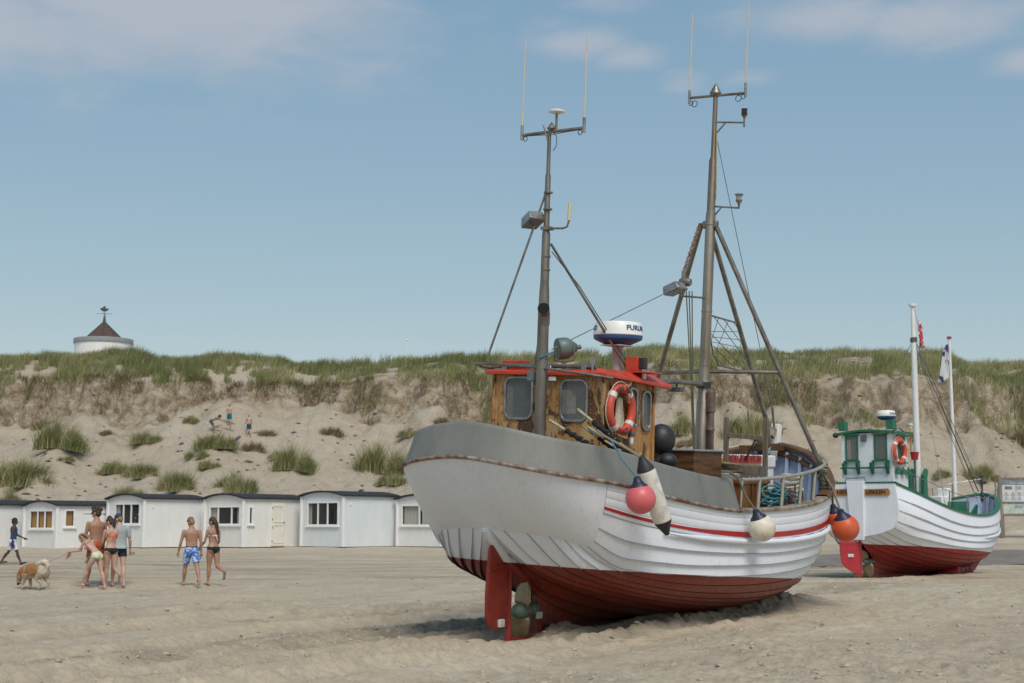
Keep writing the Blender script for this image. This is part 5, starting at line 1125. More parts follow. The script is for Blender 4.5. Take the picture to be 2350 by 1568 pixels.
# wooden bin forward of the wheelhouse, white cool box, handheld float
base = (3.9, -.55, 1.82); t = bt('wooden_bin', base, 'low brown wooden bin with grey lid aft of the main mast', 'bin'); b = MB(base); b.box((3.95, -.62, 2.30), (.95, .85, .9)); b.build('bin', M_BROWN, t, bevel=.01)
b = MB(base); b.box((3.95, -.62, 2.765), (1.02, .92, .03)); b.build('lid', pm('grey_lid', (.30, .32, .34)), t, bevel=.006)
base = (5.95, -.75, 1.82); t = bt('cool_box', base, 'white plastic cool box with metal latch right of the main mast', 'cool box'); b = MB(base); b.box((6.1, -.72, 2.20), (.75, .62, .62)); b.build('box', pm('cool_white', (.72, .73, .74), (.62, .63, .64), 3, .45), t, bevel=.03)
b = MB(base); b.box((6.1, -.72, 2.60), (.80, .67, .22)); b.build('lid', MATS['cool_white'], t, bevel=.03)
b = MB(base); b.tube([(5.70, -.80, 2.66), (5.695, -.82, 2.52), (5.70, -.80, 2.44)], .012, 6); b.build('latch', M_STEEL, t)
base = (5.3, -.62, 2.42); t = bt('float_light', base, 'small yellow and black float light by the cool box', 'light'); b = MB(base); b.lathe([(.03, 0), (.035, .03), (.035, .13), (.05, .14)], base, (0, 0, 1), 12); b.build('stem', M_BLACK, t); b = MB(base); b.lathe([(.05, .14), (.055, .16), (.055, .22), (.03, .25), (.01, .26)], base, (0, 0, 1), 12); b.build('head', tapeY, t)
# ropes and rusty anchors in the waist
r_ = random.Random(11)
base = (5.75, -1.45, 1.84); t = bt('rope_heap', base, 'teal rope heap behind the side rail posts', 'rope'); b = MB(base)
for k in range(26): b.torus((5.7+r_.uniform(-.5, .45), -1.5+r_.uniform(-.16, .16), 1.90+r_.uniform(0, .22)), r_.uniform(.10, .2), .016, (r_.uniform(-.8, .8), r_.uniform(-.8, .8), 1), 18, 5)
b.build('coils', M_TEAL, t)
base = (6.35, -1.2, 1.84); t = bt('rope_coil', base, 'pale rope coil against the blue bow planking', 'rope'); b = MB(base)
for k in range(9): b.torus((6.5, -1.35, 1.95+.05*k), .17+.02*sin(k*2), .024, (.25*sin(k), .25*cos(k), 1), 20, 6)
b.build('coils', M_WROPE, t)
rust = pm('anchor_rust', (.17, .065, .03), (.09, .035, .02), 8, .85, 0, .5)
for k in range(4):
    x = 5.45+.2*k; base = (x, -1.62, 1.84); t = bt('grapnel', base, ('rusty grapnel nearest the after end of the side rail', 'second rusty grapnel behind the side rail posts', 'third rusty grapnel behind the side rail posts', 'rusty grapnel nearest the bow mooring post')[k], 'anchor', 'rusty grapnels behind the rail')
    b = MB(base); b.tube([(x, -1.62, 1.86), (x+.03, -1.60, 2.18+.05*(k % 2))], .018, 6); b.build('shank', rust, t)
    for a in range(4): b = MB(base); ca, sa = cos(a*pi/2+k), sin(a*pi/2+k); b.tube([(x, -1.62, 1.9), (x+.09*ca, -1.62+.09*sa, 1.9), (x+.14*ca, -1.62+.14*sa, 2.02), (x+.13*ca, -1.62+.13*sa, 2.14)], .014, 6); b.build('fluke', rust, t)
base = (8.0, .9, 2.75); t = bt('bow_line', base, 'pale rope lying along the far bow rail', 'rope'); b = MB(base); L_ = H1.line(1.0); pts = [(p[0], p[1]-.05, p[2]+.10) for p in L_[46:64:3]]; b.tube(pts, .028, 8); b.build('line', M_WROPE, t)
base = (8.3, -.2, 2.75); t = bt('lashing_line', base, 'thin blue line stretched across inside the bow', 'rope'); b = MB(base); b.tube([(8.45, -.05, 2.86), (8.0, -.2, 2.72), (7.6, .1, 2.6)], .010, 6); b.tube([(8.45, -.03, 2.84), (8.0, .0, 2.62), (7.7, .3, 2.48)], .010, 6); b.build('line', pm('blue_line', (.35, .5, .55)), t)
# ------------------------------------------------------------------ second boat
B2 = boat_matrix(BOAT2_YAW, R(-1.1), R(.5), BOAT2_POS)
_Q = [
 [(.70,.05,.20),(.75,.06,.2),(1.2,.06,.18),(2.2,.06,.15),(3.8,.06,.12),(5.4,.06,.10),(6.6,.05,.13),(7.3,.04,.30),(7.4,.03,.5)],
 [(.66,.06,.55),(.75,.09,.5),(1.2,.2,.40),(2.2,.33,.26),(3.8,.38,.18),(5.4,.28,.18),(6.6,.18,.26),(7.3,.09,.45),(7.48,.03,.68)],
 [(.3,.06,.85),(.55,.2,.75),(1.2,.4,.57),(2.2,.62,.38),(3.8,.72,.25),(5.4,.56,.27),(6.6,.33,.38),(7.3,.17,.60),(7.55,.03,.85)],
 [(0,.02,1.17),(.5,.42,.92),(1.2,.68,.70),(2.2,.85,.48),(3.8,.95,.32),(5.4,.76,.35),(6.6,.48,.50),(7.3,.26,.75),(7.6,.03,1.0)],
 [(0,.70,1.36),(.5,.93,1.12),(1.2,1.2,.92),(2.2,1.4,.74),(3.8,1.5,.58),(5.4,1.25,.60),(6.6,.80,.78),(7.3,.45,1.0),(7.7,.03,1.3)],
 [(0,1.12,1.54),(.5,1.27,1.38),(1.2,1.47,1.22),(2.2,1.58,1.05),(3.8,1.66,.90),(5.4,1.44,.92),(6.6,.98,1.08),(7.3,.57,1.3),(7.8,.03,1.6)],
 [(0,1.26,2.1),(.5,1.42,1.95),(1.2,1.54,1.75),(2.2,1.62,1.5),(3.8,1.68,1.30),(5.4,1.52,1.35),(6.6,1.10,1.5),(7.3,.68,1.7),(7.9,.03,1.95)],
 [(0,1.17,2.75),(.5,1.33,2.57),(1.2,1.48,2.34),(2.2,1.61,2.06),(3.8,1.68,1.81),(5.4,1.52,1.85),(6.6,1.15,2.1),(7.3,.76,2.27),(8.0,.03,2.42)]]
H2 = Hull(T1, [[_Q[k][j] for k in range(8)] for j in range(9)], 50)
M_HULL2 = mat_hull('hull_paint_far', (.34, .012, .016), .073, 1.05)
M_GREEN = pm('green_paint', (.018, .15, .078), (.014, .11, .06), 4, .4, 0, .1)
M_RED3 = pm('far_rudder_red', (.42, .025, .035), (.32, .02, .03), 4, .45, 0, .15)
boat2 = empty('fishing_boat', B2, 'smaller white and red clinker fishing boat with green trimmed white wheelhouse', 'fishing boat')
def build_boat2():
    b = MB(); e = [H2.line(t)[0] for t in np.linspace(.33, 1, 24)]; poly = [(-p[1], p[2]) for p in e]+[(p[1], p[2]) for p in e[::-1]]
    b.prism([(p[0]*1.012, p[1]) for p in poly], (-.02, 0, 0), (0, 1, 0), (0, 0, 1), (-1, 0, 0), .05); hull = b.build('hull', M_HULL2, boat2, smooth=False); tag(hull, 'flat white transom of the far boat')
    bd = np.linspace(0, 1, 14)
    for s in (1, -1):
        for i in range(13):
            b = MB(); b.grid(H2.strake(bd[i], bd[i+1], .014 if i else 0, .045, s)); b.build('strake', M_HULL2, hull, angle=50)
            if i: b = MB(); b.grid(lap_shade_strip(H2, bd[i]-.014, .045, s, .0045)); b.build('lap_shade', MATS['lap_shade_paint'], hull)  # painted shade line under each lap
        rows = [[sb(p, s) for p in (H2.line(t)-H2.normals(t)*.08)[8:]] for t in (.78, .9, .985)]; b = MB(); b.grid(rows); inn = b.build('inner_planking', M_BLUEW, boat2)
        for k in range(12, 48, 4): q = [Vector(sb((H2.line(t)-H2.normals(t)*.10)[k], s)) for t in (.78, .98)]; b = MB(); b.beam(q[0], q[1], .06, .06, (1, 0, 0)); b.build('frame', M_BLUEW, inn)
        L_ = H2.line(1.0); pts = L_; tg = np.gradient(pts, axis=0); tg[:, 2] = 0; tg /= np.linalg.norm(tg, axis=1)[:, None]; nr = np.stack([-tg[:, 1], tg[:, 0], 0*tg[:, 0]], 1); nr *= np.where(nr[:, 1:2] < -.3, -1, 1)
        rows = [[sb(p+q*o_+np.array([0, 0, z_]), s) for p, q in zip(pts, nr)] for o_, z_ in ((.05, -.02), (.055, .035), (-.10, .045), (-.11, -.02))]; rows.append(rows[0]); b = MB(); b.grid(rows); b.build('cap_rail', M_GREEN, boat2, angle=30)
        p = H2.line(.80); n_ = H2.normals(.80); b = MB(); pp = [sb(q, s) for q in (p+n_*.05)[22:]]; b.tube(pp, [.01+.03*min(1, k/4) for k in range(len(pp))], 8); b.build('rubbing_strake', M_HULL2, hull)
    b = MB(); b.beam((-.01, 1.2, 2.77), (-.01, -1.2, 2.77), .09, .05); b.build('cap_rail', M_GREEN, boat2)
    b = MB(); b.hexa([(-.04, -.20, 1.16), (-.04, .20, 1.16), (-.10, .20, 1.16), (-.10, -.20, 1.16), (-.04, -.27, 2.82), (-.04, .27, 2.82), (-.16, .27, 2.82), (-.16, -.27, 2.82)]); b.build('stern_board', M_HULL2, hull, smooth=False, bevel=.01)
    L_ = H2.line(1.0); b = MB(); b.grid([[(p[0], q*p[1]*.93, 1.70) for q in np.linspace(-1, 1, 5)] for p in L_[1:-3:2]]); b.build('deck', MATS['deck_paint'], boat2)
    b = MB(); b.prism([(.70, .0), (.70, .75), (.5, .88), (.9, .9), (2.2, .35), (5.4, .2), (6.8, .2), (7.3, .36), (7.7, 1.2), (8.02, 2.5), (8.09, 2.46), (7.8, 1.15), (7.45, .3), (7.0, .0)], (0, 0, 0), (1, 0, 0), (0, 0, 1), (0, -1, 0), .10); keel = b.build('keel', M_HULL2, boat2, smooth=False)
    b = MB(); b.beam((.7, 0, .05), (-.05, 0, .05), .10, .07); b.build('heel_bar', M_RED3, keel)
    # name plates
    wood = pm('name_plate_wood', (.40, .19, .05), (.30, .13, .035), 6, .5)
    for s, txt, al in ((-1, 'LØKKEN', 0), (1, 'NEN', .0)):
        y = s*.61; b = MB(); pp = [(-.42, -.09), (-.38, -.10), (.38, -.10), (.42, -.06), (.44, 0), (.42, .06), (.38, .10), (-.38, .085), (-.42, .09)]; b.prism(pp, (-.065, y, 2.50), (0, -1, 0), (0, 0, 1), (-1, 0, 0), .025); pl = b.build('name_plate', wood, boat2, smooth=False)
        v, f = text_vf(txt, .15, .002, .004); b = MB(); off = -.15 if s == 1 else 0; b.add([(-.082-p.z, y-(p.x*1.05-off), 2.50+p.y) for p in v], f); b.build('lettering', M_BLACK, pl, smooth=False)
    # rudder swung to port, propeller
    ca, sa = cos(R(42)), sin(R(42)); dr = Vector((-ca, sa, 0)); b = MB()
    b.prism([(0, .10), (0, 1.10), (.60, 1.13), (.60, .85), (.56, .52), (.45, .38), (.2, .22)], (.05, 0, 0), dr, (0, 0, 1), dr.cross(Vector((0, 0, 1))), .045); r = b.build('rudder', M_RED3, boat2, smooth=False, bevel=.01); tag(r, 'bright red rudder blade')
    b = MB(); b.lathe([(.045, 0), (.035, .2), (.035, 1.0), (.05, 1.02), (.05, 1.16)], (.05, 0, .02), seg=12); b.build('rudder_stock', M_RED3, r)
    b = MB(); c = Vector((.05, 0, .72))+dr*.30+Vector((-.62, -.78, 0))*.03; b.box(c, (.17, .05, .09), (0, 0, atan2(dr.y, dr.x))); b.build('zinc_anode', MATS['zinc'], r, bevel=.01)
    b = MB(); b.beam(Vector((.05, 0, 1.05)), Vector((.05, 0, 1.05))+dr*.6, .07, .05); b.build('rudder_strap', M_RED3, r)
    b = MB(); b.lathe([(.1, -.12), (.12, -.06), (.12, .06), (.1, .12)], (-.05, .05, .08), (0, 1, 0), 14); b.build('heel_roller', M_BROWN, r)
    e_ = MB(); e_.lathe([(0, -.12), (.05, -.10), (.065, 0), (.06, .2), (.08, .22), (.08, .4)], (.35, 0, .53), (1, 0, 0), 14); hub = e_.build('propeller', M_VERDI, boat2)
    for a0 in (R(-28), R(165)):
        P = []
        for i in range(8):
            f = i/7; rr = .06+.40*f; w = .15*sin(pi*min(1, (.2+.8*f)**.85))**.6+.012; P.append([(.36-.25*q*w, -(sin(a0)*rr+cos(a0)*q*w), .53+cos(a0)*rr-sin(a0)*q*w) for q in np.linspace(-1, 1, 6)])
        b = MB(); b.grid(P); o = b.build('blade', M_BRONZE, hub); so = o.modifiers.new('s', 'SOLIDIFY'); so.thickness = .016
    # wheelhouse
    x0, x1, y0, y1, z0, z1 = .75, 1.62, -.72, .92, 1.8, 4.20; b = MB(); H = z1-z0; W = y1-y0; Lx = x1-x0
    wall_with_holes(b, (x0, y1, z0), (0, -1, 0), (0, 0, 1), (-1, 0, 0), W, H, [(y1-.575, 3.78-z0, .36, .66, .01), (y1+.355, 3.78-z0, .36, .66, .01)], .04)
    wall_with_holes(b, (x0, y0, z0), (1, 0, 0), (0, 0, 1), (0, -1, 0), Lx, H, [(.52, 3.72-z0, .32, .66, .01)], .04)
    wall_with_holes(b, (x1, y1, z0), (-1, 0, 0), (0, 0, 1), (0, 1, 0), Lx, H, [(.45, 3.72-z0, .35, .66, .01)], .04)
    wall_with_holes(b, (x1, y0, z0), (0, 1, 0), (0, 0, 1), (1, 0, 0), W, H, [(.42, 3.72-z0, .45, .6, .01), (1.22, 3.72-z0, .45, .6, .01)], .04)
    wh = b.build('wheelhouse', pm('wheelhouse_white', (.74, .77, .80), (.66, .69, .72), 3, .45), boat2, smooth=False); tag(wh, 'white wheelhouse with green window trim')
    for c, u, n in (((x0, .575, 3.78), (0, -1, 0), (-1, 0, 0)), ((x0, -.355, 3.78), (0, -1, 0), (-1, 0, 0)), ((x0+.52, y0, 3.72), (1, 0, 0), (0, -1, 0)), ((x1, y0+.42, 3.72), (0, 1, 0), (1, 0, 0)), ((x1, y0+1.22, 3.72), (0, 1, 0), (1, 0, 0)), ((x1-.45, y1, 3.72), (-1, 0, 0), (0, 1, 0))):
        window(wh, c, u, (0, 0, 1), n, .42, .72, .012, .045, M_GREEN, .035, rivets=False)
        c, u, n = Vector(c), Vector(u), Vector(n); b = MB(); b.beam(c-u*.26+n*.02+Vector((0, 0, .385)), c+u*.26+n*.02+Vector((0, 0, .385)), .06, .04); b.build('window_trim', M_GREEN, wh); b = MB(); b.beam(c-u*.26+n*.03+Vector((0, 0, -.385)), c+u*.26+n*.03+Vector((0, 0, -.385)), .08, .04); b.build('window_trim', M_GREEN, wh); 
    b = MB(); b.box((1.3, -.2, 3.65), (.25, .3, .5)); b.build('console', MATS['cabin_grey'], wh)
    b = MB(); b.box((1.45, .6, 3.6), (.1, .2, .55)); b.build('seat_back', pm('seat_tan', (.4, .33, .25)), wh)
    P = []
    for x in (x0-.10, x1+.16): P.append([(x, y0-.13+(W+.26)*k/8, z1+.02+.09*(1-((k-4)/4)**2)) for k in range(9)])
    for x in (x1+.16, x0-.10): P.append([(x, y0-.13+(W+.26)*k/8, z1-.045+.09*(1-((k-4)/4)**2)) for k in range(9)])
    P.append(P[0]); b = MB(); b.grid(P); 
    for i in (0, 8): b.add([P[j][i] for j in range(4)], [(0, 1, 2, 3)])
    rf = b.build('roof', M_GREEN, boat2, angle=30)
    for y in (y1-.02, y0+.05): b = MB(); b.box((x0+.10, y, z1+.23), (.22, .20, .26)); b.build('light_board', M_GREEN, rf, bevel=.008)
    b = MB(); b.sphere((x0-.05, y1+.15, z1-.03), .08, 12, 8, (1.4, 1, 1)); b.build('horn', M_BLACK, rf)
    b = MB(); b.box((x0-.05, .16, z1-.14), (.09, .15, .20)); b.build('deck_lamp', MATS['lamp_dark'], wh, bevel=.012)
    b = MB(); b.beam((x0-.08, y1+.0, 3.20), (x0-.08, y0+.05, 3.20), .04, .05); b.build('rack_bar', M_GREEN, wh)
    for y in (.80, .36, -.09, -.58): b = MB(); b.hexa([(x0-.002, y-.04, 3.02), (x0-.002, y+.04, 3.02), (x0-.05, y+.04, 3.02), (x0-.05, y-.04, 3.02), (x0-.002, y-.04, 3.38), (x0-.002, y+.04, 3.38), (x0-.15, y+.04, 3.34), (x0-.15, y-.04, 3.34)]); b.build('rack_bracket', M_GREEN, wh, smooth=False)
    b = MB(); b.beam((x0+.05, y0-.07, 3.16), (x1-.05, y0-.07, 3.10), .04, .05); b.build('rack_bar', M_GREEN, wh)
    for x in (x0+.15, x0+.48, x1-.1): b = MB(); b.prism([(-.1, 0), (.1, 0), (.06, .12), (-.02, .22), (-.08, .1)], (x, y0-.08, 3.0), (1, 0, 0), (0, 0, 1), (0, -1, 0), .04); b.build('rack_bracket', M_GREEN, wh, smooth=False)
    b = MB(); b.lathe([(.03, z1), (.03, z1+.45), (.07, z1+.46), (.07, z1+.48)], (1.2, -.32, 0), seg=12); ra = b.build('radar', MATS['grey_post'], boat2)
    b = MB(); b.lathe([(.15, z1+.38), (.24, z1+.42), (.27, z1+.47), (.27, z1+.49)], (1.2, -.32, 0), seg=24); b.build('base_ring', MATS['radar_blue'], ra)
    b = MB(); b.lathe([(.27, z1+.49), (.275, z1+.50), (.262, z1+.60), (.24, z1+.64), (.15, z1+.665), (0, z1+.67)], (1.2, -.32, 0), seg=26); b.build('dome', MATS['radar_white'], ra)
    v, f = text_vf('FURUNO', .085, .001, .003, .02); b = MB(); vs = []
    for p in v: th = -2.45+R(48)+p.x/.27; vs.append((1.2+(.274-.013*(p.y+.045)/.10+p.z)*cos(th), -.32+(.274-.013*(p.y+.045)/.10+p.z)*sin(th), z1+.555+p.y))
    b.add(vs, f); b.build('lettering', MATS['radar_blue'], ra, smooth=False)
    tubep('whip_antenna', [(1.0, .05, z1+.05), (1.0, .05, z1+2.35)], [.012, .006], M_STEEL, rf, 6)
    tubep('roof_rail', [(x0+.1, y0+.02, z1+.05), (x0+.35, y0-.06, z1+.14), (x1-.1, y0-.03, z1-.02)], .02, M_STEEL, rf, 6)
    tubep('stern_handle', [(x0-.35, .62, 2.80), (x0-.35, .60, 2.9), (x0-.35, -.0, 2.92), (x0-.35, -.02, 2.82)], .018, M_STEEL, boat2, 6)
    # mast and rigging
    wp = pm('mast_white', (.74, .75, .74), (.66, .66, .64), 4, .45); b = MB(); b.lathe([(.10, 1.7), (.095, 3.2), (.085, 6.9), (.068, 7.2), (.058, 8.15), (.12, 8.17), (.12, 8.24), (.03, 8.27)], (3.55, 0, 0), (.012, 0, 1), 16); m = b.build('mast', wp, boat2); tag(m, 'stout white mast of the far boat')
    b = MB(); [b.torus((3.64, 0, 7.08+.05*k), .095, .020, (0, .1, 1), 16, 6) for k in range(3)]; b.build('rope_collar', M_GROPE, m)
    for y in (-.22, .22): b = MB(); b.prism([(-.16, 1.7), (.16, 1.7), (.12, 2.9), (.2, 3.12), (.1, 3.2), (-.1, 3.0)], (3.55, y, 0), (1, 0, 0), (0, 0, 1), (0, 1, 0), .09); b.build('tabernacle', M_GREEN, m, smooth=False)
    for p, q, rr in (((3.66, 0, 7.05), (7.6, .0, 2.5), .022), ((3.66, -.05, 7.1), (7.72, -.1, 2.5), .014), ((3.66, .05, 7.0), (7.5, .1, 2.45), .012), ((3.62, -.1, 7.0), (2.2, -1.55, 2.1), .010), ((3.62, .1, 7.0), (2.2, 1.55, 2.1), .010), ((3.62, -.1, 7.0), (4.4, -1.6, 1.9), .008), ((3.64, -.06, 8.1), (3.9, -.1, 7.2), .008), ((3.8, -.1, 6.6), (5.2, -1.5, 1.95), .009)):
        tubep('rigging_wire', [p, q], rr, M_STEEL if rr < .02 else M_GROPE, m, 6)
    # rail wire with stanchions
    L_ = H2.line(1.0); st = []
    for s in (1, -1):
        st = []
        for x in (.9, 2.4, 3.3, 4.6, 5.8, 6.6, 7.2):
            k = int(np.argmax(L_[:, 0] > x)); p = L_[k]; q = (p[0], -(p[1]-.05)*s, p[2]); tubep('stanchion', [q, (q[0], q[1], q[2]+.52)], .02, M_STEEL, boat2, 6); st.append((q[0], q[1], q[2]+.5))
        tubep('rail_wire', [(.05, -1.1*s, 3.28)]+st+[(7.85, 0, 2.9)], .010, M_STEEL, boat2, 5)
    tubep('stem_post', [(7.85, 0, 2.2), (7.88, 0, 2.98)], .04, pm('dark_post', (.05, .05, .055)), boat2, 8)
    b = MB(); b.sphere((7.88, 0, 3.0), .06, 10, 8); b.build('post_knob', MATS['dark_post'], boat2)
    b = MB(); b.box((4.25, -.35, 2.12), (.5, .4, .5)); b.box((4.55, -.35, 2.30), (.22, .36, .62)); b.build('net_hauler', M_WHITE, boat2, bevel=.03)
    b = MB(); b.box((4.85, -.30, 1.95), (1.0, .9, .5)); b.build('hatch', M_GREEN, boat2, bevel=.01)
    b = MB(); b.prism([(0, 0), (.5, 0), (.62, .35), (.55, .38)], (5.4, -.7, 1.72), (1, 0, 0), (0, 0, 1), (0, 1, 0), .06); b.build('net_guide', M_GREEN, boat2, smooth=False)
build_boat2()
lifebuoy((.98, -.80, 3.32), (.98, -.82, 3.66), (0, -1, 0), (1, 0, 0), (0, 0, 1), .315, .068, 'orange lifebuoy on the white green trimmed wheelhouse', None, None, B2)
t = empty('bucket', B2 @ Matrix.Translation((1.75, -.88, 3.42)), 'small red bucket hung beside the white wheelhouse', 'bucket'); b = MB(); b.lathe([(.09, 0), (.13, .22), (.135, .23), (.12, .22), (.085, .02)], (0, 0, 0), seg=16); b.build('pail', M_RED3, t); b = MB(); b.torus((0, 0, .22), .12, .008, (1, 0, 0), 16, 5, 0, pi); b.build('bail', M_STEEL, t)
b = MB(); b.tube([(0, 0, -.9), (0, 0, 0)], .03, 8); b.build('holder_post', M_GREEN, t)
t = empty('marker_pole', B2 @ Matrix.Translation((1.8, -.75, 3.6)), 'short yellow and red pole with white lamp beside the white wheelhouse', 'pole'); b = MB(); b.tube([(0, 0, 0), (.02, 0, .75)], .025, 8); b.build('pole', pm('pole_yellow', (.55, .36, .06), (.4, .06, .05), 2, .5), t); b = MB(); b.lathe([(.03, .75), (.03, .83), (.07, .84), (.07, .87), (0, .89)], (.02, 0, 0), seg=12); b.build('lamp', M_WHITE, t)
def limp_flag(name, M, w, h, m, label, folds=3, kind='flag'):
    t = empty(name, M, label, kind); P = []
    for i in range(15):
        v = i/14; P.append([(.02+w*u*(.35+.5*v), .06*sin(u*6+v*5)*v+.04*sin(u*11+2*v), -h*v-.18*u*h*(1-v*.3)) for u in np.linspace(0, 1, 11)])
    b = MB(); b.grid(P); o = b.build('cloth', m, t); so = o.modifiers.new('s', 'SOLIDIFY'); so.thickness = .008; return t
def flag_mat(name, a, c, sc):
    m, N, L, b_ = nodes(name); v = tcoord(N, L); n = tnoise(N, L, v, sc, 2, .5, .5); L.new(ramp(N, L, n, [(.47, a), (.53, c)]), b_.inputs[0]); b_.inputs['Roughness'].default_value = .8; return m
limp_flag('pennant', B2 @ Matrix.Translation((3.80, -.12, 7.75)), .26, .80, flag_mat('red_white_cloth', (.50, .04, .05), (.6, .58, .56), 5), 'small limp red and white pennant on the far boat mast')
# flagpole ashore behind the second boat
fp = at_y(2192, 1128, 52.0); fz = Z1(fp.x, 52.0); top = at_y(2173.5, 778, 52.0)
t = empty('flagpole', Matrix.Translation((fp.x, 52, fz)), 'slim white flagpole with red cap behind the far boat', 'flagpole'); hgt = top.z-fz; b = MB(); b.lathe([(.085, -.3), (.08, 1), (.05, hgt)], (0, 0, 0), seg=12); b.build('pole', MATS['mast_white'], t)
b = MB(); b.lathe([(.05, hgt), (.10, hgt+.02), (.09, hgt+.07), (0, hgt+.11)], (0, 0, 0), seg=12); b.build('cap', M_RED3, t)
limp_flag('flag', Matrix.Translation((fp.x-.06, 51.93, fz+hgt-.15)) @ Matrix.Rotation(R(188), 4, 'Z'), .5, 1.35, flag_mat('white_navy_cloth', (.60, .61, .62), (.04, .06, .18), 2.2), 'limp white flag with dark marks on the slim flagpole')
# roller block under the bow of the second boat
t = empty('launch_roller', B2 @ Matrix.Translation((4.6, -.5, -.1)), 'red and concrete grey launching block under the far boat bow', 'block')
b = MB(); b.lathe([(.24, -.30), (.27, -.26), (.27, .26), (.24, .30)], (-.42, -.1, .16), (.25, -1, 0), 18); b.build('roller', M_RED3, t)
b = MB(); b.hexa([(-.3, -.28, 0), (.75, -.35, 0), (.75, .25, 0), (-.3, .3, 0), (-.15, -.25, .30), (.75, -.28, .36), (.75, .2, .36), (-.15, .2, .30)]); b.build('block', pm('concrete_red', (.40, .36, .31), (.28, .05, .05), 3, .9, 0, .5, 20, .45, .55), t, smooth=False, bevel=.04)
# ------------------------------------------------------------------ beach huts, tower, poles, notice board
def mat_boards(name, c):
    m, N, L, b = nodes(name); t = N.new('ShaderNodeTexCoord'); s = N.new('ShaderNodeSeparateXYZ'); L.new(t.outputs['Object'], s.inputs[0])
    a = N.new('ShaderNodeMath'); a.operation = 'ADD'; L.new(s.outputs[0], a.inputs[0]); L.new(s.outputs[1], a.inputs[1])
    f = N.new('ShaderNodeMath'); f.operation = 'MULTIPLY'; L.new(a.outputs[0], f.inputs[0]); f.inputs[1].default_value = 1/.105
    fr = N.new('ShaderNodeMath'); fr.operation = 'FRACT'; L.new(f.outputs[0], fr.inputs[0])
    g = maprange(N, L, fr.outputs[0], 0, .12, 0, 1)
    v = tcoord(N, L, (1, 1, .3)); n = tnoise(N, L, v, 2.5, 5, .6)
    col = ramp(N, L, n, [(.35, c), (.75, tuple(x*.90 for x in c))]); L.new(mixc(N, L, maprange(N, L, g, 0, 1, .35, 0), col, tuple(x*.6 for x in c)), b.inputs[0])
    b.inputs['Roughness'].default_value = .5; bump(N, L, b, g, .6, .012); return m
M_BOARD = mat_boards('white_boarding', (.77, .775, .765)); M_TRIM = pm('white_trim', (.80, .80, .79), (.74, .74, .72), 4, .45); M_FELT = pm('roofing_felt', (.020, .021, .024), (.034, .035, .038), 5, .85, 0, .3)
M_HGLASS = mat_glass('hut_glass', (.05, .055, .06), .28); M_CURT = pm('amber_curtain', (.60, .36, .10), (.48, .26, .06), 3, .8, stretch=(14, 14, .4)); M_WCURT = pm('white_curtain', (.66, .64, .57), (.55, .53, .47), 3, .8, stretch=(14, 14, .4))
M_HDARK = pm('hut_interior', (.11, .095, .085), (.07, .06, .055), 2, .9)
M_BOARD_B = mat_boards('bluish_white_boarding', (.70, .745, .765)); M_BOARD_C = mat_boards('cream_white_boarding', (.775, .765, .72)); M_BOARD_D = mat_boards('greyed_white_boarding', (.71, .715, .71))
def curtain(parent, p0, u, w, h, m):
    p0, u = Vector(p0), Vector(u); n = 26; nrm = u.cross(Vector((0, 0, 1)))
    P = [[p0+u*(w*k/n)+nrm*.025*sin(k*2.1)+Vector((0, 0, z)) for k in range(n+1)] for z in (0, h)]; b = MB(); b.grid(P); b.build('curtain', m, parent)
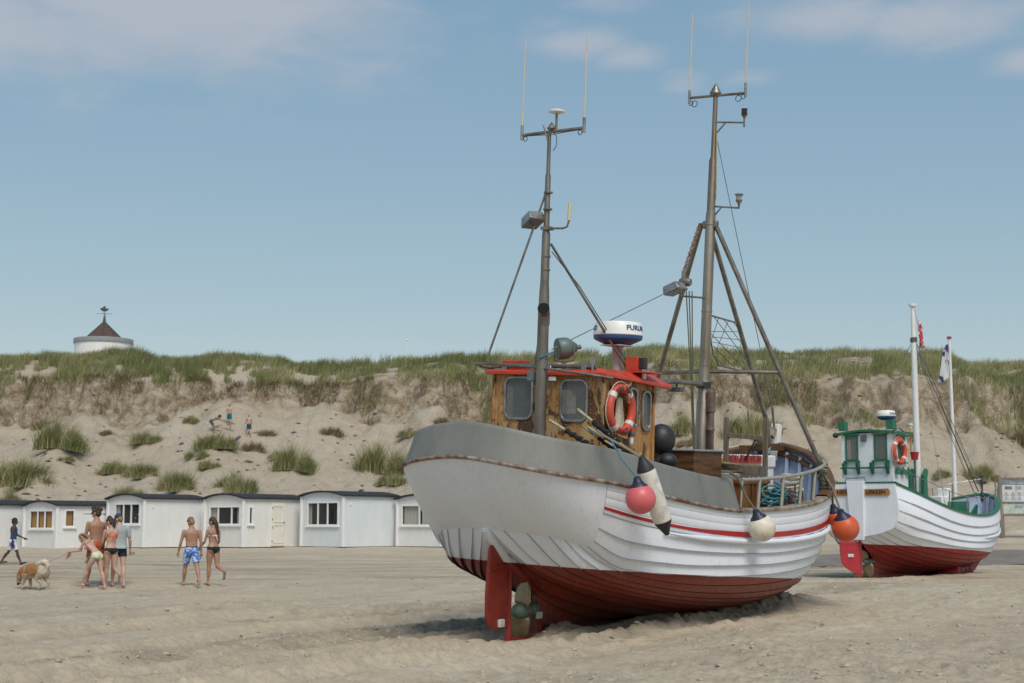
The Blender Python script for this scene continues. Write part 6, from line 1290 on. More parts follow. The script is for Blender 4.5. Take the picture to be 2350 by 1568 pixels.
def beach_hut(px, Y, w, l, H, rise, th, label, win, side_win=None, door=None, curt=None, side_curt=None, zoff=0, MB_=None):
    M_BOARD = MB_ or globals()['M_BOARD']
    c = at_y(px, 1255, Y); z = Z1(c.x, Y)-.02+zoff; M = Matrix.Translation((c.x, Y, z)) @ Matrix.Rotation(-th, 4, 'Z') @ Matrix.Translation((-w, 0, 0))
    t = empty('beach_hut', M, label, 'beach hut', 'white beach huts in a row')
    b = MB(); wx, wz, ww, wh_ = win; wall_with_holes(b, (0, 0, .06), (1, 0, 0), (0, 0, 1), (0, -1, 0), w, H-.06, [(wx, wz-.06, ww, wh_, .005)], .05)
    arc = [(w*k/14, H+rise*(1-((k-7)/7)**2)) for k in range(15)]; b.prism([(0, H)]+arc[1:-1]+[(w, H)], (0, .025, 0), (1, 0, 0), (0, 0, 1), (0, 1, 0), .05); b.build('front_wall', M_BOARD, t, smooth=False)
    b = MB(); hs = []
    if side_win: sx_, sz_, sw, sh = side_win; hs = [(sx_, sz_-.06, sw, sh, .005)]
    wall_with_holes(b, (w, 0.002, .06), (0, 1, 0), (0, 0, 1), (1, 0, 0), l, H-.06, hs, .05) if hs else b.prism([(0, .06), (l, .06), (l, H), (0, H)], (w-.025, .002, 0), (0, 1, 0), (0, 0, 1), (1, 0, 0), .05); b.build('side_wall', M_BOARD, t, smooth=False)
    b = MB(); b.prism([(0, .06), (l, .06), (l, H), (0, H)], (.025, .002, 0), (0, 1, 0), (0, 0, 1), (1, 0, 0), .05); b.build('side_wall', M_BOARD, t, smooth=False)
    b = MB(); b.prism([(0, .06), (w, .06), (w, H)]+arc[1:-1][::-1]+[(0, H)], (0, l, 0), (1, 0, 0), (0, 0, 1), (0, 1, 0), .05); b.build('back_wall', M_BOARD, t, smooth=False)
    b = MB(); P = []
    for o_, y_ in ((.0, -.14), (.0, l+.10)): P.append([(-.12+(w+.24)*k/16, y_, H+.01+rise*(1-((k-8)/8)**2)+.05+o_) for k in range(17)])
    Q = [[(p[0], p[1], p[2]-.075) for p in r] for r in P]; b.grid([Q[0], P[0], P[1], Q[1], Q[0]])
    for i in (0, 16): b.add([Q[0][i], P[0][i], P[1][i], Q[1][i]], [(0, 1, 2, 3)])
    b.build('roof', M_FELT, t, angle=30)
    b = MB(); b.box((w/2, l/2, .07), (w-.14, l-.14, .05)); b.build('floor', M_HDARK, t)
    for x in (.25, w-.25): b = MB(); b.box((x, l/2, -.02), (.14, l-.1, .14)); b.build('skid', M_FELT, t)
    if not side_win: b = MB(); b.lathe([(.05, 0), (.05, .03), (.0, .035)], (w+.002, .45, H-.35), (1, 0, 0), 12); b.build('vent', M_TRIM, t)
    b = MB(); b.box((w/2, 1.6, H/2), (w-.14, .05, H-.2)); b.build('partition', M_HDARK, t)
    for x, y in ((w+.004, -.004), (-.004, -.004), (w+.004, l+.004)): b = MB(); b.box((x, y, H/2+.03), (.11, .11, H-.06)); b.build('corner_board', M_TRIM, t, bevel=.006)
    def win_frame(o, u, n, ww, hh, mull, parent):
        o, u, n = Vector(o), Vector(u), Vector(n); up = Vector((0, 0, 1)); b = MB(); k = .07
        b.ring([(ww/2+k, hh/2+k), (-ww/2-k, hh/2+k), (-ww/2-k, -hh/2-k), (ww/2+k, -hh/2-k)], [(ww/2-.01, hh/2-.01), (-ww/2+.01, hh/2-.01), (-ww/2+.01, -hh/2+.01), (ww/2-.01, -hh/2+.01)], o-n*.01, u, up, n, .04); f = b.build('window', M_TRIM, parent, smooth=False)
        xs = [-ww/2]+[-ww/2+ww*q for q in mull]+[ww/2]
        for q in mull: b = MB(); x = -ww/2+ww*q; b.beam(o+u*x-up*hh/2, o+u*x+up*hh/2, .06, .05, n); b.build('mullion', M_TRIM, f)
        for a, e in zip(xs[:-1], xs[1:]): b = MB(); b.add([o-n*.03+u*a-up*hh/2, o-n*.03+u*e-up*hh/2, o-n*.03+u*e+up*hh/2, o-n*.03+u*a+up*hh/2], [(0, 1, 2, 3)]); b.build('pane', M_HGLASS, f, smooth=False)
        b = MB(); b.beam(o-u*(ww/2+.13)-up*(hh/2+.085)+n*.04, o+u*(ww/2+.13)-up*(hh/2+.085)+n*.04, .09, .05); b.build('sill', M_TRIM, f)
        return f
    win_frame((wx, 0, wz), (1, 0, 0), (0, -1, 0), ww, wh_, {2: (.5,), 3: (.335, .66), 4: (.27, .73)}[curt[2]] if curt else (.335, .66), t)
    if curt:
        kind, frac, _ = curt; m = M_CURT if kind == 'amber' else M_WCURT
        for a, e in frac: curtain(t, (wx-ww/2+ww*a, .085, wz-wh_/2), (1, 0, 0), ww*(e-a), wh_, m)
    if side_win:
        win_frame((w, sx_, sz_), (0, 1, 0), (1, 0, 0), sw, sh, (), t)
        if side_curt: curtain(t, (w-.10, sx_-sw/2, sz_-sh/2), (0, 1, 0), sw, sh, M_CURT)
    if door:
        dy, dw = door; b = MB(); b.box((w+.02, dy, .1+1.86/2), (.05, dw, 1.86)); d = b.build('door', pm('cream_door', (.74, .72, .63), (.68, .66, .57), 3, .5), t, bevel=.005)
        for z0_, z1_ in ((1.12, 1.86), (.22, 1.02)): b = MB(); b.ring([(dw/2-.06, (z1_-z0_)/2), (-dw/2+.06, (z1_-z0_)/2), (-dw/2+.06, -(z1_-z0_)/2), (dw/2-.06, -(z1_-z0_)/2)], [(dw/2-.10, (z1_-z0_)/2-.04), (-dw/2+.10, (z1_-z0_)/2-.04), (-dw/2+.10, -(z1_-z0_)/2+.04), (dw/2-.10, -(z1_-z0_)/2+.04)], (w+.045, dy, (z0_+z1_)/2), (0, 1, 0), (0, 0, 1), (1, 0, 0), .02); b.build('door_panel', MATS['cream_door'], d, smooth=False)
        b = MB(); b.box((w+.06, dy+dw/2-.05, 1.12), (.04, .07, .05)); b.build('handle', M_RUST, d)
        for z_ in (.3, .9, 1.25, 1.75): b = MB(); b.box((w+.05, dy-dw/2+.02, z_), (.02, .03, .10)); b.build('hinge', M_TUBE, d)
    return t
TH = R(40)
beach_hut(-72, 62.3, 2.6, 3.5, 1.93, .19, TH, 'leftmost white beach hut, cut by the left picture edge', (1.3, 1.35, 1.6, .7), zoff=-.1, MB_=M_BOARD_D)
h2 = beach_hut(128, 61.8, 2.55, 3.55, 1.92, .19, TH, 'low white beach hut with amber curtains in its windows', (1.35, 1.33, 1.75, .72), (.62, 1.38, .40, .66), None, ('amber', ((.02, .30), (.36, .63), (.69, .98)), 3), True, -.08)
for k, (a0, a1) in enumerate(((.95, 2.6), )):
    v, f = text_vf('VEJIN', .12, .002, .004); b = MB(); b.add([(2.55+.032+p.z, 2.45+p.x, 1.60+p.y) for p in v], f); b.build('lettering', M_TUBE, h2, smooth=False)
    b = MB(); b.box((2.55+.03, 2.0, 1.62), (.02, 1.4, .03)); b.build('batten', M_TRIM, h2)
h3 = beach_hut(328, 61.8, 2.65, 3.15, 2.14, .19, TH, 'white beach hut with colourful bits in its right window light', (1.45, 1.50, 1.75, .82), None, None, ('white', ((.0, .12),), 3))
cr = random.Random(4); cols = [pm('trinket_pink', (.55, .05, .25)), pm('trinket_teal', (.05, .4, .4)), pm('trinket_white', (.7, .7, .68)), pm('trinket_yellow', (.6, .5, .1))]
for k in range(9): b = MB(); b.box((1.45+.34+.5*cr.random(), .10, 1.14+.62*cr.random()**2), (.05, .04, .05+.05*cr.random())); b.build('trinket', cols[k % 4], h3, bevel=.006)
beach_hut(556, 61.8, 2.6, 3.45, 2.14, .19, TH, 'white beach hut with a cream stable door and narrow side window', (1.38, 1.42, 2.0, .72), (.42, 1.42, .14, .68), (1.95, .72), ('white', ((.0, .2), (.88, 1.0)), 4), MB_=M_BOARD_C)
beach_hut(786, 61.8, 2.65, 3.3, 2.24, .19, TH, 'white beach hut with three dark window lights left of the big boat', (1.38, 1.48, 1.90, .94), None, None, ('white', ((.0, .07),), 3), MB_=M_BOARD_B)
beach_hut(1012, 62.2, 2.65, 3.3, 2.12, .18, TH, 'white beach hut with pale curtains partly hidden by the big boat stern', (1.35, 1.42, 2.1, .82), None, None, ('white', ((.02, .46), (.54, .98)), 2))
# round tower on the land behind the dune
def tower():
    Y = 150; c = at_y(238, 780, Y); g = 9.0; r = 133/2*Y/FP; t = empty('round_tower', Matrix.Translation((c.x, Y, g)), 'round white tower with tiled cone roof and weathervane behind the dune', 'tower'); zt = c.z-g
    b = MB(); b.lathe([(r*.97, 0), (r*.97, zt-.5)], (0, 0, 0), seg=40); b.build('drum', M_WHITE, t)
    b = MB(); b.lathe([(r, zt-.5), (r*1.01, zt-.45), (r*1.01, zt), (r*.6, zt+.02)], (0, 0, 0), seg=40); b.build('parapet_band', pm('tower_grey', (.33, .36, .38)), t)
    m, N, L, bb = nodes('roof_tiles'); v = tcoord(N, L); br = N.new('ShaderNodeTexBrick'); L.new(v, br.inputs[0]); br.inputs['Scale'].default_value = 3; n = tnoise(N, L, v, 5, 4); L.new(ramp(N, L, n, [(.35, (.085, .042, .036)), (.6, (.125, .075, .064)), (.75, (.07, .05, .047))]), bb.inputs[0]); bb.inputs['Roughness'].default_value = .8
    r0 = 43*Y/FP; h = (778-738)*Y/FP
    for k in range(8):
        a0, a1 = 2*pi*k/8+.2, 2*pi*(k+1)/8+.2; n_ = 9
        rows = []
        for i in range(n_):     # courses of tiles stepping up the facet
            for q, lift in ((i/n_, .05), ((i+1)/n_, .0)): rr = r0*(1-q*.93)+lift; rows.append([(rr*cos(a0), rr*sin(a0), zt+.02+h*q), (rr*cos(a1), rr*sin(a1), zt+.02+h*q)])
        b = MB(); b.grid(rows); b.build('roof_facet', m, t, smooth=False)
        b = MB(); b.tube([(r0*cos(a0), r0*sin(a0), zt+.04), (r0*.07*cos(a0), r0*.07*sin(a0), zt+h)], .07, 6); b.build('hip_ridge', pm('lead', (.05, .055, .06)), t)
    b = MB(); b.lathe([(.22, zt+h-.1), (.16, zt+h+.2), (.1, zt+h+.7), (.05, zt+h+.8)], (0, 0, 0), seg=12); b.build('finial', pm('copper', (.05, .08, .07)), t)
    b = MB(); b.tube([(0, 0, zt+h+.7), (0, 0, zt+h+1.35)], .03, 6); b.tube([(-.85, 0, zt+h+.95), (.85, 0, zt+h+.95)], .02, 5); b.tube([(0, -.8, zt+h+.95), (0, .8, zt+h+.95)], .02, 5); b.build('compass_arms', MATS['lead'], t)
    z = zt+h+1.35; b = MB(); b.prism([(-.42, 0), (-.2, -.14), (.2, -.14), (.45, .1), (.3, .2), (.12, .14), (.05, .4), (-.1, .45), (-.2, .25), (-.48, .22)], (0, 0, z), (1, 0, 0), (0, 0, 1), (0, 1, 0), .05); b.build('weathervane', MATS['copper'], t, smooth=False)
tower()
p = at_y(934, 815, 120); q = at_y(934, 781, 120); t = empty('distant_pole', Matrix.Translation((p.x, 120, p.z-3)), 'thin white pole far behind the crest left of the after mast', 'pole'); b = MB(); b.tube([(0, 0, 0), (0, 0, q.z-p.z+3)], .06, 6); b.build('pole', M_WHITE, t); b = MB(); b.sphere((0, 0, q.z-p.z+3), .1, 8, 6); b.build('knob', M_WHITE, t)
def notice_board():
    Y = 58.0; a = at_y(2299, 1226, Y); tp = at_y(2293, 1090, Y); gz = Z1(a.x, Y); M = Matrix.Translation((a.x, Y, gz)) @ Matrix.Rotation(R(-6), 4, 'Z'); t = empty('notice_board', M, 'wooden beach notice board with printed panels at the right picture edge', 'notice board')
    H = tp.z-gz; wd = pm('grey_post_wood', (.22, .195, .17), (.15, .13, .11), 4, .85, stretch=(3, 3, .4)); W = 1.95
    for x in (0, W): b = MB(); b.lathe([(.075, -.3), (.075, H-.05), (.05, H)], (x, 0, 0), seg=10); b.build('post', wd, t)
    for z in (H-.16, H-1.13, H-1.62): b = MB(); b.box((W/2, 0, z), (W-.10, .06, .10)); b.build('crossbar', wd, t, bevel=.008)
    b = MB(); b.box((.1, .03, (H-1.6)/2), (.05, .05, H-1.6)); b.build('brace', wd, t)
    pw = pm('panel_white', (.62, .64, .66), None, 2, .5); pg = pm('panel_grey', (.20, .235, .26), None, 2, .5)
    b = MB(); b.box((W/2, -.02, H-.31), (W-.16, .02, .20)); h_ = b.build('heading_panel', pg, t)
    v, f = text_vf('Oplevelser på stranden', .125, .001); b = MB(); b.add([(.12+.85+p.x*.98, -.034-p.z, H-.33+p.y) for p in v], f); b.build('lettering', pw, h_, smooth=False)
    b = MB(); b.box((W/2, -.02, H-.745), (W-.16, .02, .66)); mp_ = b.build('main_panel', pw, t)
    ink = pm('print_grey', (.40, .41, .43)); pics = [pm('print_brown', (.22, .16, .13)), pm('print_red', (.42, .14, .14)), pm('print_dark', (.12, .13, .15)), pm('print_blue', (.25, .36, .48))]
    k = 0
    for r_, zz in enumerate((H-.83, H-1.0)):
        for c_ in range(7):
            b = MB(); b.lathe([(.0, 0), (.035, .004), (.028, .006), (0, .007)], (.24+.255*c_, -.031, zz+.085), (0, -1, 0), 7); b.build('picture', pics[k % 4], mp_); k += 1
            b = MB(); b.box((.25+.255*c_, -.032, zz+.01), (.18, .003, .05)); b.build('text_block', ink, mp_)
    b = MB(); b.box((.33, -.032, H-.53), (.28, .003, .13)); b.build('picture', pics[0], mp_)
    for x in (.72, 1.05, 1.45): b = MB(); b.box((x, -.032, H-.53), (.24, .003, .14)); b.build('text_block', ink, mp_)
    b = MB(); b.box((.50, -.02, H-1.375), (.78, .02, .36)); p1 = b.build('small_panel', pm('panel_green', (.50, .58, .50)), t); b = MB(); b.box((.70, -.033, H-1.28), (.32, .004, .12)); b.build('picture', pics[3], p1)
    b = MB(); b.box((1.42, -.02, H-1.375), (.92, .02, .36)); p2 = b.build('small_panel', pw, t)
    for q in range(4): b = MB(); b.box((1.44, -.033, H-1.27-.075*q), (.62, .004, .022)); b.build('text_line', pm('print_bluetext', (.22, .27, .5)), p2)
notice_board()
p = on_ground(541, 1036, 64); t = empty('body_board', Matrix.Translation(p) @ Matrix.Rotation(R(-35), 4, 'Y') @ Matrix.Rotation(R(-25), 4, 'X'), 'purple body board leaning in the grass below the children', 'board')
b = MB(); b.prism([(-.55, -.12), (.35, -.17), (.55, -.08), (.6, 0), (.55, .08), (.35, .17), (-.55, .12)], (.1, -.35, .38), (1, 0, 0), (0, .5, .86), (0, -.86, .5), .06); b.build('deck', pm('board_purple', (.10, .03, .09), (.20, .12, .18), 5, .5), t, smooth=False, bevel=.02)
# ------------------------------------------------------------------ people and dog
def rings_mesh(rings, seg=14):
    vs, fs = [], []
    for c, u, w, a, b_ in rings:
        for k in range(seg): t = 2*pi*k/seg; vs.append(c+u*cos(t)*a+w*sin(t)*b_)
    n = len(rings)
    for i in range(n-1):
        for k in range(seg): fs.append((i*seg+k, i*seg+(k+1) % seg, (i+1)*seg+(k+1) % seg, (i+1)*seg+k))
    fs += [tuple(range(seg))[::-1], tuple((n-1)*seg+k for k in range(seg))]; return vs, fs
def limb(b, pts, rs, n=5):
    b.tube(pts, rs, 12); b.sphere(pts[0], rs[0], 12, 8); b.sphere(pts[-1], rs[-1], 12, 8)
def remeshed(b, name, vox, it=3):
    me = bpy.data.meshes.new(name); me.from_pydata(b.v, [], b.f); bm = bmesh.new(); bm.from_mesh(me); bmesh.ops.recalc_face_normals(bm, faces=bm.faces); bm.to_mesh(me); bm.free()
    o = bpy.data.objects.new(name, me); COL.objects.link(o); r = o.modifiers.new('r', 'REMESH'); r.mode = 'VOXEL'; r.voxel_size = vox
    s = o.modifiers.new('s', 'SMOOTH'); s.factor = .5; s.iterations = it
    out = bpy.data.meshes.new_from_object(o.evaluated_get(bpy.context.evaluated_depsgraph_get())); bpy.data.objects.remove(o); bpy.data.meshes.remove(me); out.name = name; out.materials.clear(); out.shade_smooth(); return out
def skin_mat(name, c):
    m, N, L, b = nodes(name); v = tcoord(N, L); n = tnoise(N, L, v, 5, 4, .5); L.new(ramp(N, L, n, [(.3, c), (.75, tuple(x*.84 for x in c))]), b.inputs[0]); b.inputs['Roughness'].default_value = .5
    b.inputs['Subsurface Weight'].default_value = .12; b.inputs['Subsurface Radius'].default_value = (.02, .008, .004); return m
SK = {'tan': skin_mat('skin_tan', (.40, .225, .145)), 'fair': skin_mat('skin_fair', (.49, .30, .215)), 'light': skin_mat('skin_light', (.54, .345, .265)), 'dark': skin_mat('skin_dark', (.085, .042, .028)), 'brown': skin_mat('skin_brown', (.30, .16, .09))}
def hair_mat(name, c, c2): return pm(name, c, c2, 9, .55, 0, .6, 60, .4, .65, (3, 3, .6), dist=.012)
HB, HD, HL, HK = hair_mat('hair_blond', (.30, .20, .095), (.14, .085, .04)), hair_mat('hair_brown', (.035, .020, .013), (.07, .04, .022)), hair_mat('hair_light', (.52, .40, .22), (.4, .3, .15)), hair_mat('hair_black', (.012, .010, .010), (.025, .02, .018))
HS = hair_mat('hair_streaked', (.16, .10, .05), (.36, .26, .14))
def person(label, loc, heading, h, sex, pose, skin, hair, clothes, name='person', vox=.0105, group=None):
    """pose: hip/knee/ankle degrees per side (forward positive), arms (flex, abduct, elbow), lean, headturn, headpitch"""
    S = h/1.75; fem = sex == 'f'; kid = sex == 'k'
    T = empty(name, Matrix.Translation(loc) @ Matrix.Rotation(heading, 4, 'Z') @ Matrix.Scale(S, 4), label, 'person', group)
    lean = R(pose.get('lean', 4)); tw = R(pose.get('twist', 0)); bones = []
    hz = .90; piv = Vector((0, 0, hz)); RL = Matrix.Rotation(-lean, 4, 'X')
    RT = lambda f: Matrix.Translation(piv) @ Matrix.Rotation(-lean*f, 4, 'X') @ Matrix.Rotation(tw*f, 4, 'Z') @ Matrix.Translation(-piv)
    b = MB()
    if fem: prof = [(.80, .10, .085, 0), (.86, .155, .11, -.005), (.92, .172, .118, -.012), (.99, .152, .10, -.002), (1.08, .115, .083, .005), (1.17, .122, .09, .004), (1.27, .142, .105, .006), (1.36, .155, .095, -.004), (1.415, .125, .075, -.01), (1.45, .06, .058, -.012), (1.53, .05, .052, -.005)]; sw = .165
    elif kid: prof = [(.80, .10, .09, 0), (.88, .14, .105, 0), (.98, .135, .10, 0), (1.10, .13, .10, .01), (1.22, .14, .10, .005), (1.34, .155, .095, 0), (1.40, .13, .075, 0), (1.44, .06, .06, 0), (1.5, .055, .055, 0)]; sw = .16
    else: prof = [(.80, .11, .095, 0), (.87, .152, .115, -.005), (.94, .16, .115, -.005), (1.02, .148, .10, .0), (1.12, .148, .10, .004), (1.23, .165, .112, .0), (1.33, .188, .118, -.008), (1.40, .172, .10, -.012), (1.445, .09, .075, -.012), (1.48, .066, .066, -.008), (1.54, .06, .06, 0)]; sw = .195
    rg = []
    for z, a, d, yo in prof:
        f = min(max((z-.85)/.35, 0), 1); m = RT(f); rg.append((m @ Vector((0, yo, z)), (m.to_3x3() @ Vector((1, 0, 0))), (m.to_3x3() @ Vector((0, 1, 0))), a, d))
    vs, fs = rings_mesh(rg, 20); b.add(vs, fs)
    for s in (-1, 1):       # glutes, chest, shoulder blades
        b.sphere((s*.075, -.055, .885), .088 if not kid else .07, 12, 8, (1, 1, 1.05)); m = RT(1)
        if fem: b.sphere(m @ Vector((s*.07, .085, 1.27)), .062, 12, 8)
        else: b.sphere(m @ Vector((s*.08, .06, 1.31)), .075, 12, 8, (1.1, .7, .8))
        b.sphere(m @ Vector((s*.085, -.075, 1.33)), .06, 10, 8, (1, .55, 1.2))
    M1 = RT(1)
    bones.append(('torso', RT(.2) @ Vector((0, 0, .9)), M1 @ Vector((0, 0, 1.4)), .15))
    # head
    HM = M1 @ Matrix.Translation((0, .0, 1.52)) @ Matrix.Rotation(R(pose.get('turn', 0)), 4, 'Z') @ Matrix.Rotation(-R(pose.get('nod', 5)), 4, 'X')
    hs = 1.16 if kid else 1.0
    hp = lambda x, y, z: HM @ Vector((x*hs, y*hs, z*hs))
    hd = MB(); hd.sphere((0, 0, 0), 1, 18, 14); 
    def ell(c, r): bb = MB(); bb.sphere((0, 0, 0), 1, 16, 12); b.add([hp(c[0]+p[0]*r[0], c[1]+p[1]*r[1], c[2]+p[2]*r[2]) for p in bb.v], bb.f)
    ell((0, .0, .125), (.076, .096, .098)); ell((0, .045, .06), (.055, .058, .068)); ell((0, .105, .085), (.012, .02, .022)); ell((0, .092, .118), (.03, .02, .012)); ell((0, .088, .032), (.024, .02, .018))
    for s in (-1, 1): ell((s*.078, -.005, .085), (.012, .02, .032))
    # legs
    hipw = .088 if not kid else .075; tk = 1.04 if fem else 1.0; ft = {}
    for s, sd in ((-1, 'L'), (1, 'R')):
        hip = Vector((s*hipw, 0, .875)); hf, kf, af = [R(v) for v in pose['leg'+sd]]; ab = R(pose.get('spread', 2))*s
        d1 = Vector((sin(ab), sin(hf), -cos(hf))).normalized(); kn = hip+d1*.425; d2 = Vector((sin(ab)*.3, sin(hf-kf), -cos(hf-kf))).normalized(); an = kn+d2*.40
        limb(b, [hip, hip+d1*.10, hip+d1*.22, hip+d1*.34, kn], [.082*tk, .088*tk, .076*tk, .062, .053])
        back = Vector((0, -cos(hf-kf), -sin(hf-kf))); limb(b, [kn, kn+d2*.10+back*.016, kn+d2*.18+back*.014, kn+d2*.30, an], [.051, .057, .053, .036, .031])
        fd = Vector((s*.12, cos(af), sin(af))).normalized(); upf = Vector((0, -sin(af), cos(af)))
        heel = an-upf*.045-fd*.045; ball = heel+fd*.18-upf*.012; toe = heel+fd*.235-upf*.016
        limb(b, [an, an-upf*.03-fd*.01, heel], [.033, .036, .033]); limb(b, [heel, heel+fd*.09+upf*.01, ball, toe], [.034, .036, .03, .018]); side = fd.cross(upf)
        limb(b, [ball-side*.024, ball-side*.026+fd*.055-upf*.004], [.022, .012]); limb(b, [ball+side*.024, ball+side*.028+fd*.04-upf*.004], [.022, .010])
        bones.append(('thigh', hip, kn, .07)); bones.append(('shin', kn, an, .045)); ft[sd] = (an, heel, ball, toe, fd, upf)
    # arms with five fingers
    hands = {}
    for s, sd in ((-1, 'L'), (1, 'R')):
        sh = M1 @ Vector((s*sw, -.01, 1.385)); fl, abd, el = [R(v) for v in pose['arm'+sd]]; el_out = R(pose.get('elbowdir'+sd, 0))
        d1 = Vector((s*sin(abd), sin(fl)*cos(abd), -cos(fl)*cos(abd))).normalized(); eb = sh+d1*.285
        fw = Vector((s*sin(abd)*.5, sin(fl+el), -cos(fl+el))).normalized()
        fw = (Matrix.Rotation(el_out, 3, d1) @ fw).normalized(); wr = eb+fw*.245
        limb(b, [sh, sh+d1*.07, sh+d1*.16, eb], [.052 if not fem else .043, .050 if not fem else .042, .045 if not fem else .038, .037 if not fem else .032]); limb(b, [eb, eb+fw*.07, eb+fw*.16, wr], [.037 if not fem else .032, .039 if not fem else .034, .032 if not fem else .028, .024])
        side = fw.cross(Vector((1, 0, 0))); side = side.normalized() if side.length > .1 else Vector((0, 1, 0)); pn = side.cross(fw).normalized()
        pal = wr+fw*.05; limb(b, [wr+fw*.01, pal+fw*.035], [.026, .034]); curl = (pn*-s)
        for k in range(4):
            base = pal+fw*.045+side*(.027-.018*k); ln = (.068, .075, .07, .056)[k]; m_ = base+fw*ln*.55+curl*.012; limb(b, [base, m_, m_+fw*ln*.35+curl*.028], [.0095, .009, .0075])
        tb = wr+fw*.025+side*.026; limb(b, [tb, tb+side*.026+fw*.03, tb+side*.03+fw*.06+curl*.012], [.012, .011, .009])
        bones.append(('uarm', sh, eb, .045)); bones.append(('farm', eb, wr, .033)); hands[sd] = T.matrix_world @ (pal+fw*.04)
    # floor the figure: lowest vertex at 0
    mn = min(p[2] for p in b.v); b.v = [(p[0], p[1], p[2]-mn) for p in b.v]; dz = Vector((0, 0, -mn))
    for sd in hands: hands[sd] = hands[sd]+Vector((0, 0, -mn*S))
    me = remeshed(b, 'body', vox); body = link('body', me, SK[skin], T)
    n = len(me.vertices); co = np.zeros(n*3); me.vertices.foreach_get('co', co); co = co.reshape(-1, 3)-np.array(dz); no = np.zeros(n*3); me.vertices.foreach_get('normal', no); no = no.reshape(-1, 3)
    best = np.full(n, 1e9); bi = np.zeros(n, int); bt_ = np.zeros(n)
    for i, (nm, p0, p1, rr) in enumerate(bones):
        p0, p1 = np.array(p0), np.array(p1); d = p1-p0; t_ = np.clip(((co-p0)@d)/(d@d), 0, 1); ds = np.linalg.norm(co-p0-t_[:, None]*d, axis=1)-rr; k = ds < best; best[k] = ds[k]; bi[k] = i; bt_[k] = t_[k]
    nm = np.array([bones[i][0] for i in bi]); inv = np.array(RT(1).inverted()); tc = co@inv[:3, :3].T+inv[:3, 3]
    f_ = np.clip((co[:, 2]-.85)/.3, 0, 1)[:, None]; tq = tc*f_+co*(1-f_)
    D = dict(bone=nm, t=bt_, x=tq[:, 0], y=tq[:, 1], z=tq[:, 2])
    fidx = np.zeros(len(me.loops), int); me.loops.foreach_get('vertex_index', fidx); quads = fidx.reshape(-1, 4) if len(fidx) == 4*len(me.polygons) else None
    for cname, cm, pred, off in clothes:
        mk = pred(D)
        if quads is None: F = [tuple(p.vertices) for p in me.polygons if all(mk[v] for v in p.vertices)]; F = np.array(F)
        else: F = quads[mk[quads].all(1)]
        if len(F) == 0: continue
        us, inv_ = np.unique(F, return_inverse=True); ofs = off(D)[us][:, None] if callable(off) else off
        V = (co+np.array(dz))[us]+no[us]*ofs; m2 = np_mesh(cname, V, inv_.reshape(F.shape), cm); o = link(cname, m2, None, T)
    # hair and eyes
    if hair:
        style, hm = hair; b = MB()
        def he(c, r): bb = MB(); bb.sphere((0, 0, 0), 1, 14, 10); b.add([hp(c[0]+p[0]*r[0], c[1]+p[1]*r[1], c[2]+p[2]*r[2])+dz for p in bb.v], bb.f)
        he((0, -.012, .145), (.084, .104, .098)); he((0, -.055, .10), (.074, .066, .095)); g = random.Random(hash(style) % 1000)
        if style in ('short', 'curly'):
            for k in range(34 if style == 'curly' else 22):
                a = g.uniform(0, 2*pi); e_ = g.uniform(.15, 1.35); rr = .098; c = (cos(a)*cos(e_)*rr*.86, sin(a)*cos(e_)*rr*1.05-.02, .14+sin(e_)*rr*1.02); q = g.uniform(.018, .032)*(1.25 if style == 'curly' else .8); he(c, (q, q, q))
            if style == 'curly': [he((g.uniform(-.05, .05), .07+g.uniform(-.02, .03), .215+g.uniform(-.02, .03)), (.03, .03, .028)) for k in range(8)]
        if style in ('pony', 'long', 'bun', 'hang'):
            for k in range(16):
                a = g.uniform(-1, 1)
                if style == 'pony': pts = [(a*.04, -.085, .13), (a*.05, -.115, .03), (a*.035+.01, -.105, -.08), (a*.03+.015, -.095, -.20), (a*.02+.02, -.085, -.29+.03*abs(a))]; rs = [.03, .028, .026, .02, .008]
                elif style == 'bun': pts = [(a*.06, -.07, .16), (a*.075, -.09, .06), (a*.06, -.08, -.02), (a*.04, -.07, -.06)]; rs = [.03, .026, .018, .006]
                else: pts = [(a*.07, -.02, .17), (a*.09, .06, .13), (a*.10, .11, .06), (a*.11, .15, -.08+.05*g.random()), (a*.12, .17, -.20+.08*g.random())] if k % 2 else [(a*.07, -.08, .12), (a*.09, -.10, .02), (a*.10, -.08, -.08), (a*.10, -.06, -.13)]; rs = [.028, .024, .02, .014, .005][:len(pts)]
                b.tube([hp(*p)+dz for p in pts], rs, 7)
            if style == 'bun': he((0, -.03, .24), (.045, .045, .035)); he((.02, -.06, .22), (.035, .03, .03))
        hme = remeshed(b, 'hair', .010, 1); link('hair', hme, hm, T)
        if style == 'cap': pass
    for s in (-1, 1): b = MB(); b.sphere(hp(s*.032, .089, .105)+dz, .010, 8, 6); b.build('eye', HK, T)
    T['hp'] = [0.0]; return T, HM, dz, hands, ft, S
def c_torso(z0, z1): return lambda D: (D['bone'] == 'torso')&(D['z'] > z0)&(D['z'] < z1)
def shorts(tmax, z1=1.0): return lambda D: ((D['bone'] == 'thigh')&(D['t'] < tmax))|((D['bone'] == 'torso')&(D['z'] < z1))
def briefs(z1=.965, cut=.62, low=.80): return lambda D: ((D['bone'] == 'torso')|(D['bone'] == 'thigh'))&(D['z'] < z1)&(D['z'] > low+cut*np.maximum(np.abs(D['x'])-.02, 0)+.0)&(D['z'] > low-.02)
def band(z0, z1, fz=.045): return lambda D: (D['bone'] == 'torso')&(D['z'] > z0)&(D['z'] < z1+np.where(D['y'] > .02, fz, 0))
def cloth_mat(name, c, c2=None, sc=8, lo=.42, hi=.55): return pm(name, c, c2, sc, .8, 0, .3, 40, lo, hi)
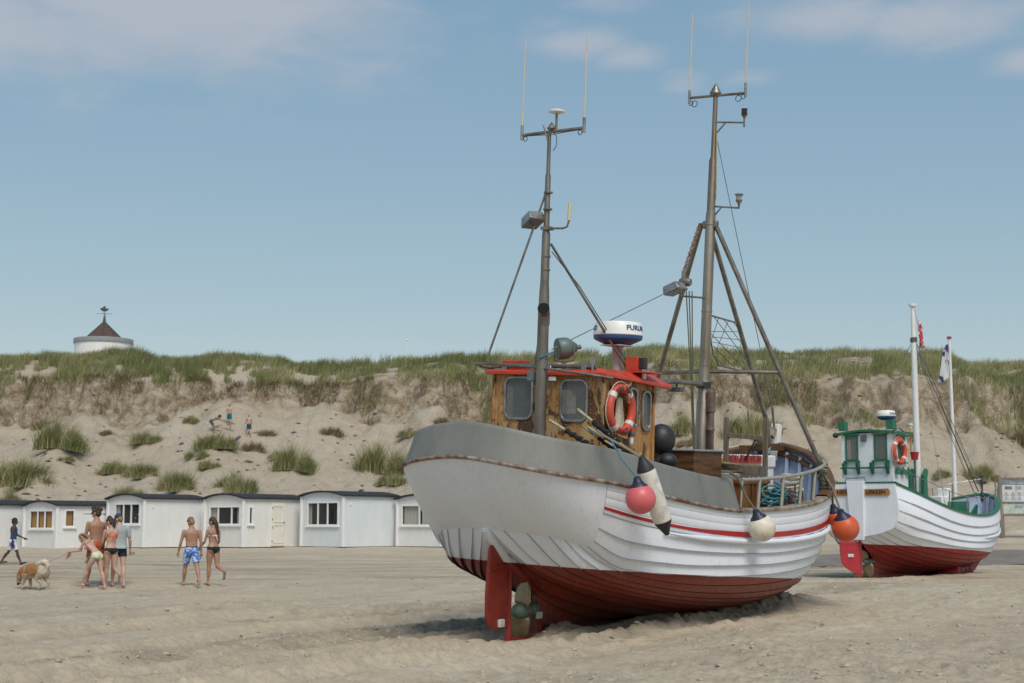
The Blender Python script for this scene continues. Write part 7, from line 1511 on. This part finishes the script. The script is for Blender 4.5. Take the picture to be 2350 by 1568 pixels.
C_BLUEF = cloth_mat('blue_flower_cloth', (.05, .16, .52), (.45, .58, .75), 14, .48, .56); C_BLK = cloth_mat('black_cloth_wear', (.010, .010, .013)); C_NAVY = cloth_mat('navy_cloth', (.008, .014, .035)); C_GREY = cloth_mat('grey_shirt', (.36, .385, .39), (.31, .335, .34), 3); C_FLOR = cloth_mat('floral_cloth', (.65, .62, .55), (.35, .05, .06), 26, .5, .56); C_MINT = cloth_mat('mint_print', (.52, .66, .52), (.62, .60, .35), 22); C_NEON = cloth_mat('neon_orange', (.85, .12, .05), (.8, .1, .05)); C_PINKB = cloth_mat('pink_band', (.8, .12, .18), (.7, .5, .5), 30); C_ORTR = cloth_mat('orange_trunks', (.50, .10, .03), (.42, .08, .03)); C_TANK = cloth_mat('blue_tank', (.012, .075, .25), (.01, .06, .2)); C_WSH = cloth_mat('white_shorts', (.66, .66, .68), (.6, .6, .62)); C_TEALS = cloth_mat('teal_shorts', (.0, .17, .25)); C_GRS = cloth_mat('green_print_shorts', (.03, .16, .05), (.02, .03, .12), 12, .45, .55); C_DKS = cloth_mat('dark_print_shorts', (.04, .06, .06), (.10, .13, .12), 14)
def gp(px, py): p = on_ground(px, py, 20, 70); return p
GP = 'walkers on the beach'
# pair walking away to the left
P = gp(437, 1346); r1 = person('shirtless walker in blue flowered swim shorts with short blond hair', P, R(28), 1.66, 'm', dict(legL=(20, 4, 0), legR=(-22, 10, 22), armL=(6, 14, 16), armR=(-4, 10, 14), lean=3, turn=18, nod=24, spread=3), 'tan', ('short', HB), [('inner_waistband', C_NAVY, lambda D: (D['bone'] == 'torso')&(D['z'] > .97)&(D['z'] < 1.015), .006), ('swim_shorts', C_BLUEF, shorts(.72, .985), lambda D: .014+.012*np.where(D['bone'] == 'thigh', D['t'], 0))], group=GP)
P = gp(487, 1344); r2 = person('walker in floral bandeau top and black bikini bottom with long dark ponytail', P, R(40), 1.62, 'f', dict(legL=(6, 2, 0), legR=(-12, 58, -58), armL=(12, 8, 42), armR=(14, 10, 40), lean=3, turn=28, nod=12, spread=0), 'tan', ('pony', HD), [('bikini_bottom', C_BLK, briefs(.975, .70, .805), .006), ('bandeau_top', C_FLOR, band(1.225, 1.29), .009)], group=GP)
# group on the left
P = gp(217, 1346); r3 = person('tall shirtless walker with dark curly hair and sunglasses, orange swim trunks', P, R(42), 1.86, 'm', dict(legL=(14, 6, 0), legR=(-10, 10, 10), armL=(10, 8, 20), armR=(8, 10, 24), lean=2, turn=30, nod=4), 'tan', ('curly', HD), [('swim_trunks', C_ORTR, shorts(.62, .99), lambda D: .014+.014*np.where(D['bone'] == 'thigh', D['t'], 0))], group=GP)
P = gp(270, 1347); r5 = person('walker in grey t-shirt, navy trunks and blue cap', P, R(24), 1.72, 'm', dict(legL=(14, 6, 0), legR=(-12, 8, 12), armL=(8, 8, 20), armR=(2, 14, 20), lean=5, turn=40, nod=18), 'light', ('cap', HB), [('t_shirt', C_GREY, lambda D: ((D['bone'] == 'torso')&(D['z'] > .89)&(D['z'] < 1.44))|((D['bone'] == 'uarm')&(D['t'] < .72)), lambda D: .018+.03*np.clip((1.25-D['z'])/.4, 0, 1)*(D['bone'] == 'torso')), ('trunks', C_NAVY, shorts(.42, .95), .016)], group=GP)
P = gp(252, 1350); r4 = person('walker in neon orange bikini top and black bottom with brown hair bun', P, R(34), 1.66, 'f', dict(legL=(8, 4, 0), legR=(-6, 62, -50), armL=(14, 6, 30), armR=(-4, 20, 40), lean=4, turn=32, nod=26, spread=0), 'fair', ('bun', HD), [('bikini_bottom', C_BLK, briefs(.965, .72, .805), .006), ('bikini_top', C_NEON, band(1.235, 1.262), .008)], group=GP)
P = gp(219, 1353); r6 = person('girl bending forward in mint bikini bottom and pink top, holding a pink leash', P, R(66), 1.50, 'f', dict(legL=(34, 14, 0), legR=(-14, 4, 14), armL=(34, 4, 50), armR=(8, 14, 34), lean=40, turn=8, nod=34), 'light', ('hang', HS), [('bikini_bottom', C_MINT, briefs(.985, .40, .80), .007), ('bikini_top', C_PINKB, band(1.24, 1.275), .008)], group=GP)
# far walker
P = gp(28, 1297); r7 = person('dark haired walker in blue tank top and white shorts, near the leftmost hut', P, R(-78), 1.66, 'm', dict(legL=(-24, 12, 14), legR=(24, 4, 22), armR=(-4, 8, 14), armL=(20, 10, 46), lean=2, turn=0, nod=2), 'dark', ('short', HK), [('tank_top', C_TANK, lambda D: (D['bone'] == 'torso')&(D['z'] > .90)&(D['z'] < np.where(np.abs(D['x']) < .125, 1.43, 1.30))&~((D['y'] > .03)&(D['z'] > 1.36)&(np.abs(D['x']) < .06)), .014), ('shorts', C_WSH, shorts(.78, .97), lambda D: .016+.02*np.where(D['bone'] == 'thigh', D['t'], 0)), ('side_panel', pm('panel_blue', (.02, .05, .5)), lambda D: (D['bone'] == 'thigh')&(D['t'] < .6)&(np.abs(D['x']) > .10+.06*D['t'])&(np.abs(D['y']) < .03+.2*D['t']*0+.03), .04)], group=GP)
T7, HM7, dz7, hd7, ft7, S7 = r7
for sd in 'LR':
    an, heel, ball, toe, fd, upf = ft7[sd]; b = MB(); sdv = fd.cross(upf); q = [heel-fd*.045, heel+fd*.05, ball+fd*.01, toe+fd*.03]
    b.grid([[p-upf*.036+dz7-sdv*w_, p-upf*.036+dz7+sdv*w_] for p, w_ in zip(q, (.03, .036, .045, .03))]); o = b.build('flip_flop', C_BLK, T7); so = o.modifiers.new('s', 'SOLIDIFY'); so.thickness = .016
v, f = text_vf('THISSS', .07, .001, .003); b = MB(); b.add([(p.x*1.0, .150-1.6*p.x*p.x+p.z, 1.27+p.y) for p in [Vector((-q.x, q.y, q.z)) for q in v]], f); b.v = [(p[0], p[1], p[2]+dz7.z) for p in b.v]; b.build('lettering', C_WSH, T7, smooth=False)
# sunglasses, cap, bow ties
T3, HM3, dz3 = r3[:3]; b = MB(); [b.lathe([(.024, 0), (.022, .008), (0, .01)], HM3 @ Vector((s*.034, .098, .105))+dz3, HM3.to_3x3() @ Vector((0, 1, 0)), 10) for s in (-1, 1)]; b.tube([HM3 @ Vector(p)+dz3 for p in ((-.08, -.0, .11), (-.06, .09, .11), (.06, .09, .11), (.08, 0, .11))], .005, 5); b.build('sunglasses', C_BLK, T3)
T5, HM5, dz5 = r5[:3]; cap = MB(); P_ = []
for i in range(7): th = i/6*pi/2; P_.append([HM5 @ Vector((.094*cos(th)*cos(a), -.012+.112*cos(th)*sin(a), .135+.118*sin(th)))+dz5 for a in [2*pi*k/18 for k in range(19)]])
cap.grid(P_); o = cap.build('cap', cloth_mat('cap_blue', (.03, .06, .17)), T5); so = o.modifiers.new('s', 'SOLIDIFY'); so.thickness = .006
b = MB(); b.grid([[HM5 @ Vector((x, .08*1.2+y-1.6*x*x, .14-.02*y*6-2.0*x*x))+dz5 for x in np.linspace(-.07, .07, 7)] for y in (0, .04, .075)]); o = b.build('cap_peak', MATS['cap_blue'], T5); so = o.modifiers.new('s', 'SOLIDIFY'); so.thickness = .006
T4, HM4, dz4 = r4[:3]; b = MB(); [b.tube([Vector(p)+dz4 for p in q], .006, 5) for q in (((.0, -.11, 1.255), (.03, -.12, 1.21), (.025, -.125, 1.15)), ((.0, -.11, 1.255), (-.025, -.12, 1.2), (-.01, -.125, 1.16)))]; b.torus(Vector((.02, -.115, 1.255))+dz4, .02, .006, (0, 1, 0), 10, 5); b.build('bikini_bow', C_NEON, T4)
T2, HM2, dz2 = r2[:3]; b = MB(); b.sphere(Vector((.02, -.115, 1.255))+dz2, .03, 8, 6, (1.8, .6, .8)); b.tube([Vector((.02, -.12, 1.25))+dz2, Vector((.035, -.125, 1.17))+dz2], [.02, .014], 6); b.build('bandeau_bow', C_FLOR, T2)
# dark glasses held by the walker in the cap
g = r5[3]['R']; t = empty('glasses', Matrix.Translation(g), 'folded dark glasses in the hand of the grey shirted walker', 'glasses'); b = MB(); b.torus((.03, -.02, -.03), .024, .006, (.3, 1, .2), 12, 5); b.torus((.085, -.02, -.015), .024, .006, (.3, 1, .2), 12, 5); b.build('frame', C_BLK, t)
# children on the dune
GC = 'children on the dune slope'
def gk(px, py): return on_ground(px, py, 66)
person('blond child in teal swim shorts facing the beach', gk(526, 981), R(170), 1.30, 'k', dict(legL=(4, 4, 0), legR=(-4, 4, 0), armL=(8, 12, 10), armR=(4, 12, 10), lean=2, nod=4, spread=5), 'light', ('short', HL), [('swim_shorts', C_TEALS, shorts(.7, 1.0), .025)], vox=.018, group=GC)
person('blond child in green patterned shorts seen from behind', gk(571, 1003), R(20), 1.24, 'k', dict(legL=(8, 10, 0), legR=(-10, 12, 10), armL=(20, 8, 50), armR=(14, 10, 50), lean=4, nod=8, spread=3), 'light', ('short', HL), [('swim_shorts', C_GRS, shorts(.75, 1.0), .025)], vox=.018, group=GC)
rk = person('dark haired child in dark shorts bending down to dig', gk(484, 994), R(-60), 1.25, 'k', dict(legL=(38, 26, 0), legR=(20, 10, 0), armL=(72, 8, 14), armR=(60, 8, 20), lean=62, nod=-10, turn=0, spread=6), 'brown', ('short', HK), [('swim_shorts', C_DKS, shorts(.75, 1.0), .025)], vox=.018, group=GC)
g = rk[3]['R']; t = empty('digging_board', Matrix.Translation(g), 'dark board in the hands of the bending child', 'board'); b = MB(); b.beam((0, 0, 0), (.55, -.05, -.18), .16, .03); b.build('board', pm('board_dark', (.08, .06, .07)), t, bevel=.01)
# ---- dog
def fur_mat():
    m, N, L, b_ = nodes('dog_fur'); v = tcoord(N, L); sx = N.new('ShaderNodeSeparateXYZ'); L.new(v, sx.inputs[0]); n = tnoise(N, L, v, 6, 4, .6); n2 = tnoise(N, L, tcoord(N, L, (30, 30, 12)), 3, 4, .7)
    # x: forward, z: up; ginger saddle, cream belly, legs and rump
    wob = N.new('ShaderNodeMath'); wob.operation = 'MULTIPLY_ADD'; L.new(n, wob.inputs[0]); wob.inputs[1].default_value = .42; L.new(sx.outputs[2], wob.inputs[2])
    up = maprange(N, L, wob.outputs[0], .56, .64, 0, 1)
    fr = maprange(N, L, sx.outputs[0], -.27, -.18, 0, 1); f2 = maprange(N, L, sx.outputs[0], .60, .50, .3, 1)
    mm = N.new('ShaderNodeMath'); mm.operation = 'MULTIPLY'; L.new(up, mm.inputs[0]); L.new(fr, mm.inputs[1]); m3 = N.new('ShaderNodeMath'); m3.operation = 'MULTIPLY'; L.new(mm.outputs[0], m3.inputs[0]); L.new(f2, m3.inputs[1])
    st = maprange(N, L, sx.outputs[0], .20, .215, 0, 1); st2 = maprange(N, L, sx.outputs[0], .275, .26, 0, 1); ms = N.new('ShaderNodeMath'); ms.operation = 'MULTIPLY'; L.new(st, ms.inputs[0]); L.new(st2, ms.inputs[1])
    c = mixc(N, L, m3.outputs[0], (.56, .46, .34), ramp(N, L, n2, [(.3, (.30, .145, .045)), (.7, (.40, .21, .075))])); c = mixc(N, L, ms.outputs[0], c, (.42, .31, .2)); hm_ = N.new('ShaderNodeMath'); hm_.operation = 'MULTIPLY'; L.new(maprange(N, L, sx.outputs[0], .36, .43, 0, 1), hm_.inputs[0]); L.new(maprange(N, L, n, .3, .6, .9, .35), hm_.inputs[1]); c = mixc(N, L, hm_.outputs[0], c, (.40, .25, .11))
    mz = N.new('ShaderNodeMath'); mz.operation = 'MULTIPLY'; L.new(maprange(N, L, sx.outputs[2], .185, .165, 0, 1), mz.inputs[0]); L.new(maprange(N, L, sx.outputs[0], .46, .48, 0, 1), mz.inputs[1]); c = mixc(N, L, mz.outputs[0], c, (.012, .010, .010))
    L.new(c, b_.inputs[0]); b_.inputs['Roughness'].default_value = .85; bump(N, L, b_, n2, .9, .03); return m
def dog():
    P = gp(78, 1354); T = empty('dog', Matrix.Translation(P) @ Matrix.Rotation(R(158), 4, 'Z') @ Matrix.Scale(.86, 4), 'ginger and cream dog sniffing the sand on a leash', 'dog'); b = MB()
    X, Yv, Zv = Vector((1, 0, 0)), Vector((0, 1, 0)), Vector((0, 0, 1))
    rg = [(Vector((x, 0, z)), Yv, Zv, a, c) for x, z, a, c in ((-.44, .50, .06, .07), (-.38, .50, .135, .15), (-.25, .50, .165, .185), (-.08, .505, .16, .185), (.08, .505, .165, .20), (.22, .49, .17, .205), (.32, .47, .15, .19), (.38, .45, .11, .14))]; v, f = rings_mesh(rg, 16); b.add(v, f)
    limb(b, [(.28, 0, .52), (.40, 0, .47), (.47, 0, .38)], [.15, .13, .10]); b.sphere((.49, 0, .34), .098, 14, 10, (1, .95, 1.05)); limb(b, [(.50, 0, .30), (.535, 0, .22), (.55, 0, .16)], [.068, .052, .042]); b.sphere((.47, 0, .17), .03, 8, 6)
    for s in (-1, 1): limb(b, [(.46, s*.06, .42), (.475, s*.085, .47), (.485, s*.09, .505)], [.038, .026, .008])
    for s, dx, kn in ((1, .05, 0), (-1, -.06, .0)):
        limb(b, [(.26, s*.09, .42), (.25+dx*.4, s*.10, .26), (.27+dx, s*.10, .14), (.26+dx, s*.10, .05), (.31+dx, s*.10, .03)], [.085, .046, .034, .028, .030])
    for s, dx in ((1, .06), (-1, -.05)):
        limb(b, [(-.30, s*.09, .46), (-.24+dx, s*.10, .32)], [.125, .075]); limb(b, [(-.24+dx, s*.10, .32), (-.36+dx, s*.10, .19)], [.07, .038]); limb(b, [(-.36+dx, s*.10, .19), (-.33+dx, s*.10, .06), (-.28+dx, s*.10, .03)], [.033, .026, .030])
    me = remeshed(b, 'body', .012, 3); co = np.zeros(len(me.vertices)*3); me.vertices.foreach_get('co', co); co = co.reshape(-1, 3); no = np.zeros(len(me.vertices)*3); me.vertices.foreach_get('normal', no); no = no.reshape(-1, 3)
    co += no*(.022*fbm(co[:, 0]/.035+co[:, 2]/.05, co[:, 1]/.03+co[:, 2]/.04, 2, 99))[:, None]; me.vertices.foreach_set('co', co.ravel()); link('body', me, fur_mat(), T)
    b = MB(); pts = [(-.40, 0, .58), (-.445, 0, .66), (-.42, .01, .735), (-.34, .02, .765), (-.24, .03, .745), (-.15, .04, .69), (-.10, .05, .64)]; b.tube(pts, [.05, .062, .07, .075, .072, .055, .02], 12); r_ = random.Random(8)
    for k in range(110): p = Vector(pts[r_.randrange(1, 6)]); d = Vector((r_.uniform(-.2, 1), r_.uniform(-1, 1), r_.uniform(-.9, .5))).normalized(); b.tube([p+d*.04, p+d*(.085+.03*r_.random())+Vector((.03, 0, -.01))], [.016, .003], 4)
    tl = remeshed(b, 'tail', .010, 4); link('tail', tl, pm('tail_fur', (.60, .56, .47), (.46, .36, .24), 5, .9, 0, .8, 40), T)
    for s in (-1, 1): b = MB(); b.sphere((.555, s*.045, .315), .011, 8, 6); b.build('eye', HK, T)
    b = MB(); b.sphere((.565, 0, .145), .026, 10, 8); b.build('nose', HK, T)
    b = MB(); b.torus((.36, 0, .46), .155, .012, (.7, 0, -.35), 22, 6); b.build('collar', C_ORTR, T)
    return T.matrix_world @ Vector((.30, 0, .62))
bk = dog(); hl = r6[3]['L']; t = empty('leash', Matrix.Translation(hl), 'thin pink leash running from the girl to the dog', 'leash'); b = MB(hl); mid = (bk+hl)/2-Vector((0, 0, .06)); b.tube([bk, bk.lerp(mid, .5)-Vector((0, 0, .02)), mid, hl.lerp(mid, .5)-Vector((0, 0, .02)), hl], .007, 5); b.build('line', pm('leash_pink', (.55, .18, .22)), t)
b = MB(); r_ = random.Random(9)
for k in range(9): b.tube([(0, 0, 0), (r_.uniform(-.07, .07), r_.uniform(-.05, .05), -.10-r_.uniform(0, .1)), (r_.uniform(-.09, .09), r_.uniform(-.05, .05), -.06)], .005, 4)
b.build('gathered_loops', MATS['leash_pink'], t)
